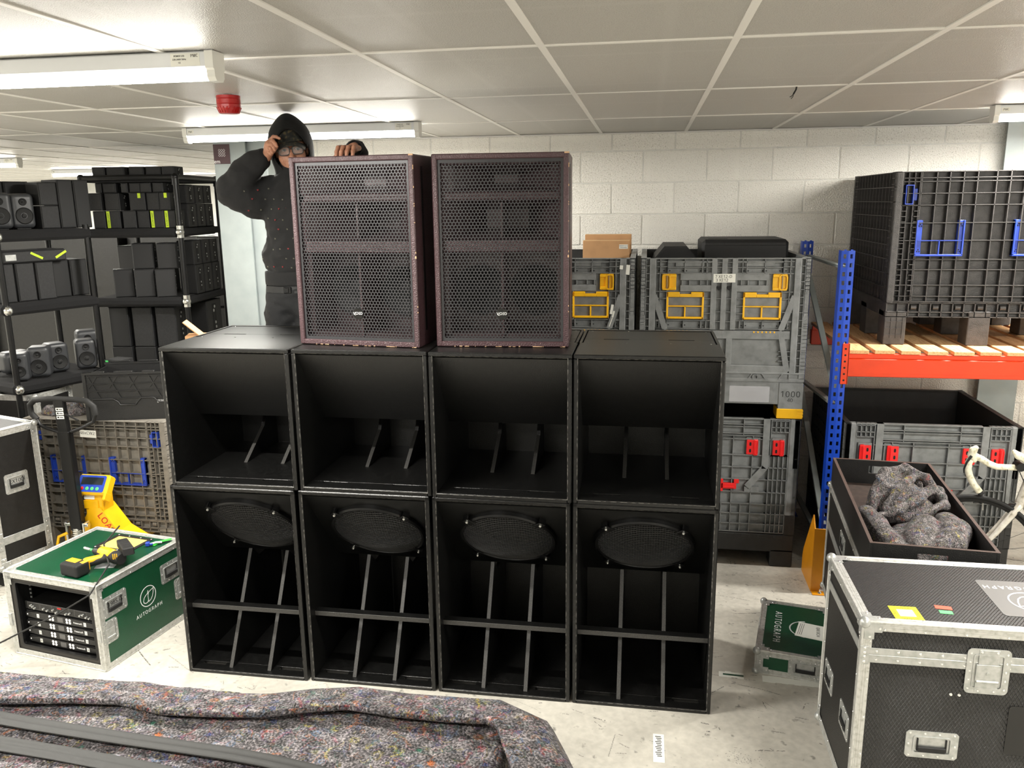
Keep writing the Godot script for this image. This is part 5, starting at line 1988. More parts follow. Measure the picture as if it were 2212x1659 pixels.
	g.chain([[Vector3(1.44, .865, 2.37), .020], [Vector3(1.53, .905, 2.36), .026], [Vector3(1.63, .935, 2.30), .026], [Vector3(1.70, .945, 2.21), .024], [Vector3(1.735, .93, 2.13), .02]], .014)
	g.chain([[Vector3(1.60, .885, 2.40), .018], [Vector3(1.68, .90, 2.35), .022], [Vector3(1.75, .90, 2.27), .022]], .014)
	g.block(Vector3(1.54, .985, 2.20), Vector3(.07, .012, .06), .011, .012, Basis(Vector3.UP, .6) * Basis(Vector3.RIGHT, .5))
	g.chain([[Vector3(1.795, .82, 2.02), .030], [Vector3(1.79, .90, 2.08), .034], [Vector3(1.78, .88, 2.2), .030]], .012)
	g.chain([[Vector3(1.72, .84, 1.98), .036], [Vector3(1.70, .95, 2.03), .032]], .012)
	g.wrinkle(nz, .010, Vector3(1.3, 1.8, 1.3))
	g.keep(Vector3(0, .815, 0), Vector3.UP)
	var b2 := thing("felt_blanket", "crumpled grey felt blanket heaped on top of the rolled one in the tray", "blanket", Vector3.ZERO)
	part(b2, "cloth", g.into(Mb.new()), M.felt_grey)


# ---------------------------------------------------------------- road bicycle behind the tray
func torus(mb: Mb, c: Vector3, b: Basis, R: float, r: float, k := 56, j := 10) -> void:
	var pts := []
	for i in k + 1:
		pts.append(c + b * Vector3(cos(TAU * i / k), sin(TAU * i / k), 0) * R)
	mb.tube(pts, r, j, false)


func build_bike() -> void:
	var t := thing("road_bicycle", "white road bicycle with white drop bars behind the plywood tray at the right edge", "bicycle")
	var wb := Basis(Vector3.UP, -.42)
	for q in [[Vector3(2.235, .341, 1.47), wb], [Vector3(3.19, .341, 1.60), Basis(Vector3.UP, -.1)]]:
		var w := Node3D.new()
		w.name = "wheel"
		t.add_child(w, true)
		var ty := Mb.new()
		torus(ty, q[0], q[1], .325, .0125, 64, 10)
		part(w, "tyre", ty, M.tyre)
		var rm := Mb.new()
		for i in 48:
			var d0: Vector3 = q[1] * Vector3(cos(TAU * i / 48), sin(TAU * i / 48), 0)
			var d1: Vector3 = q[1] * Vector3(cos(TAU * (i + 1) / 48), sin(TAU * (i + 1) / 48), 0)
			for s in [-1.0, 1.0]:
				var z: Vector3 = q[1].z * s * .009
				rm.quad(q[0] + d0 * .315 + z, q[0] + d1 * .315 + z, q[0] + d1 * .296 + z * .6, q[0] + d0 * .296 + z * .6, z)
			rm.quad(q[0] + d0 * .296 - q[1].z * .0054, q[0] + d1 * .296 - q[1].z * .0054, q[0] + d1 * .296 + q[1].z * .0054, q[0] + d0 * .296 + q[1].z * .0054, -d0)
		part(w, "rim", rm, M.black_metal)
		var sp := Mb.new()
		for i in 20:
			var a := TAU * i / 20
			var e: float = a + (.35 if i % 2 else -.35)
			var s := .025 if i % 4 < 2 else -.025
			sp.cyl(q[0] + q[1] * Vector3(cos(e) * .02, sin(e) * .02, s), q[0] + q[1] * Vector3(cos(a) * .297, sin(a) * .297, 0), .0011, -1, 4, false)
		stuff(part(w, "spokes", sp, M.black_metal))
		part(w, "hub", Mb.new().cyl(q[0] - q[1].z * .05, q[0] + q[1].z * .05, .014, -1, 12), M.black_metal)
		part(w, "valve", Mb.new().cyl(q[0] + q[1] * Vector3(.01, .296, 0), q[0] + q[1] * Vector3(.014, .252, 0), .003, -1, 8), M.bolt)
	# fork, head tube and frame
	var fk := Mb.new()
	for s in [-1.0, 1.0]:
		var side: Vector3 = wb.z * s * .048
		fk.tube([Vector3(2.425, .645, 1.50) + side * .5, Vector3(2.40, .61, 1.50) + side * .9, Vector3(2.33, .49, 1.49) + side, Vector3(2.235, .341, 1.47) + side], .014, 10, true, [.020, .019, .016, .010])
	fk.tube([Vector3(2.43, .66, 1.50), Vector3(2.418, .635, 1.50)], .026, 12)
	part(t, "fork", fk, M.frame_white)
	part(t, "head_tube", Mb.new().tube([Vector3(2.424, .66, 1.50), Vector3(2.455, .79, 1.50)], .024, 14), M.frame_white)
	var fr := Mb.new()
	fr.tube([Vector3(2.43, .68, 1.50), Vector3(2.60, .46, 1.53), Vector3(2.78, .28, 1.56)], .027, 12)
	fr.tube([Vector3(2.45, .765, 1.50), Vector3(2.95, .75, 1.56)], .019, 12)
	fr.tube([Vector3(2.78, .28, 1.56), Vector3(2.95, .75, 1.56)], .018, 12)
	for s in [-1.0, 1.0]:
		fr.tube([Vector3(2.78, .28, 1.56 + s * .03), Vector3(3.19, .341, 1.60 + s * .06)], .010, 8)
		fr.tube([Vector3(2.95, .73, 1.56 + s * .02), Vector3(3.19, .341, 1.60 + s * .06)], .009, 8)
	fr.tube([Vector3(2.95, .75, 1.56), Vector3(2.975, .92, 1.56)], .014, 10)
	var fro := part(t, "frame", fr, M.frame_white)
	lettering(fro, "lettering", "S2", .03, M.print_black, Transform3D(Basis(Vector3.BACK, -.90), Vector3(2.505, .583, 1.543)), .0006)
	part(t, "saddle", Mb.new().ball(Vector3(2.99, .94, 1.56), Vector3(.13, .025, .06)), M.rubber)
	# stem, bar and brake hoods in white tape
	part(t, "stem", Mb.new().tube([Vector3(2.462, .82, 1.50), Vector3(2.455, .865, 1.50), Vector3(2.405, .865, 1.49)], .017, 10).cyl(Vector3(2.40, .865, 1.46), Vector3(2.40, .865, 1.52), .024, -1, 14), M.black_metal)
	var bar := Mb.new()
	var pts := [Vector3(2.385, .855, 1.49), Vector3(2.34, .853, 1.485), Vector3(2.29, .853, 1.48), Vector3(2.25, .868, 1.475), Vector3(2.215, .890, 1.47), Vector3(2.185, .905, 1.468), Vector3(2.163, .898, 1.468), Vector3(2.150, .868, 1.468), Vector3(2.150, .828, 1.468), Vector3(2.162, .79, 1.47), Vector3(2.185, .745, 1.472), Vector3(2.220, .702, 1.476)]
	var rad := [.0165, .0165, .017, .0175, .018, .0185, .0185, .0185, .018, .018, .018, .0175]
	bar.tube(pts, .018, 14, true, rad)
	# wraps of the tape
	for i in range(0, 11):
		var a: Vector3 = pts[i]
		var b: Vector3 = pts[i + 1]
		for q in 2:
			var p := a.lerp(b, q * .5)
			var d := (b - a).normalized() * .004
			bar.tube([p - d, p, p + d], .018, 12, false, [rad[i] + .0002, rad[i] + .0011, rad[i] + .0002])
	bar.tube([Vector3(2.42, .86, 1.50), Vector3(2.47, .865, 1.52), Vector3(2.55, .885, 1.55), Vector3(2.60, .87, 1.60), Vector3(2.60, .80, 1.62), Vector3(2.63, .73, 1.62)], .0175, 12)
	part(t, "bar_tape", bar, M.tape)
	part(t, "bar_plug", Mb.new().cyl(Vector3(2.219, .703, 1.476), Vector3(2.232, .687, 1.478), .0165, -1, 14), M.rubber)
	var hood := Field.new(Vector3(2.08, .80, 1.40), Vector3(2.56, 1.03, 1.62), .005)
	hood.chain([[Vector3(2.172, .888, 1.468), .020], [Vector3(2.158, .915, 1.478), .020], [Vector3(2.158, .945, 1.488), .018], [Vector3(2.168, .962, 1.494), .014]], .012)
	var ho := part(t, "brake_hood", hood.into(Mb.new()), M.tape)
	var hood2 := Field.new(Vector3(2.30, .80, 1.40), Vector3(2.62, 1.03, 1.62), .005)
	hood2.chain([[Vector3(2.368, .945, 1.49), .013], [Vector3(2.39, .925, 1.50), .019], [Vector3(2.43, .905, 1.51), .021], [Vector3(2.50, .895, 1.53), .019]], .012)
	part(t, "brake_hood", hood2.into(Mb.new()), M.tape)
	part(t, "brake_lever", Mb.new().tube([Vector3(2.150, .915, 1.495), Vector3(2.128, .88, 1.50), Vector3(2.118, .84, 1.498), Vector3(2.122, .815, 1.494)], .005, 8, true, [.008, .006, .005, .004]), M.black_metal)
	for q in [[Vector3(2.34, .845, 1.50), Vector3(2.28, .79, 1.515), Vector3(2.28, .71, 1.52), Vector3(2.34, .655, 1.515), Vector3(2.40, .625, 1.505)], [Vector3(2.38, .835, 1.50), Vector3(2.33, .80, 1.52), Vector3(2.33, .73, 1.525), Vector3(2.37, .67, 1.52), Vector3(2.42, .64, 1.515)], [Vector3(2.40, .84, 1.50), Vector3(2.42, .80, 1.53), Vector3(2.44, .76, 1.53), Vector3(2.46, .70, 1.54)]]:
		var cv := Curve3D.new()
		for i in q.size():
			var tn: Vector3 = (q[mini(i + 1, q.size() - 1)] - q[maxi(i - 1, 0)]) * .2
			cv.add_point(q[i], -tn, tn)
		part(t, "cable", Mb.new().tube(every(cv.get_baked_points(), 3), .0025, 6), M.rubber)
	part(t, "brake_caliper", Mb.new().box(Vector3(2.385, .635, 1.515), Vector3(.05, .03, .03), .006).bar(Vector3(2.37, .64, 1.53), Vector3(2.34, .615, 1.52), .012, .018).bar(Vector3(2.40, .635, 1.53), Vector3(2.412, .60, 1.52), .012, .018), M.black_metal)


func every(a: PackedVector3Array, n: int) -> Array:
	var o := []
	for i in range(0, a.size(), n):
		o.append(a[i])
	if o[-1] != a[a.size() - 1]:
		o.append(a[a.size() - 1])
	return o


# ---------------------------------------------------------------- left foreground
func build_left() -> void:
	var C := Vector3(-2.580, 0, 2.456)
	var TH := -9.46
	var B := Basis(Vector3.UP, deg_to_rad(TH))
	var t := thing("amplifier_rack", "green flight-case rack on the floor with open black front full of amplifiers", "case", C, TH)
	var w := .608
	var h := .466
	var d := .617
	case_shell(t, w, h, d, .004, {"all": M.green}, .03, false, ["front"])
	var z := d / 2
	# foam gasket frame and the hollow rack behind it
	part(t, "gasket", Mb.new().ring(PackedVector2Array([Vector2(-.29, .02), Vector2(.29, .02), Vector2(.29, .454), Vector2(-.29, .454)]), PackedVector2Array([Vector2(-.254, .052), Vector2(.254, .052), Vector2(.254, .420), Vector2(-.254, .420)]), z - .016, z - .006), M.foam)
	var inn := Mb.new()
	for s in [-1, 1]:
		inn.bb(Vector3(s * .262, .04, -z + .02), Vector3(s * .254, .43, z - .008))
		inn.bb(Vector3(s * .254, .052, z - .09), Vector3(s * .236, .42, z - .086))
	inn.bb(Vector3(-.262, .04, -z + .02), Vector3(.262, .052, z - .008)).bb(Vector3(-.262, .42, -z + .02), Vector3(.262, .43, z - .008))
	inn.ring(rounded(.512, .372, .012, 3, Vector2(0, .236)), rounded(.492, .352, .012, 3, Vector2(0, .236)), z - .02, z - .005)
	part(t, "rack_frame", inn, M.black_metal)
	var cn := Mb.new()
	for q in 7:
		cn.box(Vector3(-.243, .27 + q * .0225, z - .085), Vector3(.010, .008, .004))
	stuff(part(t, "cage_nuts", cn, M.hardware))
	for s in [-1, 1]:
		part(t, "corner_plate", Mb.new().bb(Vector3(s * .307, .40, z - .0), Vector3(s * .262, .468, z + .003), .001).bb(Vector3(s * .307, .43, z - .04), Vector3(s * .262, .4735, z + .003), .001), M.hardware)
	for q in [[.205, .33, ["FC198S.009", ""][0]], [-.205, .33, ""]]:
		recessed_handle(t, Transform3D(Basis(Vector3.FORWARD, Vector3.UP, Vector3.RIGHT), Vector3(w / 2, q[1], q[0])), .16, .112, q[2])
	butterfly_latch(t, Transform3D(Basis(Vector3.FORWARD, Vector3.UP, Vector3.RIGHT), Vector3(w / 2 + .001, .20, .255)), .1, .125)
	butterfly_latch(t, Transform3D(Basis(Vector3.FORWARD, Vector3.UP, Vector3.RIGHT), Vector3(w / 2 + .001, .20, -.265)), .1, .125)
	for s in [-1, 1]:
		part(t, "latch_tab", Mb.new().bb(Vector3(s * .307, .165, z - .01), Vector3(s * .288, .235, z + .012), .002), M.hardware)
	emblem(t, Transform3D(Basis(Vector3.FORWARD, Vector3.UP, Vector3.RIGHT), Vector3(w / 2 + .0002, .262, -.02)), .058, M.print_white)
	# document pocket on the lid
	var pk := Node3D.new()
	pk.name = "document_pocket"
	t.add_child(pk)
	pk.transform = Transform3D(Basis(Vector3.RIGHT, Vector3.FORWARD, Vector3.UP), Vector3(.03, .4705, -.165))
	part(pk, "frame", Mb.new().ring(rounded(.25, .19, .006, 1), rounded(.205, .15, .004, 1), 0, .004), M.rubber)
	part(pk, "sheet", Mb.new().bb(Vector3(-.105, -.077, .0), Vector3(.105, .077, .001)), M.kraft)
	var pr := Mb.new()
	for x in [-.115, -.04, .04, .115]:
		for y in [-.087, .087]:
			pr.dome(Vector3(x, y, .004), Vector3.BACK, .005, .002)
	stuff(part(pk, "rivets", pr, M.rivet))
	# amplifiers in the rack
	var ord := ["lowest", "second lowest", "third from the bottom", "uppermost"]
	for k in 4:
		var y := .060 + k * .0475
		var a := thing("rack_amplifier", "black one-unit amplifier with white buttons, %s of four in the green rack" % ord[k], "amplifier", C + B * Vector3(0, y, z - .04), TH, "amplifiers in the green rack")
		part(a, "chassis", Mb.new().bb(Vector3(-.217, .001, -.42), Vector3(.217, .041, 0), .001).bb(Vector3(-.234, .001, -.003), Vector3(.234, .041, .001)), M.deep_black)
		part(a, "fascia", Mb.new().prism(PackedVector2Array([Vector2(-.234, .010), Vector2(-.15, .003), Vector2(0, .001), Vector2(.15, .003), Vector2(.234, .010), Vector2(.234, .032), Vector2(.15, .039), Vector2(0, .041), Vector2(-.15, .039), Vector2(-.234, .032)]), .001, .008), M.black_panel)
		part(a, "display", Mb.new().bb(Vector3(-.018, .008, .008), Vector3(.020, .035, .009)), M.plate_grey)
		var bt := Mb.new()
		for cx in [-.06, .055]:
			for q in [[-1, -1], [1, -1], [-1, 1], [1, 1]]:
				bt.dome(Vector3(cx + q[0] * .010, .021 + q[1] * .0075, .008), Vector3.BACK, .0078, .003, 10)
		for x in [-.222, .222]:
			bt.dome(Vector3(x, .021, .008), Vector3.BACK, .004, .002)
		stuff(part(a, "buttons", bt, M.print_white))
		for x in [-.15, .165]:
			var lb := part(a, "number_label", Mb.new().bb(Vector3(x - .008, .010, .008), Vector3(x + .008, .031, .0086)), M.paper)
			lettering(lb, "lettering", str(4 - k), .013, M.print_black, Transform3D(Basis(), Vector3(x, .0205, .0087)), .0004)
		lettering(a, "lettering", "Powersoft", .009, M.print_white, Transform3D(Basis(), Vector3(.117, .02, .0082)), .0004)
	var m1 := thing("line_mixer", "black one-unit mixer with a row of knobs above the amplifiers in the green rack", "amplifier", C + B * Vector3(0, .252, z - .04), TH)
	part(m1, "chassis", Mb.new().bb(Vector3(-.234, .001, -.003), Vector3(.234, .043, .004), .001).bb(Vector3(-.217, .001, -.25), Vector3(.217, .043, 0)), M.black_panel)
	var kn := Mb.new()
	for x in [-.19, -.178, -.166, -.105, -.08, -.04, -.02, .045, .07, .14, .16, .18, .2]:
		kn.cyl(Vector3(x, .018 + .008 * sin(x * 90), .004), Vector3(x, .018 + .008 * sin(x * 90), .014), .005, -1, 8)
	stuff(part(m1, "knobs", kn, M.hardware))
	part(m1, "lamp", Mb.new().bb(Vector3(-.012, .030, .004), Vector3(.012, .036, .0055)), M.print_red)
	var fr := Mb.new()
	for x in [-.215, -.13, -.015, .1]:
		fr.ring(PackedVector2Array([Vector2(x, .003), Vector2(x + .08, .003), Vector2(x + .08, .041), Vector2(x, .041)]), PackedVector2Array([Vector2(x + .0012, .0042), Vector2(x + .0788, .0042), Vector2(x + .0788, .0398), Vector2(x + .0012, .0398)]), .004, .0044)
	stuff(part(m1, "panel_lines", fr, M.plate_grey))
	build_rack_top()
	# tall black case at the left edge
	var bc := thing("black_case", "tall black flight case with alloy edges at the left edge, handle reads FCEX10001", "case", Vector3(-3.78, 0, 1.83), -17.0)
	case_shell(bc, .62, .86, .34, .145, {"all": M.black_panel}, .038)
	var R := Basis(Vector3.FORWARD, Vector3.UP, Vector3.RIGHT)
	recessed_handle(bc, Transform3D(R, Vector3(.31, .66, .0)), .15, .125, "FCEX10001")
	part(bc, "side_band", Mb.new().bb(Vector3(.31, .29, -.15), Vector3(.3135, .34, .15), .0008), M.hardware)
	for s in [-1, 1]:
		var bp := part(bc, "band_bracket", Mb.new().bb(Vector3(.31, .26, s * .17), Vector3(.3165, .37, s * .135), .001), M.hardware)
		for q in 3:
			stuff(part(bp, "rivet", Mb.new().dome(Vector3(.3165, .28 + q * .035, s * .152), Vector3.RIGHT, .006, .003), M.rivet))
	for sx in [-1, 1]:
		for sz in [-1, 1]:
			castor(bc, Vector3(sx * .22, 0, sz * .09), .05)
	part(bc, "red_tape", Mb.new().bb(Vector3(-.1, 1.0075, .02), Vector3(.24, 1.0085, .035)), M.print_red)
	# second case behind it, with a felt rag on its lid
	var c2 := thing("grey_top_case", "flight case with alloy edges just behind the tall black one", "case", Vector3(-4.0, 0, 1.09), 0.0)
	case_shell(c2, .36, 1.045, .36, .0, {"all": M.black_panel}, .036)
	# dusty pallet box with the crate on it
	var db := blue_box("dusty_pallet_box", "dusty grey-brown pallet box with blue card windows behind the pallet truck", Vector3(-3.285, .0, 1.43), M.plastic_dust, .219)
	db.scale = Vector3(1, .93, 1)
	part(db, "lid", Mb.new().bb(Vector3(-.5, .99, -.98), Vector3(.5, 1.0, -.04)), M.plastic_dust)
	var cd := Node3D.new()
	cd.name = "paper_card"
	db.add_child(cd)
	cd.transform = Transform3D(Basis(Vector3.BACK, -.03), Vector3(-.04, .90, .003))
	part(cd, "sheet", Mb.new().bb(Vector3(-.06, -.027, 0), Vector3(.06, .027, .001)), M.paper)
	lettering(cd, "lettering", "48xCW2", .022, M.print_black, Transform3D(Basis(), Vector3(-.005, .006, .0011)), .0005)
	build_crate()
	build_truck()


func build_rack_top() -> void:
	# cordless drill lying on the lid
	var y := .4735
	var D := thing("cordless_drill", "yellow and black cordless drill lying on the green rack", "drill", Vector3(-2.47, y, 2.62))
	var bat := Field.new(Vector3(-.20, -.01, -.04), Vector3(.06, .12, .16), .005)
	bat.block(Vector3(-.055, .034, .075), Vector3(.062, .034, .042), .012, .008, Basis(Vector3.UP, -.25))
	part(D, "battery", bat.into(Mb.new()), M.rubber)
	part(D, "battery_clip", Mb.new().at(Transform3D(Basis(Vector3.UP, -.25), Vector3(-.055, .034, .075))).bb(Vector3(.035, -.02, -.045), Vector3(.058, .036, .0), .004).bb(Vector3(-.05, .0335, -.03), Vector3(.02, .0365, .01), .001), M.drill_yellow)
	var grip := Field.new(Vector3(-.10, -.02, -.14), Vector3(.16, .14, .10), .005)
	grip.chain([[Vector3(-.03, .04, .035), .026], [Vector3(.015, .042, -.005), .021], [Vector3(.05, .046, -.035), .024]], .012)
	grip.cone(Vector3(.115, .052, -.03), Vector3(.0, .052, -.075), .034, .030, .012)
	part(D, "grip", grip.into(Mb.new()), M.rubber)
	var body := Field.new(Vector3(-.10, -.02, -.16), Vector3(.18, .14, .10), .005)
	body.cone(Vector3(.075, .060, -.045), Vector3(.0, .058, -.076), .031, .029, .01)
	body.cone(Vector3(-.02, .050, .03), Vector3(.03, .052, -.02), .021, .019, .01)
	part(D, "housing", body.into(Mb.new()), M.drill_yellow)
	part(D, "motor_cap", Mb.new().cyl(Vector3(.105, .053, -.034), Vector3(.150, .053, -.016), .036, .028, 18), M.rubber)
	part(D, "chuck", Mb.new().cyl(Vector3(-.01, .052, -.079), Vector3(-.055, .050, -.097), .027, .021, 18).cyl(Vector3(-.055, .05, -.097), Vector3(-.075, .049, -.105), .018, .012, 14), M.black_metal)
	part(D, "driver_bit", Mb.new().cyl(Vector3(-.075, .049, -.105), Vector3(-.10, .048, -.115), .006, -1, 8).cyl(Vector3(-.10, .048, -.115), Vector3(-.150, .046, -.135), .009, -1, 10), M.bolt)
	part(D, "bit_collar", Mb.new().cyl(Vector3(-.085, .0485, -.109), Vector3(-.097, .048, -.1138), .0075, -1, 10), M.sticker_green)
	var vents := Mb.new()
	for q in 3:
		vents.at(Transform3D(Basis(Vector3.UP, .38), Vector3(.128, .078, .002)))
		vents.bb(Vector3(-.012 + q * .009, -.018, 0), Vector3(-.008 + q * .009, .012, .004), .001)
	stuff(part(D, "vents", vents, M.drill_yellow))
	# trailing socket strip with its flex
	var s := thing("socket_strip", "black trailing socket strip leaning across the drill on the green rack", "socket strip", Vector3(-2.385, y, 2.475), 0.0)
	var tr := Transform3D(Basis(Vector3.UP, -.85) * Basis(Vector3.BACK, .18), Vector3(0, .062, 0))
	part(s, "body", Mb.new().at(tr).bb(Vector3(-.15, -.02, -.028), Vector3(.15, .02, .028), .005), M.rubber)
	var so := Mb.new()
	for q in 4:
		so.at(tr)
		so.bb(Vector3(-.11 + q * .06, .0195, -.02), Vector3(-.07 + q * .06, .0212, .02), .001)
	stuff(part(s, "sockets", so, M.deep_black))
	var pc := tr * Vector3(-.15, 0, 0)
	part(s, "flex_gland", Mb.new().cyl(pc, tr * Vector3(-.185, .004, 0), .009, .007, 10), M.plate_grey)
	# the long flex: over the lid, down the front of the rack and away to the left
	var f := thing("flex_cable", "thin dark cable crossing the open front of the green rack to the left edge", "cable")
	var cv := Curve3D.new()
	for q in [[-2.535, .575, 2.30, .03, .02, -.05], [-2.55, .555, 2.40, .0, -.02, .03], [-2.50, .55, 2.49, .03, .0, .03], [-2.40, .56, 2.57, .03, -.01, .05], [-2.355, .52, 2.66, .005, -.02, .05], [-2.335, .48, 2.78, .01, -.006, .04], [-2.325, .455, 2.865, -.01, -.03, .012], [-2.40, .40, 2.885, -.06, -.025, .0], [-2.62, .285, 2.875, -.1, -.05, .0], [-2.82, .185, 2.92, -.1, -.05, .02], [-3.2, .03, 3.0, -.15, -.03, .04]]:
		var tn := Vector3(q[3], q[4], q[5])
		cv.add_point(Vector3(q[0], q[1], q[2]), -tn, tn)
	part(f, "flex", Mb.new().tube(every(cv.get_baked_points(), 2), .0042, 8), M.rubber)
	# small things left on the lid
	var g := thing("green_tape", "strip of bright green tape on the rear corner of the green rack", "tape", Vector3(-2.315, y - .0005, 2.262), 30.0)
	part(g, "strip", Mb.new().at(Transform3D(Basis(Vector3.BACK, .10), Vector3(0, .006, 0))).bb(Vector3(-.055, -.0, -.012), Vector3(.055, .0015, .012)), M.lime_bright)
	part(g, "fold", Mb.new().at(Transform3D(Basis(Vector3.UP, .9), Vector3(-.03, .0, .015))).bb(Vector3(-.02, 0, -.012), Vector3(.03, .0015, .012)), M.lime_bright)
	var b := thing("blue_clip", "small blue plastic clip with a white tie on the green rack", "clip", Vector3(-2.352, y - .0005, 2.312), 20.0)
	part(b, "clip", Mb.new().bb(Vector3(-.022, 0, -.012), Vector3(.0, .022, .012), .003).bb(Vector3(0, .004, -.008), Vector3(.016, .014, .008), .002), M.blue)
	part(b, "tie", Mb.new().tube([Vector3(.0, .008, 0), Vector3(.03, .012, -.012), Vector3(.06, .008, -.018)], .006, 8), M.print_white)
	var p := thing("clear_packet", "small clear plastic packet under the drill on the green rack", "packet", Vector3(-2.43, y - .0005, 2.585), 15.0)
	part(p, "film", Mb.new().bb(Vector3(-.05, 0, -.03), Vector3(.05, .004, .03), .001), M.clear)


func build_crate() -> void:
	var t := thing("folding_crate", "black folding plastic crate standing open on the dusty pallet box", "crate", Vector3(-3.055, .9305, 1.19), 14.0)
	var w := .6
	var d := .38
	var h := .325
	var mb := Mb.new()
	mb.bb(Vector3(-w / 2, 0, d / 2 - .012), Vector3(w / 2, h, d / 2))
	for y in [.15, .20, .25, .30]:
		mb.bb(Vector3(-w / 2 + .02, y - .003, d / 2), Vector3(w / 2 - .02, y + .003, d / 2 + .008), .001)
	for q in 5:
		flat_bar(mb, Vector2(-.27 + q * .13, .305), Vector2(-.20 + q * .13, .15), .006, d / 2, d / 2 + .007)
		flat_bar(mb, Vector2(-.27 + q * .13, .22), Vector2(-.21 + q * .13, .30), .006, d / 2, d / 2 + .006)
	mb.bb(Vector3(-w / 2 - .004, h - .014, d / 2 - .016), Vector3(w / 2 + .004, h, d / 2 + .010), .002)
	mb.bb(Vector3(-w / 2 - .004, 0, d / 2 - .012), Vector3(-w / 2 + .018, h, d / 2 + .009), .002).bb(Vector3(w / 2 - .018, 0, d / 2 - .012), Vector3(w / 2 + .004, h, d / 2 + .009), .002)
	part(t, "front_panel", mb, M.crate)
	var cl := Mb.new()
	cl.tube([Vector3(-.25, .145, d / 2 + .006), Vector3(-.12, .145, d / 2 + .006), Vector3(-.09, .125, d / 2 + .006), Vector3(-.08, .105, d / 2 + .006), Vector3(.02, .105, d / 2 + .006), Vector3(.04, .13, d / 2 + .006), Vector3(.06, .15, d / 2 + .006), Vector3(.14, .15, d / 2 + .006), Vector3(.17, .12, d / 2 + .006), Vector3(.26, .115, d / 2 + .006)], .005, 8)
	part(t, "hand_rail", cl, M.crate)
	for s in [-1, 1]:
		part(t, "side_panel", Mb.new().bb(Vector3(s * w / 2, 0, -d / 2), Vector3(s * (w / 2 - .012), h - .02, d / 2 - .012)).bb(Vector3(s * (w / 2 + .003), h - .034, -d / 2), Vector3(s * (w / 2 - .014), h - .02, d / 2 - .014), .002), M.crate)
	var bk := Mb.new().bb(Vector3(-w / 2, 0, -d / 2), Vector3(w / 2, h, -d / 2 + .012)).bb(Vector3(-w / 2 - .004, h - .014, -d / 2 - .008), Vector3(w / 2 + .004, h, -d / 2 + .014), .002)
	for q in 3:
		bk.bb(Vector3(-.26 + q * .19, h, -d / 2 - .004), Vector3(-.13 + q * .19, h + .012, -d / 2 + .012), .003)
	part(t, "back_panel", bk, M.crate)
	var tb := Mb.new()
	for q in [[-.24, -.16], [-.10, .02], [.08, .16]]:
		tb.bb(Vector3(q[0], h - .002, d / 2 - .012), Vector3(q[1], h + .008, d / 2 + .008), .003)
	part(t, "hinge_tabs", tb, M.crate)
	stuff(t.get_child(t.get_child_count() - 1))
	part(t, "bottom", Mb.new().bb(Vector3(-w / 2 + .012, 0, -d / 2 + .012), Vector3(w / 2 - .012, .012, d / 2 - .012)), M.crate)
	lettering(t, "lettering", "graph.co.uk", .018, M.print_white, Transform3D(Basis(), Vector3(.225, .127, d / 2 + .0005)), .0005)


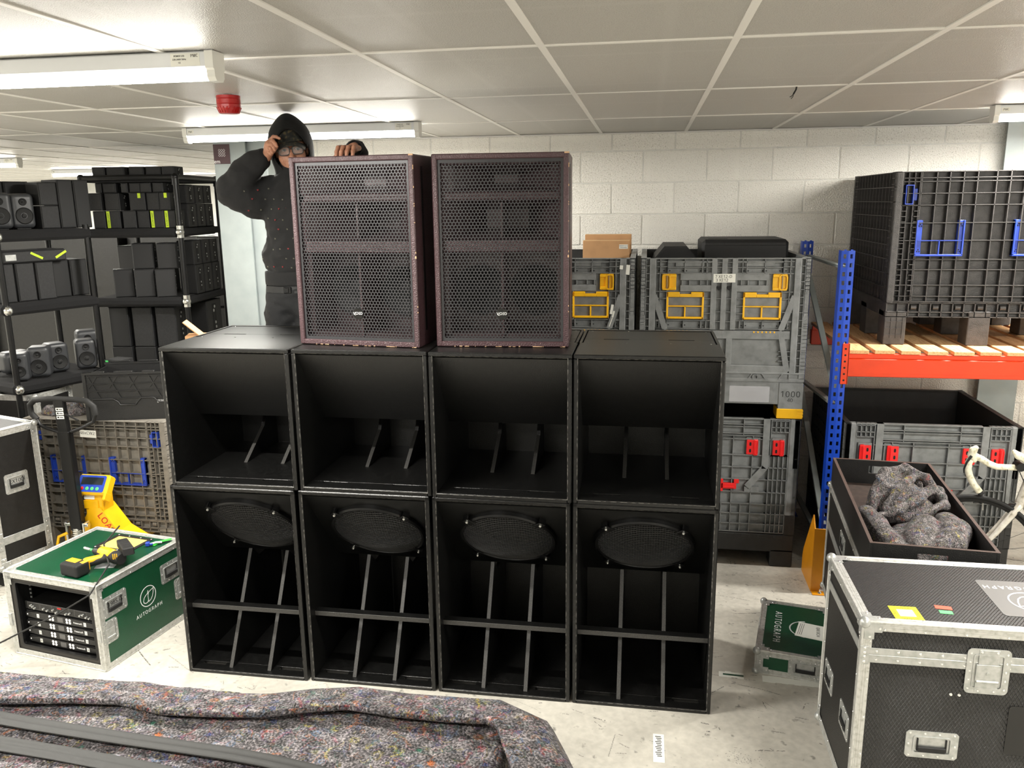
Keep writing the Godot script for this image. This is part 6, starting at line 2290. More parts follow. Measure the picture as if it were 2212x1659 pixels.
func build_truck() -> void:
	var t := thing("pallet_truck", "yellow weighing pallet truck with a tall black loop handle before the dusty box", "pallet truck", Vector3(-3.30, 0, 1.72))
	# loop handle: local x across
	var hy := 1.135
	var lp := Mb.new()
	lp.tube([Vector3(-.15, 1.01, .0), Vector3(-.185, 1.05, 0), Vector3(-.185, 1.105, 0), Vector3(-.15, hy, 0), Vector3(-.04, hy + .012, 0), Vector3(.13, hy + .012, 0), Vector3(.215, hy + .005, 0), Vector3(.26, hy - .03, 0), Vector3(.265, hy - .085, 0)], .0185, 12)
	part(t, "loop_grip", lp, M.rubber)
	var lr := Mb.new()
	lr.tube([Vector3(-.152, 1.012, 0), Vector3(-.135, .975, 0), Vector3(-.09, .955, 0), Vector3(-.015, .935, 0), Vector3(.012, .925, 0)], .0115, 10)
	lr.tube([Vector3(.265, 1.055, 0), Vector3(.245, 1.005, 0), Vector3(.16, .965, 0), Vector3(.075, .935, 0)], .0115, 10)
	part(t, "loop_bars", lr, M.black_metal)
	stuff(t.get_child(t.get_child_count() - 1))
	part(t, "release_lever", Mb.new().bar(Vector3(.05, 1.06, .01), Vector3(.15, 1.015, .012), .012, .006), M.rubber)
	var st := Mb.new()
	st.bar(Vector3(.025, 1.145, 0), Vector3(.035, .93, 0), .075, .035, Vector3.BACK, .006)
	st.bar(Vector3(.035, .94, -.0), Vector3(.04, .28, .0), .085, .05, Vector3.BACK, .006)
	var so := part(t, "draw_bar", st, M.black_metal)
	for q in 3:
		var lb := part(so, "lift_label", Mb.new().at(Transform3D(Basis(Vector3.BACK, .05), Vector3(.033, 1.085 - q * .026, .0185))).bb(Vector3(-.026, -.01, 0), Vector3(.026, .01, .001)), M.paper)
		stuff(part(lb, "arrow", Mb.new().at(Transform3D(Basis(), Vector3(.033, 1.085 - q * .026, .0196))).bb(Vector3(-.020, -.005, 0), Vector3(-.008, .005, .0005)).bb(Vector3(-.004, -.002, 0), Vector3(.02, .003, .0005)), M.print_black))
	var pm := Mb.new()
	pm.cyl(Vector3(.035, .02, 0), Vector3(.035, .22, 0), .045, -1, 18).cyl(Vector3(.035, .22, 0), Vector3(.035, .29, 0), .03, -1, 16)
	for y in [.23, .245, .26, .275]:
		pm.cyl(Vector3(.035, y, 0), Vector3(.035, y + .007, 0), .042, -1, 18)
	pm.bb(Vector3(-.035, .20, -.03), Vector3(-.02, .33, .03), .004).bb(Vector3(.09, .20, -.03), Vector3(.105, .33, .03), .004)
	pm.cyl(Vector3(-.05, .31, 0), Vector3(.12, .31, 0), .014, -1, 12)
	part(t, "pump", pm, M.bolt)
	part(t, "pedal", Mb.new().tube([Vector3(-.02, .26, .03), Vector3(-.07, .24, .05), Vector3(-.09, .15, .06)], .010, 8), M.yellow)
	for x in [-.03, .10]:
		part(t, "steer_wheel", Mb.new().cyl(Vector3(x - .022, .09, .02), Vector3(x + .022, .09, .02), .09, -1, 24), M.rubber)
	# yellow chassis with the indicator on its post
	var ch := Mb.new()
	ch.prism(PackedVector2Array([Vector2(-.02, .06), Vector2(.42, .06), Vector2(.42, .17), Vector2(.28, .25), Vector2(.17, .405), Vector2(.09, .405), Vector2(.055, .34), Vector2(.03, .30), Vector2(-.02, .30)]), -.20, -.06)
	part(t, "chassis", ch, M.yellow)
	var ps := Mb.new().bb(Vector3(.055, .34, -.18), Vector3(.185, .50, -.07), .006).bb(Vector3(.05, .395, -.07), Vector3(.155, .455, -.062), .004)
	part(t, "post", ps, M.yellow)
	var hd := Node3D.new()
	hd.name = "indicator"
	t.add_child(hd)
	hd.transform = Transform3D(Basis(Vector3.RIGHT, -.62), Vector3(.12, .555, -.09))
	part(hd, "housing", Mb.new().bb(Vector3(-.105, -.07, -.055), Vector3(.115, .065, .02), .012).bb(Vector3(.098, -.105, -.05), Vector3(.118, -.05, .02), .006), M.yellow)
	part(hd, "keypad", Mb.new().prism(rounded(.19, .112, .012, 3, Vector2(.0, .0)), .019, .0215), M.blue)
	part(hd, "display", Mb.new().bb(Vector3(-.075, -.006, .021), Vector3(.078, .042, .023)), M.display)
	for q in 4:
		part(hd, "button", Mb.new().dome(Vector3(-.06 + q * .036, -.033, .0215), Vector3.BACK, .012, .003, 12), M.print_red if q == 0 else M.sticker_green)
	part(t, "data_plate", Mb.new().at(Transform3D(Basis(), Vector3(.095, .472, -.0695))).bb(Vector3(-.04, -.012, 0), Vector3(.035, .012, .001)), M.paper)
	part(t, "indicator_base", Mb.new().bb(Vector3(.045, .47, -.175), Vector3(.15, .505, -.071), .004), M.rubber)
	var tx := Transform3D(Basis(Vector3.BACK, -.96), Vector3(.205, .30, -.0585))
	lettering(t, "lettering", "LOAD", .045, M.print_red, tx, .002, 2)
	lettering(t, "lettering", "SURFER", .036, M.print_black, Transform3D(tx.basis, tx * Vector3(.125, .0, 0)), .002, 1)
	for x in [-.24, .16]:
		part(t, "fork", Mb.new().bb(Vector3(x, .08, -1.2), Vector3(x + .12, .135, -.20), .006), M.yellow)


# ---------------------------------------------------------------- pipe shelving with loudspeakers
func speaker(label: String, group: String, s: Vector3, where: Transform3D, called := "small_speaker", look := "box", extra := "") -> Node3D:
	var t := thing(called, label, "loudspeaker", where.origin, 0.0, group)
	t.basis = where.basis
	var key := "%s %s" % [look, s]
	if not shapes.has(key):
		var e := {}
		if look == "monitor":
			var fd := Field.new(Vector3(-s.x / 2 - .03, -.03, -s.z - .03), Vector3(s.x / 2 + .03, s.y + .03, .03), s.y / 30.0)
			fd.block(Vector3(0, s.y / 2, -s.z / 2), s / 2, s.x * .2, .01)
			e.cabinet = fd.into(Mb.new()).mesh()
			var c := Mb.new()
			for q in [[.36, .34], [.76, .15]]:
				c.lathe([Vector2(s.x * q[1] * 1.12, .002), Vector2(s.x * q[1] * 1.05, .006), Vector2(s.x * q[1], .004), Vector2(s.x * q[1] * .35, -.0015), Vector2(s.x * q[1] * .3, .006), Vector2(0, .010)], 20, Transform3D(Basis(Vector3.RIGHT, Vector3.BACK, Vector3.DOWN), Vector3(0, s.y * q[0], .001)))
			e.drivers = c.mesh()
			e.feet = Mb.new().bb(Vector3(-s.x * .3, -.008, -s.z * .8), Vector3(s.x * .3, .004, -s.z * .2), .002).mesh()
		else:
			e.cabinet = Mb.new().bb(Vector3(-s.x / 2, 0, -s.z), Vector3(s.x / 2, s.y, 0), .004).mesh()
			e.grille = Mb.new().bb(Vector3(-s.x / 2 + .006, .006, 0), Vector3(s.x / 2 - .006, s.y - .006, .004), .002).mesh()
			var c := Mb.new()
			c.bb(Vector3(s.x / 2, s.y * .1, -s.z * .62), Vector3(s.x / 2 + .002, s.y * .9, -s.z * .38))
			e.sockets = c.mesh()
			var dts := Mb.new()
			for q in [.28, .4, .72, .82]:
				dts.cyl(Vector3(s.x / 2 + .001, s.y * q, -s.z * (.45 + .1 * fposmod(q * 7, 1.0))), Vector3(s.x / 2 + .004, s.y * q, -s.z * (.45 + .1 * fposmod(q * 7, 1.0))), minf(s.y, s.z) * .045, -1, 8)
			e.pins = dts.mesh()
		shapes[key] = e
	var e: Dictionary = shapes[key]
	if look == "monitor":
		put_mesh(t, "cabinet", e.cabinet, M.monitor)
		stuff(put_mesh(t, "drivers", e.drivers, M.cone))
		put_mesh(t, "foot", e.feet, M.rubber)
	else:
		put_mesh(t, "cabinet", e.cabinet, M.cabinet)
		put_mesh(t, "grille", e.grille, M.cabinet if look == "box" else M.cabinet_grille)
		var so := put_mesh(t, "socket_plate", e.sockets, M.deep_black)
		stuff(put_mesh(so, "sockets", e.pins, M.hardware))
	if extra == "tape":
		var tp := part(t, "tape", Mb.new().bb(Vector3(-s.x * .5, .006, .0042), Vector3(-s.x * .5 + .026, s.y - .004, .005)), M.lime)
		lettering(tp, "lettering", "ETUM LAMP", .014, M.print_black, Transform3D(Basis(Vector3.BACK, PI / 2), Vector3(-s.x * .5 + .013, s.y / 2, .0051)), .0003)
	elif extra == "tab":
		part(t, "tape", Mb.new().bb(Vector3(.0, s.y - .042, .0042), Vector3(.024, s.y - .004, .005)), M.lime)
	return t


var shapes := {}


func shelf_frame(t: Node3D, w: float, d: float, ys: Array, top: float) -> void:
	for x in [-w / 2, w / 2]:
		for z in [0.0, -d]:
			part(t, "post", Mb.new().cyl(Vector3(x, 0, z), Vector3(x, top, z), .021, -1, 12), M.black_metal)
			part(t, "elbow", Mb.new().ball(Vector3(x, top, z), Vector3.ONE * .03, 10).cyl(Vector3(x, top, z), Vector3(x, top - .06, z), .027, -1, 12), M.black_metal)
	for z in [0.0, -d]:
		part(t, "rail", Mb.new().cyl(Vector3(-w / 2, top, z), Vector3(w / 2, top, z), .021, -1, 12), M.black_metal)
	for x in [-w / 2, w / 2]:
		part(t, "rail", Mb.new().cyl(Vector3(x, top, 0), Vector3(x, top, -d), .021, -1, 12), M.black_metal)
	for y in ys:
		part(t, "shelf", Mb.new().bb(Vector3(-w / 2 - .01, y - .07, -d - .02), Vector3(w / 2 - .03, y, .03), .02).bb(Vector3(w / 2 - .04, y - .06, -d), Vector3(w / 2 + .012, y - .005, -.03), .012), M.carpet)
		part(t, "pipe_clamp", Mb.new().ball(Vector3(w / 2, y - .03, .005), Vector3(.034, .03, .036), 12).cyl(Vector3(w / 2, y - .075, 0), Vector3(w / 2, y + .02, 0), .027, -1, 12).cyl(Vector3(w / 2 + .005, y - .03, .03), Vector3(w / 2 + .006, y - .03, .045), .011, -1, 10), M.bolt)


func build_shelves() -> void:
	var C := Vector3(-3.69, 0, .14)
	var B := Basis(Vector3.UP, deg_to_rad(6.0))
	var t := thing("pipe_shelf", "black pipe shelving with carpeted decks full of small speakers, left of the steel column", "shelf", C, 6.0)
	shelf_frame(t, .76, .78, [2.150, 1.60, .95], 2.545)
	part(t, "shelf", Mb.new().bb(Vector3(-.37, 2.51, -.77), Vector3(.37, 2.528, -.02), .003), M.carpet)
	var nth := ["leftmost", "second from left", "third from left", "fourth from left", "fifth from left", "sixth from left"]
	var grp := "speakers on the pipe shelf"
	# each row: height of its foot, speaker height, list of [x0, x1, extra]
	var rows := [
		[2.1505, .140, "lowest row of the top deck", [[-.345, -.245, ""], [-.235, -.125, "tape"], [-.10, .008, ""], [.012, .112, ""], [.132, .238, "tape"], [.243, .335, "tape"]]],
		[2.2915, .138, "middle row of the top deck", [[-.37, -.26, ""], [-.24, -.115, ""], [-.015, .098, "tab"], [.103, .208, ""], [.212, .30, "tab"]]],
		[2.4305, .076, "upper row of the top deck", [[-.30, -.25, ""], [-.245, -.135, ""], [-.09, -.035, ""], [-.028, .065, ""], [.068, .155, ""], [.16, .25, ""]]],
		[2.529, .10, "row lying on the very top", [[-.31, -.205, ""], [-.20, -.05, ""], [-.01, .11, ""], [.12, .245, ""], [.255, .36, ""]]]]
	for r in rows:
		for i in r[3].size():
			var q: Array = r[3][i]
			var s := Vector3(snappedf(q[1] - q[0] - .002, .001), r[1], .16)
			speaker("small black speaker on the pipe shelf, %s, %s" % [r[2], nth[i]], grp, s, Transform3D(B, C + B * Vector3((q[0] + q[1]) / 2, r[0], -.045 - .01 * (i % 2))), "small_speaker", "box", q[2])
	# deeper speakers whose backs show past the right post
	for k in 3:
		speaker("black speaker end with sockets behind the right post, top deck, %s" % ["front", "middle", "rear"][k], grp, Vector3(.12, .19, .15), Transform3D(B, C + B * Vector3(.295, 2.1505, -.235 - .17 * k)), "boxy_speaker")
		speaker("black speaker end with sockets behind the right post, stacked above, %s" % ["front", "middle", "rear"][k], grp, Vector3(.12, .15, .15), Transform3D(B, C + B * Vector3(.290, 2.3415, -.235 - .17 * k)), "boxy_speaker")
	# middle deck: cabinets turned to show a grey side and a dark grille
	var tw := Basis(Vector3.UP, deg_to_rad(-20.0))
	for k in 3:
		speaker("grey-sided speaker turned to the right on the middle deck, %s" % nth[k], grp, Vector3(.15, .225, .15), Transform3D(B * Basis(Vector3.UP, deg_to_rad(28.0)), C + B * Vector3(-.15 + .175 * k, 1.6005, -.05)), "mid_speaker", "dark")
	for k in 2:
		speaker("grey speaker stacked on the middle deck row, %s" % ["left of two", "right of two"][k], grp, Vector3([.16, .15][k], .205, .16), Transform3D(B * Basis(Vector3.UP, deg_to_rad(18.0)), C + B * Vector3(.02 + .20 * k, 1.8265, -.07)), "mid_speaker", "dark")
	for k in 3:
		speaker("black speaker beside the right post on the middle deck, %s" % ["front", "middle", "rear"][k], grp, Vector3(.14, .24, .15), Transform3D(B, C + B * Vector3(.29, 1.6005, -.26 - .17 * k)), "tall_speaker", "dark")
		speaker("black speaker stacked beside the right post, middle deck, %s" % ["front", "middle", "rear"][k], grp, Vector3(.14, .20, .15), Transform3D(B, C + B * Vector3(.285, 1.8415, -.26 - .17 * k)), "tall_speaker", "dark")
	speaker("wide black cabinet in the dark left rear of the middle deck", grp, Vector3(.38, .40, .30), Transform3D(B, C + B * Vector3(-.16, 1.6005, -.36)), "wide_speaker", "dark")
	# lower deck
	for k in 3:
		speaker("large dark speaker at the foot of the pipe shelf, %s" % nth[k], grp, Vector3([.17, .17, .17][k], .235, .25), Transform3D(B, C + B * Vector3(-.24 + .2 * k, .9505, -.06)), "large_speaker", "dark")
		speaker("tall speaker standing under the lower carpet rail, %s" % nth[k], grp, Vector3([.16, .17, .165][k], .33, .22), Transform3D(B * Basis(Vector3.UP, deg_to_rad([0.0, -2.0, 4.0][k])), C + B * Vector3(-.245 + .20 * k, 1.187, -.07)), "upright_speaker", "dark" if k == 0 else "box")
	speaker("black speaker low behind the right post, above the cardboard flap", grp, Vector3(.16, .33, .3), Transform3D(B, C + B * Vector3(.28, 1.19, -.4)), "upright_speaker", "dark")
	speaker("large black cabinet low behind the right post", grp, Vector3(.16, .235, .3), Transform3D(B, C + B * Vector3(.28, .9505, -.4)), "large_speaker", "dark")
	# carton with a raised flap, seen over the left bass cabinet
	var cb := thing("open_carton", "brown carton flap standing up behind the leftmost bass cabinet", "box", Vector3(-2.27, 0, 1.74), 20.0)
	part(cb, "body", Mb.new().bb(Vector3(-.07, 0, -.06), Vector3(.07, 1.575, .06), .002), M.card)
	part(cb, "flap", Mb.new().at(Transform3D(Basis(Vector3.BACK, -.75), Vector3(-.03, 1.61, .0))).bb(Vector3(-.065, 0, -.06), Vector3(.085, .005, .06)), M.card)
	var gb := thing("tape_marked_speaker", "small dark speaker with a green tape tab standing before the pipe shelf", "loudspeaker", Vector3(-3.5, .9305, .82), -10.0)
	part(gb, "cabinet", Mb.new().bb(Vector3(-.075, 0, -.1), Vector3(.075, .295, .03), .004), M.cabinet)
	part(gb, "tape", Mb.new().bb(Vector3(-.06, .25, .0302), Vector3(-.035, .29, .031)), M.sticker_green)
	# deep stock behind both shelves
	for k in 5:
		var x: float = [-3.55, -4.35, -5.15, -5.95, -6.75][k]
		var bk := thing("stock_stack", "dark stack of covered cabinets far behind the shelves, %s" % ["nearest the steel column", "second from the column", "third from the column", "fourth from the column", "farthest left"][k], "case", Vector3(x, 0, -1.55 - .1 * (k % 2)), 0.0, "stock behind the shelves")
		for q in 3:
			part(bk, "cabinet", Mb.new().bb(Vector3(-.39, .68 * q, -.35), Vector3(.39, .68 * q + .675, .35), .01), M.sub)
	for q in [[-.19, 2.1505, .35, .352], [.10, 2.1505, .20, .352], [-.19, .9505, .36, .56], [.1, .9505, .18, .56], [.02, 1.6005, .0, .42]]:
		if q[2] > 0.0:
			speaker("%s black cabinet filling the back of the %s deck of the pipe shelf" % ["wide" if q[2] > .3 else "narrow", "top" if q[1] > 2.0 else "lowest"], grp, Vector3(q[2], q[3], .14), Transform3D(B, C + B * Vector3(q[0], q[1], -.56)), "rear_speaker", "dark")
	build_shelf_a()


func build_shelf_a() -> void:
	var C := Vector3(-3.66, 0, .75)
	var B := Basis(Vector3.UP, deg_to_rad(67.0))
	var g := "things on the left edge shelf"
	var t := thing("carpet_shelf", "black carpeted shelving at the left edge holding grey studio monitors", "shelf", C, 67.0)
	for x in [0.0, -.62]:
		for z in [0.0, -.52]:
			part(t, "post", Mb.new().cyl(Vector3(x, 0, z), Vector3(x, 2.2, z), .02, -1, 12), M.black_metal)
	for y in [2.175, 1.685, 1.14]:
		part(t, "shelf", Mb.new().bb(Vector3(-.66, y - .075, -.56), Vector3(.03, y, .03), .02), M.carpet)
		part(t, "pipe_clamp", Mb.new().ball(Vector3(-.62, y - .04, .02), Vector3(.032, .034, .032), 10), M.bolt)
	var at := func(x: float, y: float, z: float, turn := 0.0) -> Transform3D:
		return Transform3D(B * Basis(Vector3.UP, deg_to_rad(turn)), C + B * Vector3(x, y, z))
	# top deck
	speaker("grey rounded studio monitor at the very left of the upper shelf", g, Vector3(.15, .24, .15), at.call(-.52, 2.1835, -.10, -15.0), "studio_monitor", "monitor")
	speaker("grey rounded studio monitor, second on the upper shelf at the left edge", g, Vector3(.15, .235, .15), at.call(-.355, 2.1835, -.12, -8.0), "studio_monitor", "monitor")
	for k in 2:
		speaker("dark boxed speaker stacked in the middle of the left upper shelf, %s" % ["lower", "upper"][k], g, Vector3(.13, .16, .16), at.call(-.185, 2.1755 + .161 * k, -.10), "boxy_speaker", "box")
	for k in 2:
		speaker("tall black cabinet at the far end of the left upper shelf, %s" % ["left one", "right one"][k], g, Vector3(.112, .34, .2), at.call(-.058 if k == 0 else .06, 2.1755, -.10), "tall_speaker", "dark")
	for k in 3:
		speaker("dark cabinet at the back of the left upper shelf, %s" % ["left", "middle", "right"][k], g, Vector3(.17, .33, .14), at.call(-.62 + .18 * k, 2.1755, -.36), "large_speaker", "dark")
	# middle deck
	for k in 5:
		speaker("grey-faced cabinet standing on the left middle shelf, %s" % ["leftmost", "second", "third", "fourth", "rightmost"][k], g, Vector3(.125, .265, .22), at.call(-.56 + .137 * k, 1.6855, -.08 - (.05 if k > 2 else .0)), "upright_speaker", "box" if k < 3 else "dark")
	var la := thing("line_array_box", "long black speaker with two lime tape strips lying on the left middle shelf", "loudspeaker", C + B * Vector3(-.33, 1.951, -.12), 67.0)
	part(la, "cabinet", Mb.new().bb(Vector3(-.24, 0, -.16), Vector3(.20, .085, .06), .01), M.cabinet)
	for s in [-1, 1]:
		part(la, "tape", Mb.new().at(Transform3D(Basis(Vector3.BACK, s * .5), Vector3(.075 + s * .085, .045, .061))).bb(Vector3(-.045, -.008, 0), Vector3(.045, .008, .001)), M.lime)
	part(la, "sockets", Mb.new().bb(Vector3(-.22, .02, .06), Vector3(-.15, .06, .062)), M.hardware)
	# lower deck
	for k in 5:
		speaker("dark grey studio monitor on the left lower shelf, %s" % ["leftmost, smallest", "second, facing the camera", "third", "fourth", "at the far end"][k], g, Vector3([.10, .14, .14, .14, .16][k], [.19, .215, .21, .215, .25][k], .15), at.call([-.575, -.44, -.25, -.08, .07][k], 1.149, [-.03, -.04, -.11, -.05, -.27][k], [-38.0, -38.0, -10.0, -25.0, -25.0][k]), "studio_monitor", "monitor")
	speaker("dark rounded monitor lying behind the front ones on the left lower shelf", g, Vector3(.2, .16, .14), at.call(-.42, 1.149, -.32, 0.0), "studio_monitor", "monitor")
	var cs := thing("burgundy_cabinet", "dark burgundy cabinet edge at the far left behind the tall black case", "loudspeaker", Vector3(-4.36, 0, 1.62), 0.0)
	part(cs, "cabinet", Mb.new().bb(Vector3(-.2, 0, -.2), Vector3(.12, 1.22, .16), .006), M.burgundy)
	part(cs, "grille", Mb.new().bb(Vector3(-.18, .03, .16), Vector3(.10, 1.18, .164)), M.perf)


# ---------------------------------------------------------------- blanket in front, straps, small things
func build_front() -> void:
	var base := thing("covered_case", "black case hidden under the speckled felt blanket in the foreground", "case", Vector3(-1.1, 0, 4.78))
	case_shell(base, 1.98, .78, .92, .13, {"all": M.black_panel}, .03, false)
	for sx in [-1, 1]:
		for sz in [-1, 1]:
			castor(base, Vector3(sx * .85, 0, sz * .36), .05)
	var t := thing("speckled_blanket", "speckled grey felt blanket of many coloured fibres spread across the foreground", "blanket")
	var n := noise(1.0, FastNoiseLite.TYPE_SIMPLEX_SMOOTH, 301, 3)
	n.frequency = 1.6
	var fine := noise(1.0, FastNoiseLite.TYPE_SIMPLEX, 302, 2)
	fine.frequency = 60.0
	# sheet over the top, rolling down over the far and right edges
	var g := []
	var nu := 96
	var nv := 260
	for i in nu + 1:
		var row := PackedVector3Array()
		for j in nv + 1:
			row.append(drape(lerpf(-.30, 1.0, float(i) / nu), lerpf(-2.15, .30, float(j) / nv), n, fine))
		g.append(row)
	part(t, "cloth", Mb.new().sheet(g, Vector3.UP), M.felt)
	# folded hem lying back along the far and right edges
	var hem := [[-2.05, 4.45], [-1.6, 4.43], [-1.395, 4.42], [-1.2, 4.39], [-1.07, 4.378], [-.92, 4.405], [-.78, 4.395], [-.645, 4.378], [-.53, 4.335], [-.43, 4.312], [-.3, 4.322], [-.15, 4.325], [-.045, 4.318], [-.005, 4.338], [.02, 4.40], [.055, 4.48], [.08, 4.6], [.09, 4.8], [.09, 5.2]]
	var cv := Curve3D.new()
	for i in hem.size():
		var p := Vector3(hem[i][0], 0, hem[i][1])
		var a: Array = hem[maxi(i - 1, 0)]
		var b: Array = hem[mini(i + 1, hem.size() - 1)]
		var tn := Vector3(b[0] - a[0], 0, b[1] - a[1]) * .17
		cv.add_point(p, -tn, tn)
	var hp := every(cv.get_baked_points(), 1)
	var rows := []
	var sect := [[-.001, .020], [.008, .030], [.006, .041], [-.004, .045], [-.02, .040], [-.05, .034], [-.085, .030], [-.115, .020], [-.145, -.002], [-.165, -.035], [-.172, -.09]]
	for i in hp.size():
		var d: Vector3 = (hp[mini(i + 1, hp.size() - 1)] - hp[maxi(i - 1, 0)]).normalized()
		var out := Vector3(-d.z, 0, d.x)
		var row := PackedVector3Array()
		for q in sect:
			var w: float = q[0]
			var p: Vector3 = hp[i] + out * w * 1.0
			var hgt: float = .955 + q[1] + .004 * n.get_noise_2d(p.x * 4.0, p.z * 4.0) + .0012 * fine.get_noise_2d(p.x, p.z)
			row.append(Vector3(p.x, hgt, p.z))
		rows.append(row)
	part(t, "folded_hem", Mb.new().sheet(rows, Vector3.UP), M.felt)
	# stitches over the rolled edge
	var st := Mb.new()
	for i in range(0, hp.size() - 2, 1):
		var p: Vector3 = hp[i]
		for q in 3:
			var a: Vector3 = p.lerp(hp[i + 1], q / 3.0)
			var d: Vector3 = (hp[i + 1] - p).normalized()
			var out := Vector3(-d.z, 0, d.x)
			var y := .955 + .004 * n.get_noise_2d(a.x * 4.0, a.z * 4.0)
			st.tube([a + Vector3(0, y + .020, 0), a + out * .009 + Vector3(0, y + .033, 0), a + d * .004 - out * .004 + Vector3(0, y + .0465, 0), a + d * .006 - out * .020 + Vector3(0, y + .042, 0)], .0016, 4, false)
	stuff(part(t, "stitching", st, M.felt_grey))
	# webbing straps lying over it
	strap("wide dark webbing strap nearer the bass cabinets, lying across the blanket", [Vector3(-2.1, .985, 4.39), Vector3(-1.75, .982, 4.42), Vector3(-1.345, .976, 4.477), Vector3(-.95, .976, 4.508), Vector3(-.66, .978, 4.525), Vector3(-.45, .980, 4.555), Vector3(-.2, .978, 4.61), Vector3(.0, .972, 4.68)], .052, n, 0.0, .5)
	strap("wide dark webbing strap nearest the camera, crossing under the other strap", [Vector3(-2.1, .974, 4.53), Vector3(-1.7, .973, 4.55), Vector3(-1.27, .970, 4.565), Vector3(-.95, .970, 4.592), Vector3(-.72, .970, 4.62), Vector3(-.5, .970, 4.68), Vector3(-.3, .970, 4.76)], .052, n, .0, .0)


func drape(u: float, x: float, n: FastNoiseLite, fine: FastNoiseLite) -> Vector3:
	# u: metres from the far edge towards the camera; negative hangs down beyond it
	var y := .955
	var z := 4.255 + u
	var r := .035
	if u < 0.0:
		var a := minf(-u / r, PI / 2)
		y -= r * (1.0 - cos(a)) + maxf(-u - r * PI / 2, 0.0)
		z = 4.255 - r * sin(a)
	var ex := -.02 + .045 * (u if u > 0.0 else 0.0)
	if x > ex:
		var b := minf((x - ex) / r, PI / 2)
		y = minf(y, .955 - r * (1.0 - cos(b)) - maxf(x - ex - r * PI / 2, 0.0))
		x = ex + r * sin(b)
	y += .010 * n.get_noise_2d(x, z) + .004 * n.get_noise_2d(x * 5.0, z * 5.0) + .0012 * fine.get_noise_2d(x, z)
	return Vector3(x, maxf(y, .30), z)


func strap(label: String, pts: Array, w: float, n: FastNoiseLite, lift: float, roll: float) -> void:
	var t := thing("webbing_strap", label, "strap", Vector3.ZERO, 0.0, "webbing straps on the blanket")
	var cv := Curve3D.new()
	for i in pts.size():
		var tn: Vector3 = (pts[mini(i + 1, pts.size() - 1)] - pts[maxi(i - 1, 0)]) * .17
		cv.add_point(pts[i], -tn, tn)
	var hp := every(cv.get_baked_points(), 1)
	var up := []
	var lo := []
	for i in hp.size():
		var d: Vector3 = (hp[mini(i + 1, hp.size() - 1)] - hp[maxi(i - 1, 0)]).normalized()
		var side := d.cross(Vector3.UP).normalized()
		var k := roll * sin(i * .06) * .3
		var a := PackedVector3Array()
		var b := PackedVector3Array()
		for q in 9:
			var s := lerpf(-.5, .5, q / 8.0)
			var p: Vector3 = hp[i] + side * s * w + Vector3(0, lift + s * w * k + .0015 * sin(q * 1.6) + .001 * sin(i * .9), 0)
			a.append(p)
			b.append(p - Vector3(0, .003, 0))
		up.append(a)
		lo.append(b)
	var mb := Mb.new().sheet(up, Vector3.UP).sheet(lo, Vector3.DOWN)
	for i in hp.size() - 1:
		for q in [0, 8]:
			mb.quad(up[i][q], up[i + 1][q], lo[i + 1][q], lo[i][q], (up[i][q] - up[i][8 - q]))
	part(t, "webbing", mb, M.webbing)


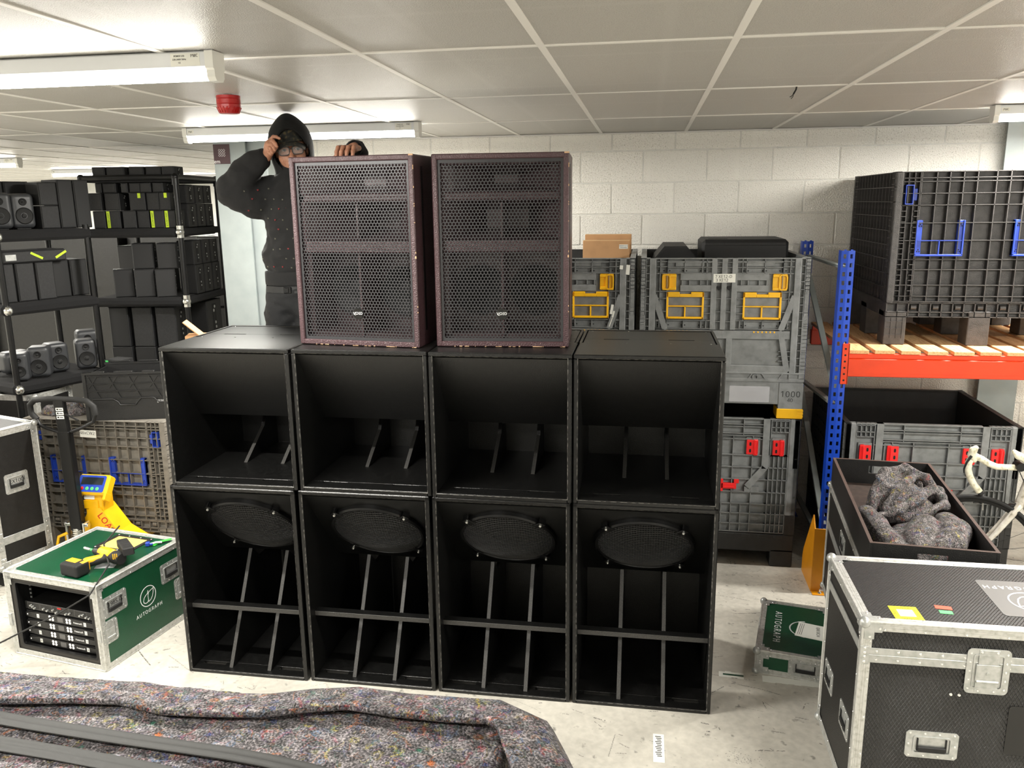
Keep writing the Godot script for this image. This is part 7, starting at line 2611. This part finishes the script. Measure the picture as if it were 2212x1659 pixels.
func build_small() -> void:
	# red sounder on the ceiling
	var b := thing("alarm_sounder", "round red fire alarm sounder hanging from the ceiling", "alarm", Vector3(-1.515, 2.7965, 2.60))
	part(b, "base", Mb.new().lathe([Vector2(0, 0), Vector2(.052, 0), Vector2(.052, -.012), Vector2(.05, -.014)], 28), M.beacon)
	part(b, "body", Mb.new().lathe([Vector2(.050, -.012), Vector2(.052, -.016), Vector2(.052, -.034), Vector2(.050, -.036), Vector2(.052, -.038), Vector2(.051, -.055), Vector2(.048, -.062), Vector2(.036, -.076), Vector2(.0, -.078)], 32), M.beacon)
	for k in 20:
		var a := TAU * k / 20
		var o := Vector3(cos(a), 0, sin(a))
		stuff(part(b, "rib", Mb.new().bar(o * .0525 + Vector3(0, -.05, 0), o * .042 + Vector3(0, -.073, 0), .006, .004, o), M.beacon))
	# loose wire in the ceiling
	var wv := thing("loose_wire", "short dark wire dangling from a ceiling joint above the rack", "wire", Vector3(.977, 2.797, 2.259))
	part(wv, "sheath", Mb.new().tube([Vector3(0, .01, 0), Vector3(-.004, -.012, .004), Vector3(-.014, -.030, .006)], .004, 6), M.rubber)
	for s in [-1, 1]:
		part(wv, "core", Mb.new().tube([Vector3(-.014, -.030, .006), Vector3(-.019 + s * .004, -.040, .006), Vector3(-.026 + s * .003, -.046 - s * .004, .006)], .0016, 5), M.rubber)
	# galvanised tray above the second lamp
	var ct := thing("cable_tray", "perforated galvanised tray under the ceiling behind the hooded person", "cable tray", Vector3(-2.15, 2.745, 1.0))
	part(ct, "channel", Mb.new().bb(Vector3(-.30, 0, -.10), Vector3(.32, .004, .06)).bb(Vector3(-.30, 0, .056), Vector3(.32, .05, .06)).bb(Vector3(-.30, 0, -.10), Vector3(.32, .05, -.096)), M.galv)
	var hs := Mb.new()
	for k in 9:
		hs.bb(Vector3(-.27 + k * .065, .016, .0595), Vector3(-.245 + k * .065, .030, .0608))
	stuff(part(ct, "slots", hs, M.deep_black))
	for x in [-.2, .2]:
		part(ct, "hanger", Mb.new().cyl(Vector3(x, .0, -.02), Vector3(x, .06, -.02), .004, -1, 8), M.galv)
	# sign on the steel column
	var sg := thing("column_sign", "small dark sign with a white emblem on the galvanised column behind the person", "sign", Vector3(-2.775, 2.652, .3465))
	part(sg, "plate", Mb.new().bb(Vector3(-.06, -.03, 0), Vector3(.07, .11, .004), .002), M.sign)
	var em := Mb.new()
	for r in 3:
		for q in 3:
			stroke(em, [Vector2(-.02 + q * .018, .03 + r * .018), Vector2(-.011 + q * .018, .04 + r * .018), Vector2(-.002 + q * .018, .03 + r * .018), Vector2(-.011 + q * .018, .022 + r * .018)], .0016, .0045, true)
	part(sg, "emblem", em, M.print_white)
	lettering(sg, "lettering", "em", .024, M.print_white, Transform3D(Basis(), Vector3(-.035, -.014, .0042)), .0005)
	# markings on the floor
	var fm := thing("floor_label", "worn white paper strip stuck flat to the floor right of the blanket", "label", Vector3(.446, .0005, 3.01))
	part(fm, "strip", Mb.new().bb(Vector3(-.024, 0, -.095), Vector3(.024, .0008, .095)), M.paper)
	var fp := Mb.new()
	for k in 12:
		fp.bb(Vector3(-.015 + .004 * (k % 3), .0008, -.08 + k * .012), Vector3(.010 + .003 * (k % 2), .0011, -.074 + k * .012))
	stuff(part(fm, "faded_print", fp, M.plate_grey))
	var fs := thing("floor_strip", "pale worn paint strip across the floor before the green lid", "marking", Vector3(.72, .0004, 2.385), -4.0)
	var sm := Mb.new()
	var r := RandomNumberGenerator.new()
	r.seed = 9
	for k in 24:
		if r.randf() < .85:
			sm.bb(Vector3(k * .03, 0, r.randf_range(-.030, -.022)), Vector3(k * .03 + .0305, .0006, r.randf_range(.02, .028)))
	part(fs, "paint", sm, M.paper)
	part(fs, "green_patch", Mb.new().bb(Vector3(.05, .0006, -.008), Vector3(.15, .0010, .006)), M.green)
	# rag on the case behind the pallet truck
	var nz := noise(1.0, FastNoiseLite.TYPE_SIMPLEX, 311, 3)
	nz.frequency = 9.0
	nz.fractal_type = FastNoiseLite.FRACTAL_RIDGED
	var f := Field.new(Vector3(-3.86, .9, 1.10), Vector3(-3.28, 1.12, 1.43), .008)
	f.egg(Vector3(-3.58, .945, 1.29), Vector3(.16, .05, .08), .02).egg(Vector3(-3.53, .985, 1.28), Vector3(.07, .055, .06), .02).egg(Vector3(-3.68, .955, 1.30), Vector3(.07, .04, .06), .02)
	f.wrinkle(nz, .012)
	f.keep(Vector3(0, .9305, 0), Vector3.UP)
	var rg := thing("felt_rag", "crumpled grey felt rag lying on the dusty pallet box beside the crate", "blanket")
	part(rg, "cloth", f.into(Mb.new()), M.felt_grey)


# ---------------------------------------------------------------- the person behind the cabinets
func build_person() -> void:
	var pf := thing("step_case", "black flight case behind the bass cabinets that the person stands on", "case", Vector3(-1.58, 0, 1.74))
	case_shell(pf, .8, .93, .5, .0, {"all": M.black_panel}, .03, false)
	var t := thing("person", "person in a black hoodie and glasses tipping a camouflage cap behind the left loudspeaker", "person")
	var V := func(x: float, y: float, z: float) -> Vector3: return Vector3(x, y, z)
	# ---- skin: one mesh from a coarse core with fine head and hands
	var skin := Mb.new()
	var core := Field.new(Vector3(-2.02, .90, 1.66), Vector3(-.95, 2.62, 2.36), .014)
	core.cone(Vector3(-1.53, 2.50, 1.855), Vector3(-1.54, 2.40, 1.85), .05, .06, .03)
	core.egg(Vector3(-1.54, 2.25, 1.85), Vector3(.15, .19, .09), .05)
	core.egg(Vector3(-1.575, 1.97, 1.86), Vector3(.135, .17, .085), .05)
	core.egg(Vector3(-1.59, 1.80, 1.86), Vector3(.14, .11, .09), .05)
	core.chain([[Vector3(-1.69, 2.39, 1.86), .05], [Vector3(-1.885, 2.385, 1.95), .040], [Vector3(-1.640, 2.572, 1.994), .027]], .03)
	core.chain([[Vector3(-1.39, 2.40, 1.86), .05], [Vector3(-1.17, 2.475, 2.03), .040], [Vector3(-1.062, 2.583, 2.25), .027]], .03)
	for s in [-1.0, 1.0]:
		core.chain([[Vector3(-1.59 + s * .085, 1.78, 1.86), .075], [Vector3(-1.59 + s * .10, 1.37, 1.88), .05], [Vector3(-1.59 + s * .105, .99, 1.84), .036]], .03)
	core.into(skin)
	# head in its own axes, looking at the camera with a slight tilt
	var f := Vector3(.37, -.06, .93).normalized()
	var u := Vector3(-.075, .99, .09)
	var X := u.cross(f).normalized()
	var HB := Basis(X, f.cross(X).normalized(), f)
	var HT := Transform3D(HB.scaled(Vector3.ONE * 1.05), Vector3(-1.552, 2.606, 1.875))
	var hd := Field.new(Vector3(-.10, -.215, -.125), Vector3(.10, .14, .125), .004)
	hd.egg(Vector3(0, .022, -.012), Vector3(.075, .105, .093), .02)
	hd.egg(Vector3(0, -.052, .018), Vector3(.060, .066, .064), .03)
	hd.egg(Vector3(0, -.098, .050), Vector3(.026, .020, .022), .025)
	for s in [-1.0, 1.0]:
		hd.egg(Vector3(s * .040, -.032, .050), Vector3(.026, .030, .026), .02)
		hd.egg(Vector3(s * .033, .004, .093), Vector3(.019, .011, .014), .010, Basis(), true)
		hd.egg(Vector3(s * .012, -.036, .090), Vector3(.0085, .0075, .010), .006)
		hd.egg(Vector3(s * .076, -.005, -.01), Vector3(.010, .028, .018), .008)
	hd.cone(Vector3(-.034, .025, .074), Vector3(.034, .025, .074), .010, .010, .015)
	hd.chain([[Vector3(0, .012, .082), .008], [Vector3(0, -.018, .094), .009], [Vector3(0, -.034, .102), .011]], .010)
	hd.egg(Vector3(0, -.060, .074), Vector3(.026, .015, .012), .012)
	hd.cone(Vector3(0, -.08, -.025), Vector3(.0, -.21, -.045), .052, .058, .03)
	skin.xf = HT
	hd.into(skin)
	skin.xf = Transform3D()
	# right hand pinching the brim
	var h1 := Field.new(Vector3(-1.72, 2.53, 1.93), Vector3(-1.54, 2.72, 2.11), .003)
	h1.chain([[Vector3(-1.680, 2.572, 1.988), .025], [Vector3(-1.660, 2.600, 2.000), .024], [Vector3(-1.640, 2.632, 2.018), .026]], .012)
	h1.egg(Vector3(-1.645, 2.625, 2.020), Vector3(.026, .034, .017), .012, Basis(Vector3.BACK, -.5))
	h1.chain([[Vector3(-1.638, 2.655, 2.018), .0105], [Vector3(-1.612, 2.670, 2.034), .0095], [Vector3(-1.592, 2.668, 2.045), .0085], [Vector3(-1.573, 2.660, 2.050), .0075]], .004)
	h1.chain([[Vector3(-1.630, 2.645, 2.030), .0105], [Vector3(-1.606, 2.648, 2.054), .0095], [Vector3(-1.592, 2.634, 2.060), .0085], [Vector3(-1.586, 2.620, 2.056), .0075]], .004)
	h1.chain([[Vector3(-1.632, 2.632, 2.034), .0100], [Vector3(-1.613, 2.630, 2.058), .0090], [Vector3(-1.602, 2.614, 2.062), .0082], [Vector3(-1.598, 2.602, 2.056), .0072]], .004)
	h1.chain([[Vector3(-1.640, 2.617, 2.034), .0090], [Vector3(-1.625, 2.612, 2.054), .0082], [Vector3(-1.617, 2.599, 2.057), .0075], [Vector3(-1.614, 2.590, 2.052), .0066]], .004)
	h1.chain([[Vector3(-1.652, 2.598, 2.015), .0135], [Vector3(-1.632, 2.588, 2.034), .0115], [Vector3(-1.612, 2.600, 2.043), .0098], [Vector3(-1.594, 2.616, 2.046), .0085]], .006)
	skin.xf = Transform3D(Basis(), Vector3(.038, -.006, .004))
	h1.into(skin)
	skin.xf = Transform3D()
	# left hand laid over the top of the loudspeaker
	var h2 := Field.new(Vector3(-1.16, 2.515, 2.20), Vector3(-.97, 2.64, 2.47), .003)
	h2.chain([[Vector3(-1.062, 2.588, 2.235), .026], [Vector3(-1.060, 2.583, 2.275), .025]], .012)
	h2.block(Vector3(-1.057, 2.577, 2.315), Vector3(.040, .013, .042), .012, .014, Basis(Vector3.RIGHT, .12))
	var fx := [-1.093, -1.069, -1.045, -1.022]
	for i in 4:
		var x: float = fx[i]
		var l: float = [1.0, 1.12, 1.06, .86][i]
		h2.chain([[Vector3(x + (.0 if i < 3 else -.002), 2.582, 2.348), .0112], [Vector3(x * 1.0 + (-.002 + i * .0014), 2.578, 2.348 + .040 * l), .0102], [Vector3(x - .003 + i * .002, 2.558, 2.348 + .060 * l), .0094], [Vector3(x - .003 + i * .002, 2.5385, 2.348 + .068 * l), .0080]], .004)
	h2.chain([[Vector3(-1.088, 2.572, 2.275), .0145], [Vector3(-1.112, 2.560, 2.305), .0120], [Vector3(-1.124, 2.545, 2.335), .0100], [Vector3(-1.126, 2.539, 2.352), .0085]], .006)
	h2.into(skin)
	part(t, "body", skin, M.skin)
	# ---- face details
	var fc := Node3D.new()
	fc.name = "face"
	t.add_child(fc)
	fc.transform = HT
	for s in [-1.0, 1.0]:
		part(fc, "eye", Mb.new().ball(Vector3(s * .0325, .003, .0715), Vector3(.0125, .0075, .0118), 14), M.eye)
		part(fc, "iris", Mb.new().ball(Vector3(s * .0325 + .001, .003, .0805), Vector3(.0060, .0062, .0036), 12), M.hair)
		part(fc, "eyebrow", Mb.new().tube([Vector3(s * .015, .0225, .086), Vector3(s * .032, .0275, .0845), Vector3(s * .050, .021, .074)], .003, 6, true, [.0025, .0035, .002]), M.hair)
	part(fc, "mouth", Mb.new().tube([Vector3(-.025, -.0595, .076), Vector3(-.012, -.0645, .0855), Vector3(.0, -.0655, .0875), Vector3(.013, -.064, .0855), Vector3(.026, -.0575, .075)], .004, 8, true, [.0022, .0042, .0045, .0042, .0022]), M.lip)
	part(fc, "moustache", Mb.new().tube([Vector3(-.024, -.0535, .079), Vector3(-.009, -.050, .088), Vector3(.009, -.050, .088), Vector3(.024, -.0535, .079)], .0022, 6), M.hair)
	var gl := Node3D.new()
	gl.name = "glasses"
	t.add_child(gl)
	gl.transform = HT * Transform3D(Basis(), Vector3(0, -.001, .099))
	for s in [-1.0, 1.0]:
		part(gl, "rim", Mb.new().ring(rounded(.056, .043, .013, 4, Vector2(s * .0335, -.001)), rounded(.0475, .0345, .010, 4, Vector2(s * .0335, -.001)), -.002, .002), M.glasses)
		part(gl, "lens", Mb.new().prism(rounded(.0475, .0345, .010, 4, Vector2(s * .0335, -.001)), -.0005, .0005), M.lens)
		part(gl, "temple", Mb.new().bar(Vector3(s * .062, .008, -.001), Vector3(s * .078, .006, -.095), .003, .006, Vector3.UP), M.glasses)
	part(gl, "bridge", Mb.new().tube([Vector3(-.0075, .006, 0), Vector3(0, .0085, .001), Vector3(.0075, .006, 0)], .0022, 6), M.glasses)
	# ---- cap under the hood
	var cp := Field.new(Vector3(-.11, .015, -.13), Vector3(.11, .16, .17), .005)
	cp.egg(Vector3(0, .040, -.008), Vector3(.083, .092, .101), .01)
	cp.keep(Vector3(0, .038, 0), Vector3.UP)
	var cm := Mb.new()
	cm.xf = HT
	cp.into(cm)
	var cap := part(t, "cap", cm, M.camo)
	var bm := Mb.new()
	bm.xf = HT
	var g := []
	var g2 := []
	for i in 9:
		var a := PackedVector3Array()
		var b := PackedVector3Array()
		for j in 15:
			var s := lerpf(-1.0, 1.0, j / 14.0)
			var r := i / 8.0
			var px := s * .078 * (1.0 - .10 * r)
			var z0 := .095 * sqrt(maxf(0.0, 1.0 - pow(s * .92, 2.0)))
			var z1 := .080 + .070 * sqrt(maxf(0.0, 1.0 - pow(s * .97, 2.0)))
			var y := .044 - .020 * r - .026 * s * s
			a.append(Vector3(px, y, lerpf(z0, z1, r)))
			b.append(Vector3(px, y - .004, lerpf(z0, z1, r)))
		g.append(a)
		g2.append(b)
	bm.sheet(g, Vector3.UP).sheet(g2, Vector3.DOWN)
	for j in 14:
		bm.quad(g[8][j], g[8][j + 1], g2[8][j + 1], g2[8][j], Vector3.BACK)
	part(cap, "brim", bm, M.camo)
	# ---- hoodie: torso, sleeves and hood as one cloth
	var wr := noise(1.0, FastNoiseLite.TYPE_SIMPLEX_SMOOTH, 401, 3)
	wr.frequency = 7.0
	var ho := Field.new(Vector3(-2.02, 1.88, 1.64), Vector3(-.94, 2.70, 2.34), .0105)
	ho.egg(Vector3(-1.545, 2.25, 1.85), Vector3(.195, .215, .125), .05)
	ho.egg(Vector3(-1.575, 2.04, 1.86), Vector3(.190, .15, .122), .06)
	ho.cone(Vector3(-1.545, 2.44, 1.85), Vector3(-1.54, 2.50, 1.86), .10, .085, .05)
	ho.cone(Vector3(-1.70, 2.40, 1.85), Vector3(-1.39, 2.41, 1.85), .075, .075, .05)
	ho.chain([[Vector3(-1.71, 2.385, 1.86), .088], [Vector3(-1.80, 2.365, 1.92), .090], [Vector3(-1.868, 2.395, 1.955), .080], [Vector3(-1.79, 2.48, 1.975), .073], [Vector3(-1.70, 2.548, 1.988), .056], [Vector3(-1.672, 2.566, 1.990), .044]], .03)
	ho.egg(Vector3(-1.755, 2.31, 1.89), Vector3(.07, .06, .06), .05)
	ho.chain([[Vector3(-1.38, 2.40, 1.86), .088], [Vector3(-1.17, 2.47, 2.03), .075], [Vector3(-1.085, 2.56, 2.19), .055], [Vector3(-1.058, 2.578, 2.235), .045]], .03)
	ho.wrinkle(wr, .016, Vector3(1.0, 1.6, 1.0))
	ho.keep(Vector3(0, 1.945, 0), Vector3.UP)
	var hm := Mb.new()
	ho.into(hm)
	var hoodie := part(t, "hoodie", hm, M.hoodie)
	var bd := Field.new(Vector3(-1.80, 1.86, 1.70), Vector3(-1.34, 1.99, 2.03), .009)
	bd.egg(Vector3(-1.582, 1.92, 1.858), Vector3(.178, .30, .112), .01)
	bd.keep(Vector3(0, 1.885, 0), Vector3.UP)
	bd.keep(Vector3(0, 1.962, 0), Vector3.DOWN)
	part(hoodie, "waistband", bd.into(Mb.new()), M.hoodie)
	var cf := Mb.new()
	cf.cyl(Vector3(-1.678, 2.560, 1.990), Vector3(-1.650, 2.580, 1.996), .045, .036, 20, false)
	cf.cyl(Vector3(-1.060, 2.578, 2.228), Vector3(-1.060, 2.582, 2.262), .045, .037, 20, false)
	stuff(part(hoodie, "cuffs", cf, M.hoodie))
	var hh := Field.new(Vector3(-.15, -.24, -.19), Vector3(.15, .19, .14), .0065)
	hh.egg(Vector3(0, .026, -.022), Vector3(.113, .142, .132), .02)
	hh.cone(Vector3(0, -.06, -.03), Vector3(0, -.19, -.045), .098, .105, .04)
	hh.egg(Vector3(0, .125, -.02), Vector3(.03, .045, .08), .05)
	hh.egg(Vector3(0, .0, .005), Vector3(.092, .118, .118), .008, Basis(), true)
	hh.egg(Vector3(0, -.012, .115), Vector3(.072, .118, .105), .012, Basis(), true)
	hh.egg(Vector3(0, -.13, .10), Vector3(.050, .07, .10), .02, Basis(), true)
	var hn := Mb.new()
	hn.xf = HT
	part(hoodie, "hood", hh.into(hn), M.hoodie)
	var ey := Mb.new()
	ey.xf = HT
	for s in [-1.0, 1.0]:
		ey.lathe([Vector2(.004, 0), Vector2(.008, 0), Vector2(.008, .004), Vector2(.004, .004)], 14, Transform3D(Basis(Vector3.RIGHT, Vector3.BACK, Vector3.DOWN), Vector3(s * .062, -.172, .055)))
	stuff(part(hoodie, "eyelets", ey, M.bolt))
	# small printed motifs, set on the cloth where it is
	var red := Mb.new()
	var pale := Mb.new()
	var r := RandomNumberGenerator.new()
	r.seed = 21
	for row in 9:
		for k in 8:
			var x := -1.765 + k * .052 + (.026 if row % 2 else 0.0) + r.randf_range(-.008, .008)
			var y := 1.985 + row * .052 + r.randf_range(-.008, .008)
			var z := 2.08
			while z > 1.8 and ho_at(ho, Vector3(x, y, z)) > 0.0:
				z -= .002
			if z <= 1.86:
				continue
			var n := ho.grad(Vector3(x, y, z)).normalized()
			var mb := red if r.randf() < .42 else pale
			mb.xf = Transform3D(mb.frame_of(n).scaled(Vector3.ONE * .75), Vector3(x, y, z) + n * .002)
			if mb == red:
				mb.prism(PackedVector2Array([Vector2(0, -.007), Vector2(.006, -.001), Vector2(.005, .005), Vector2(0, .003), Vector2(-.005, .005), Vector2(-.006, -.001)]), -.003, .001)
			else:
				mb.bb(Vector3(-.005, -.005, -.003), Vector3(-.002, .005, .001)).bb(Vector3(.001, -.005, -.003), Vector3(.0035, .003, .001)).bb(Vector3(-.005, .001, -.003), Vector3(.004, .0025, .001))
	red.xf = Transform3D()
	stuff(part(hoodie, "red_motifs", red, M.motif_red))
	stuff(part(hoodie, "pale_motifs", pale, M.motif_pale))
	# ---- trousers, belt and shoes
	var tr := Field.new(Vector3(-1.84, .95, 1.68), Vector3(-1.34, 1.93, 2.02), .0115)
	tr.egg(Vector3(-1.585, 1.83, 1.858), Vector3(.178, .14, .110), .03)
	for s in [-1.0, 1.0]:
		tr.chain([[Vector3(-1.588 + s * .088, 1.74, 1.862), .097], [Vector3(-1.59 + s * .10, 1.37, 1.88), .075], [Vector3(-1.59 + s * .105, 1.0, 1.845), .062]], .03)
	tr.wrinkle(wr, .012, Vector3(1.2, 2.2, 1.2))
	tr.keep(Vector3(0, 1.905, 0), Vector3.DOWN)
	part(t, "trousers", tr.into(Mb.new()), M.jeans)
	var bl := Mb.new()
	var ring := []
	for i in 41:
		var a := TAU * i / 40
		ring.append([Vector3(-1.585 + .176 * cos(a), 1.847, 1.858 + .112 * sin(a)), Vector3(-1.585 + .172 * cos(a), 1.882, 1.858 + .109 * sin(a))])
	bl.sheet(ring, Vector3.BACK * 0.0 + Vector3.UP * 0.001)
	var belt := part(t, "belt", bl, M.rubber)
	part(belt, "buckle", Mb.new().box(Vector3(-1.588, 1.864, 1.972), Vector3(.046, .036, .008), .003).box(Vector3(-1.588, 1.864, 1.977), Vector3(.020, .026, .006), .002), M.black_metal)
	for s in [-1.0, 1.0]:
		var sh := Field.new(Vector3(-1.80, .91, 1.72), Vector3(-1.38, 1.07, 2.06), .009)
		sh.chain([[Vector3(-1.59 + s * .105, .975, 1.83), .042], [Vector3(-1.59 + s * .11, .968, 1.93), .036]], .02)
		sh.keep(Vector3(0, .9345, 0), Vector3.UP)
		part(t, "shoe", sh.into(Mb.new()), M.rubber)


func ho_at(fd: Field, p: Vector3) -> float:
	var q := (p - fd.lo) / fd.h
	var x := clampi(int(q.x + .5), 0, fd.nx - 1)
	var y := clampi(int(q.y + .5), 0, fd.ny - 1)
	var z := clampi(int(q.z + .5), 0, fd.nz - 1)
	return fd.f[(z * fd.ny + y) * fd.nx + x]
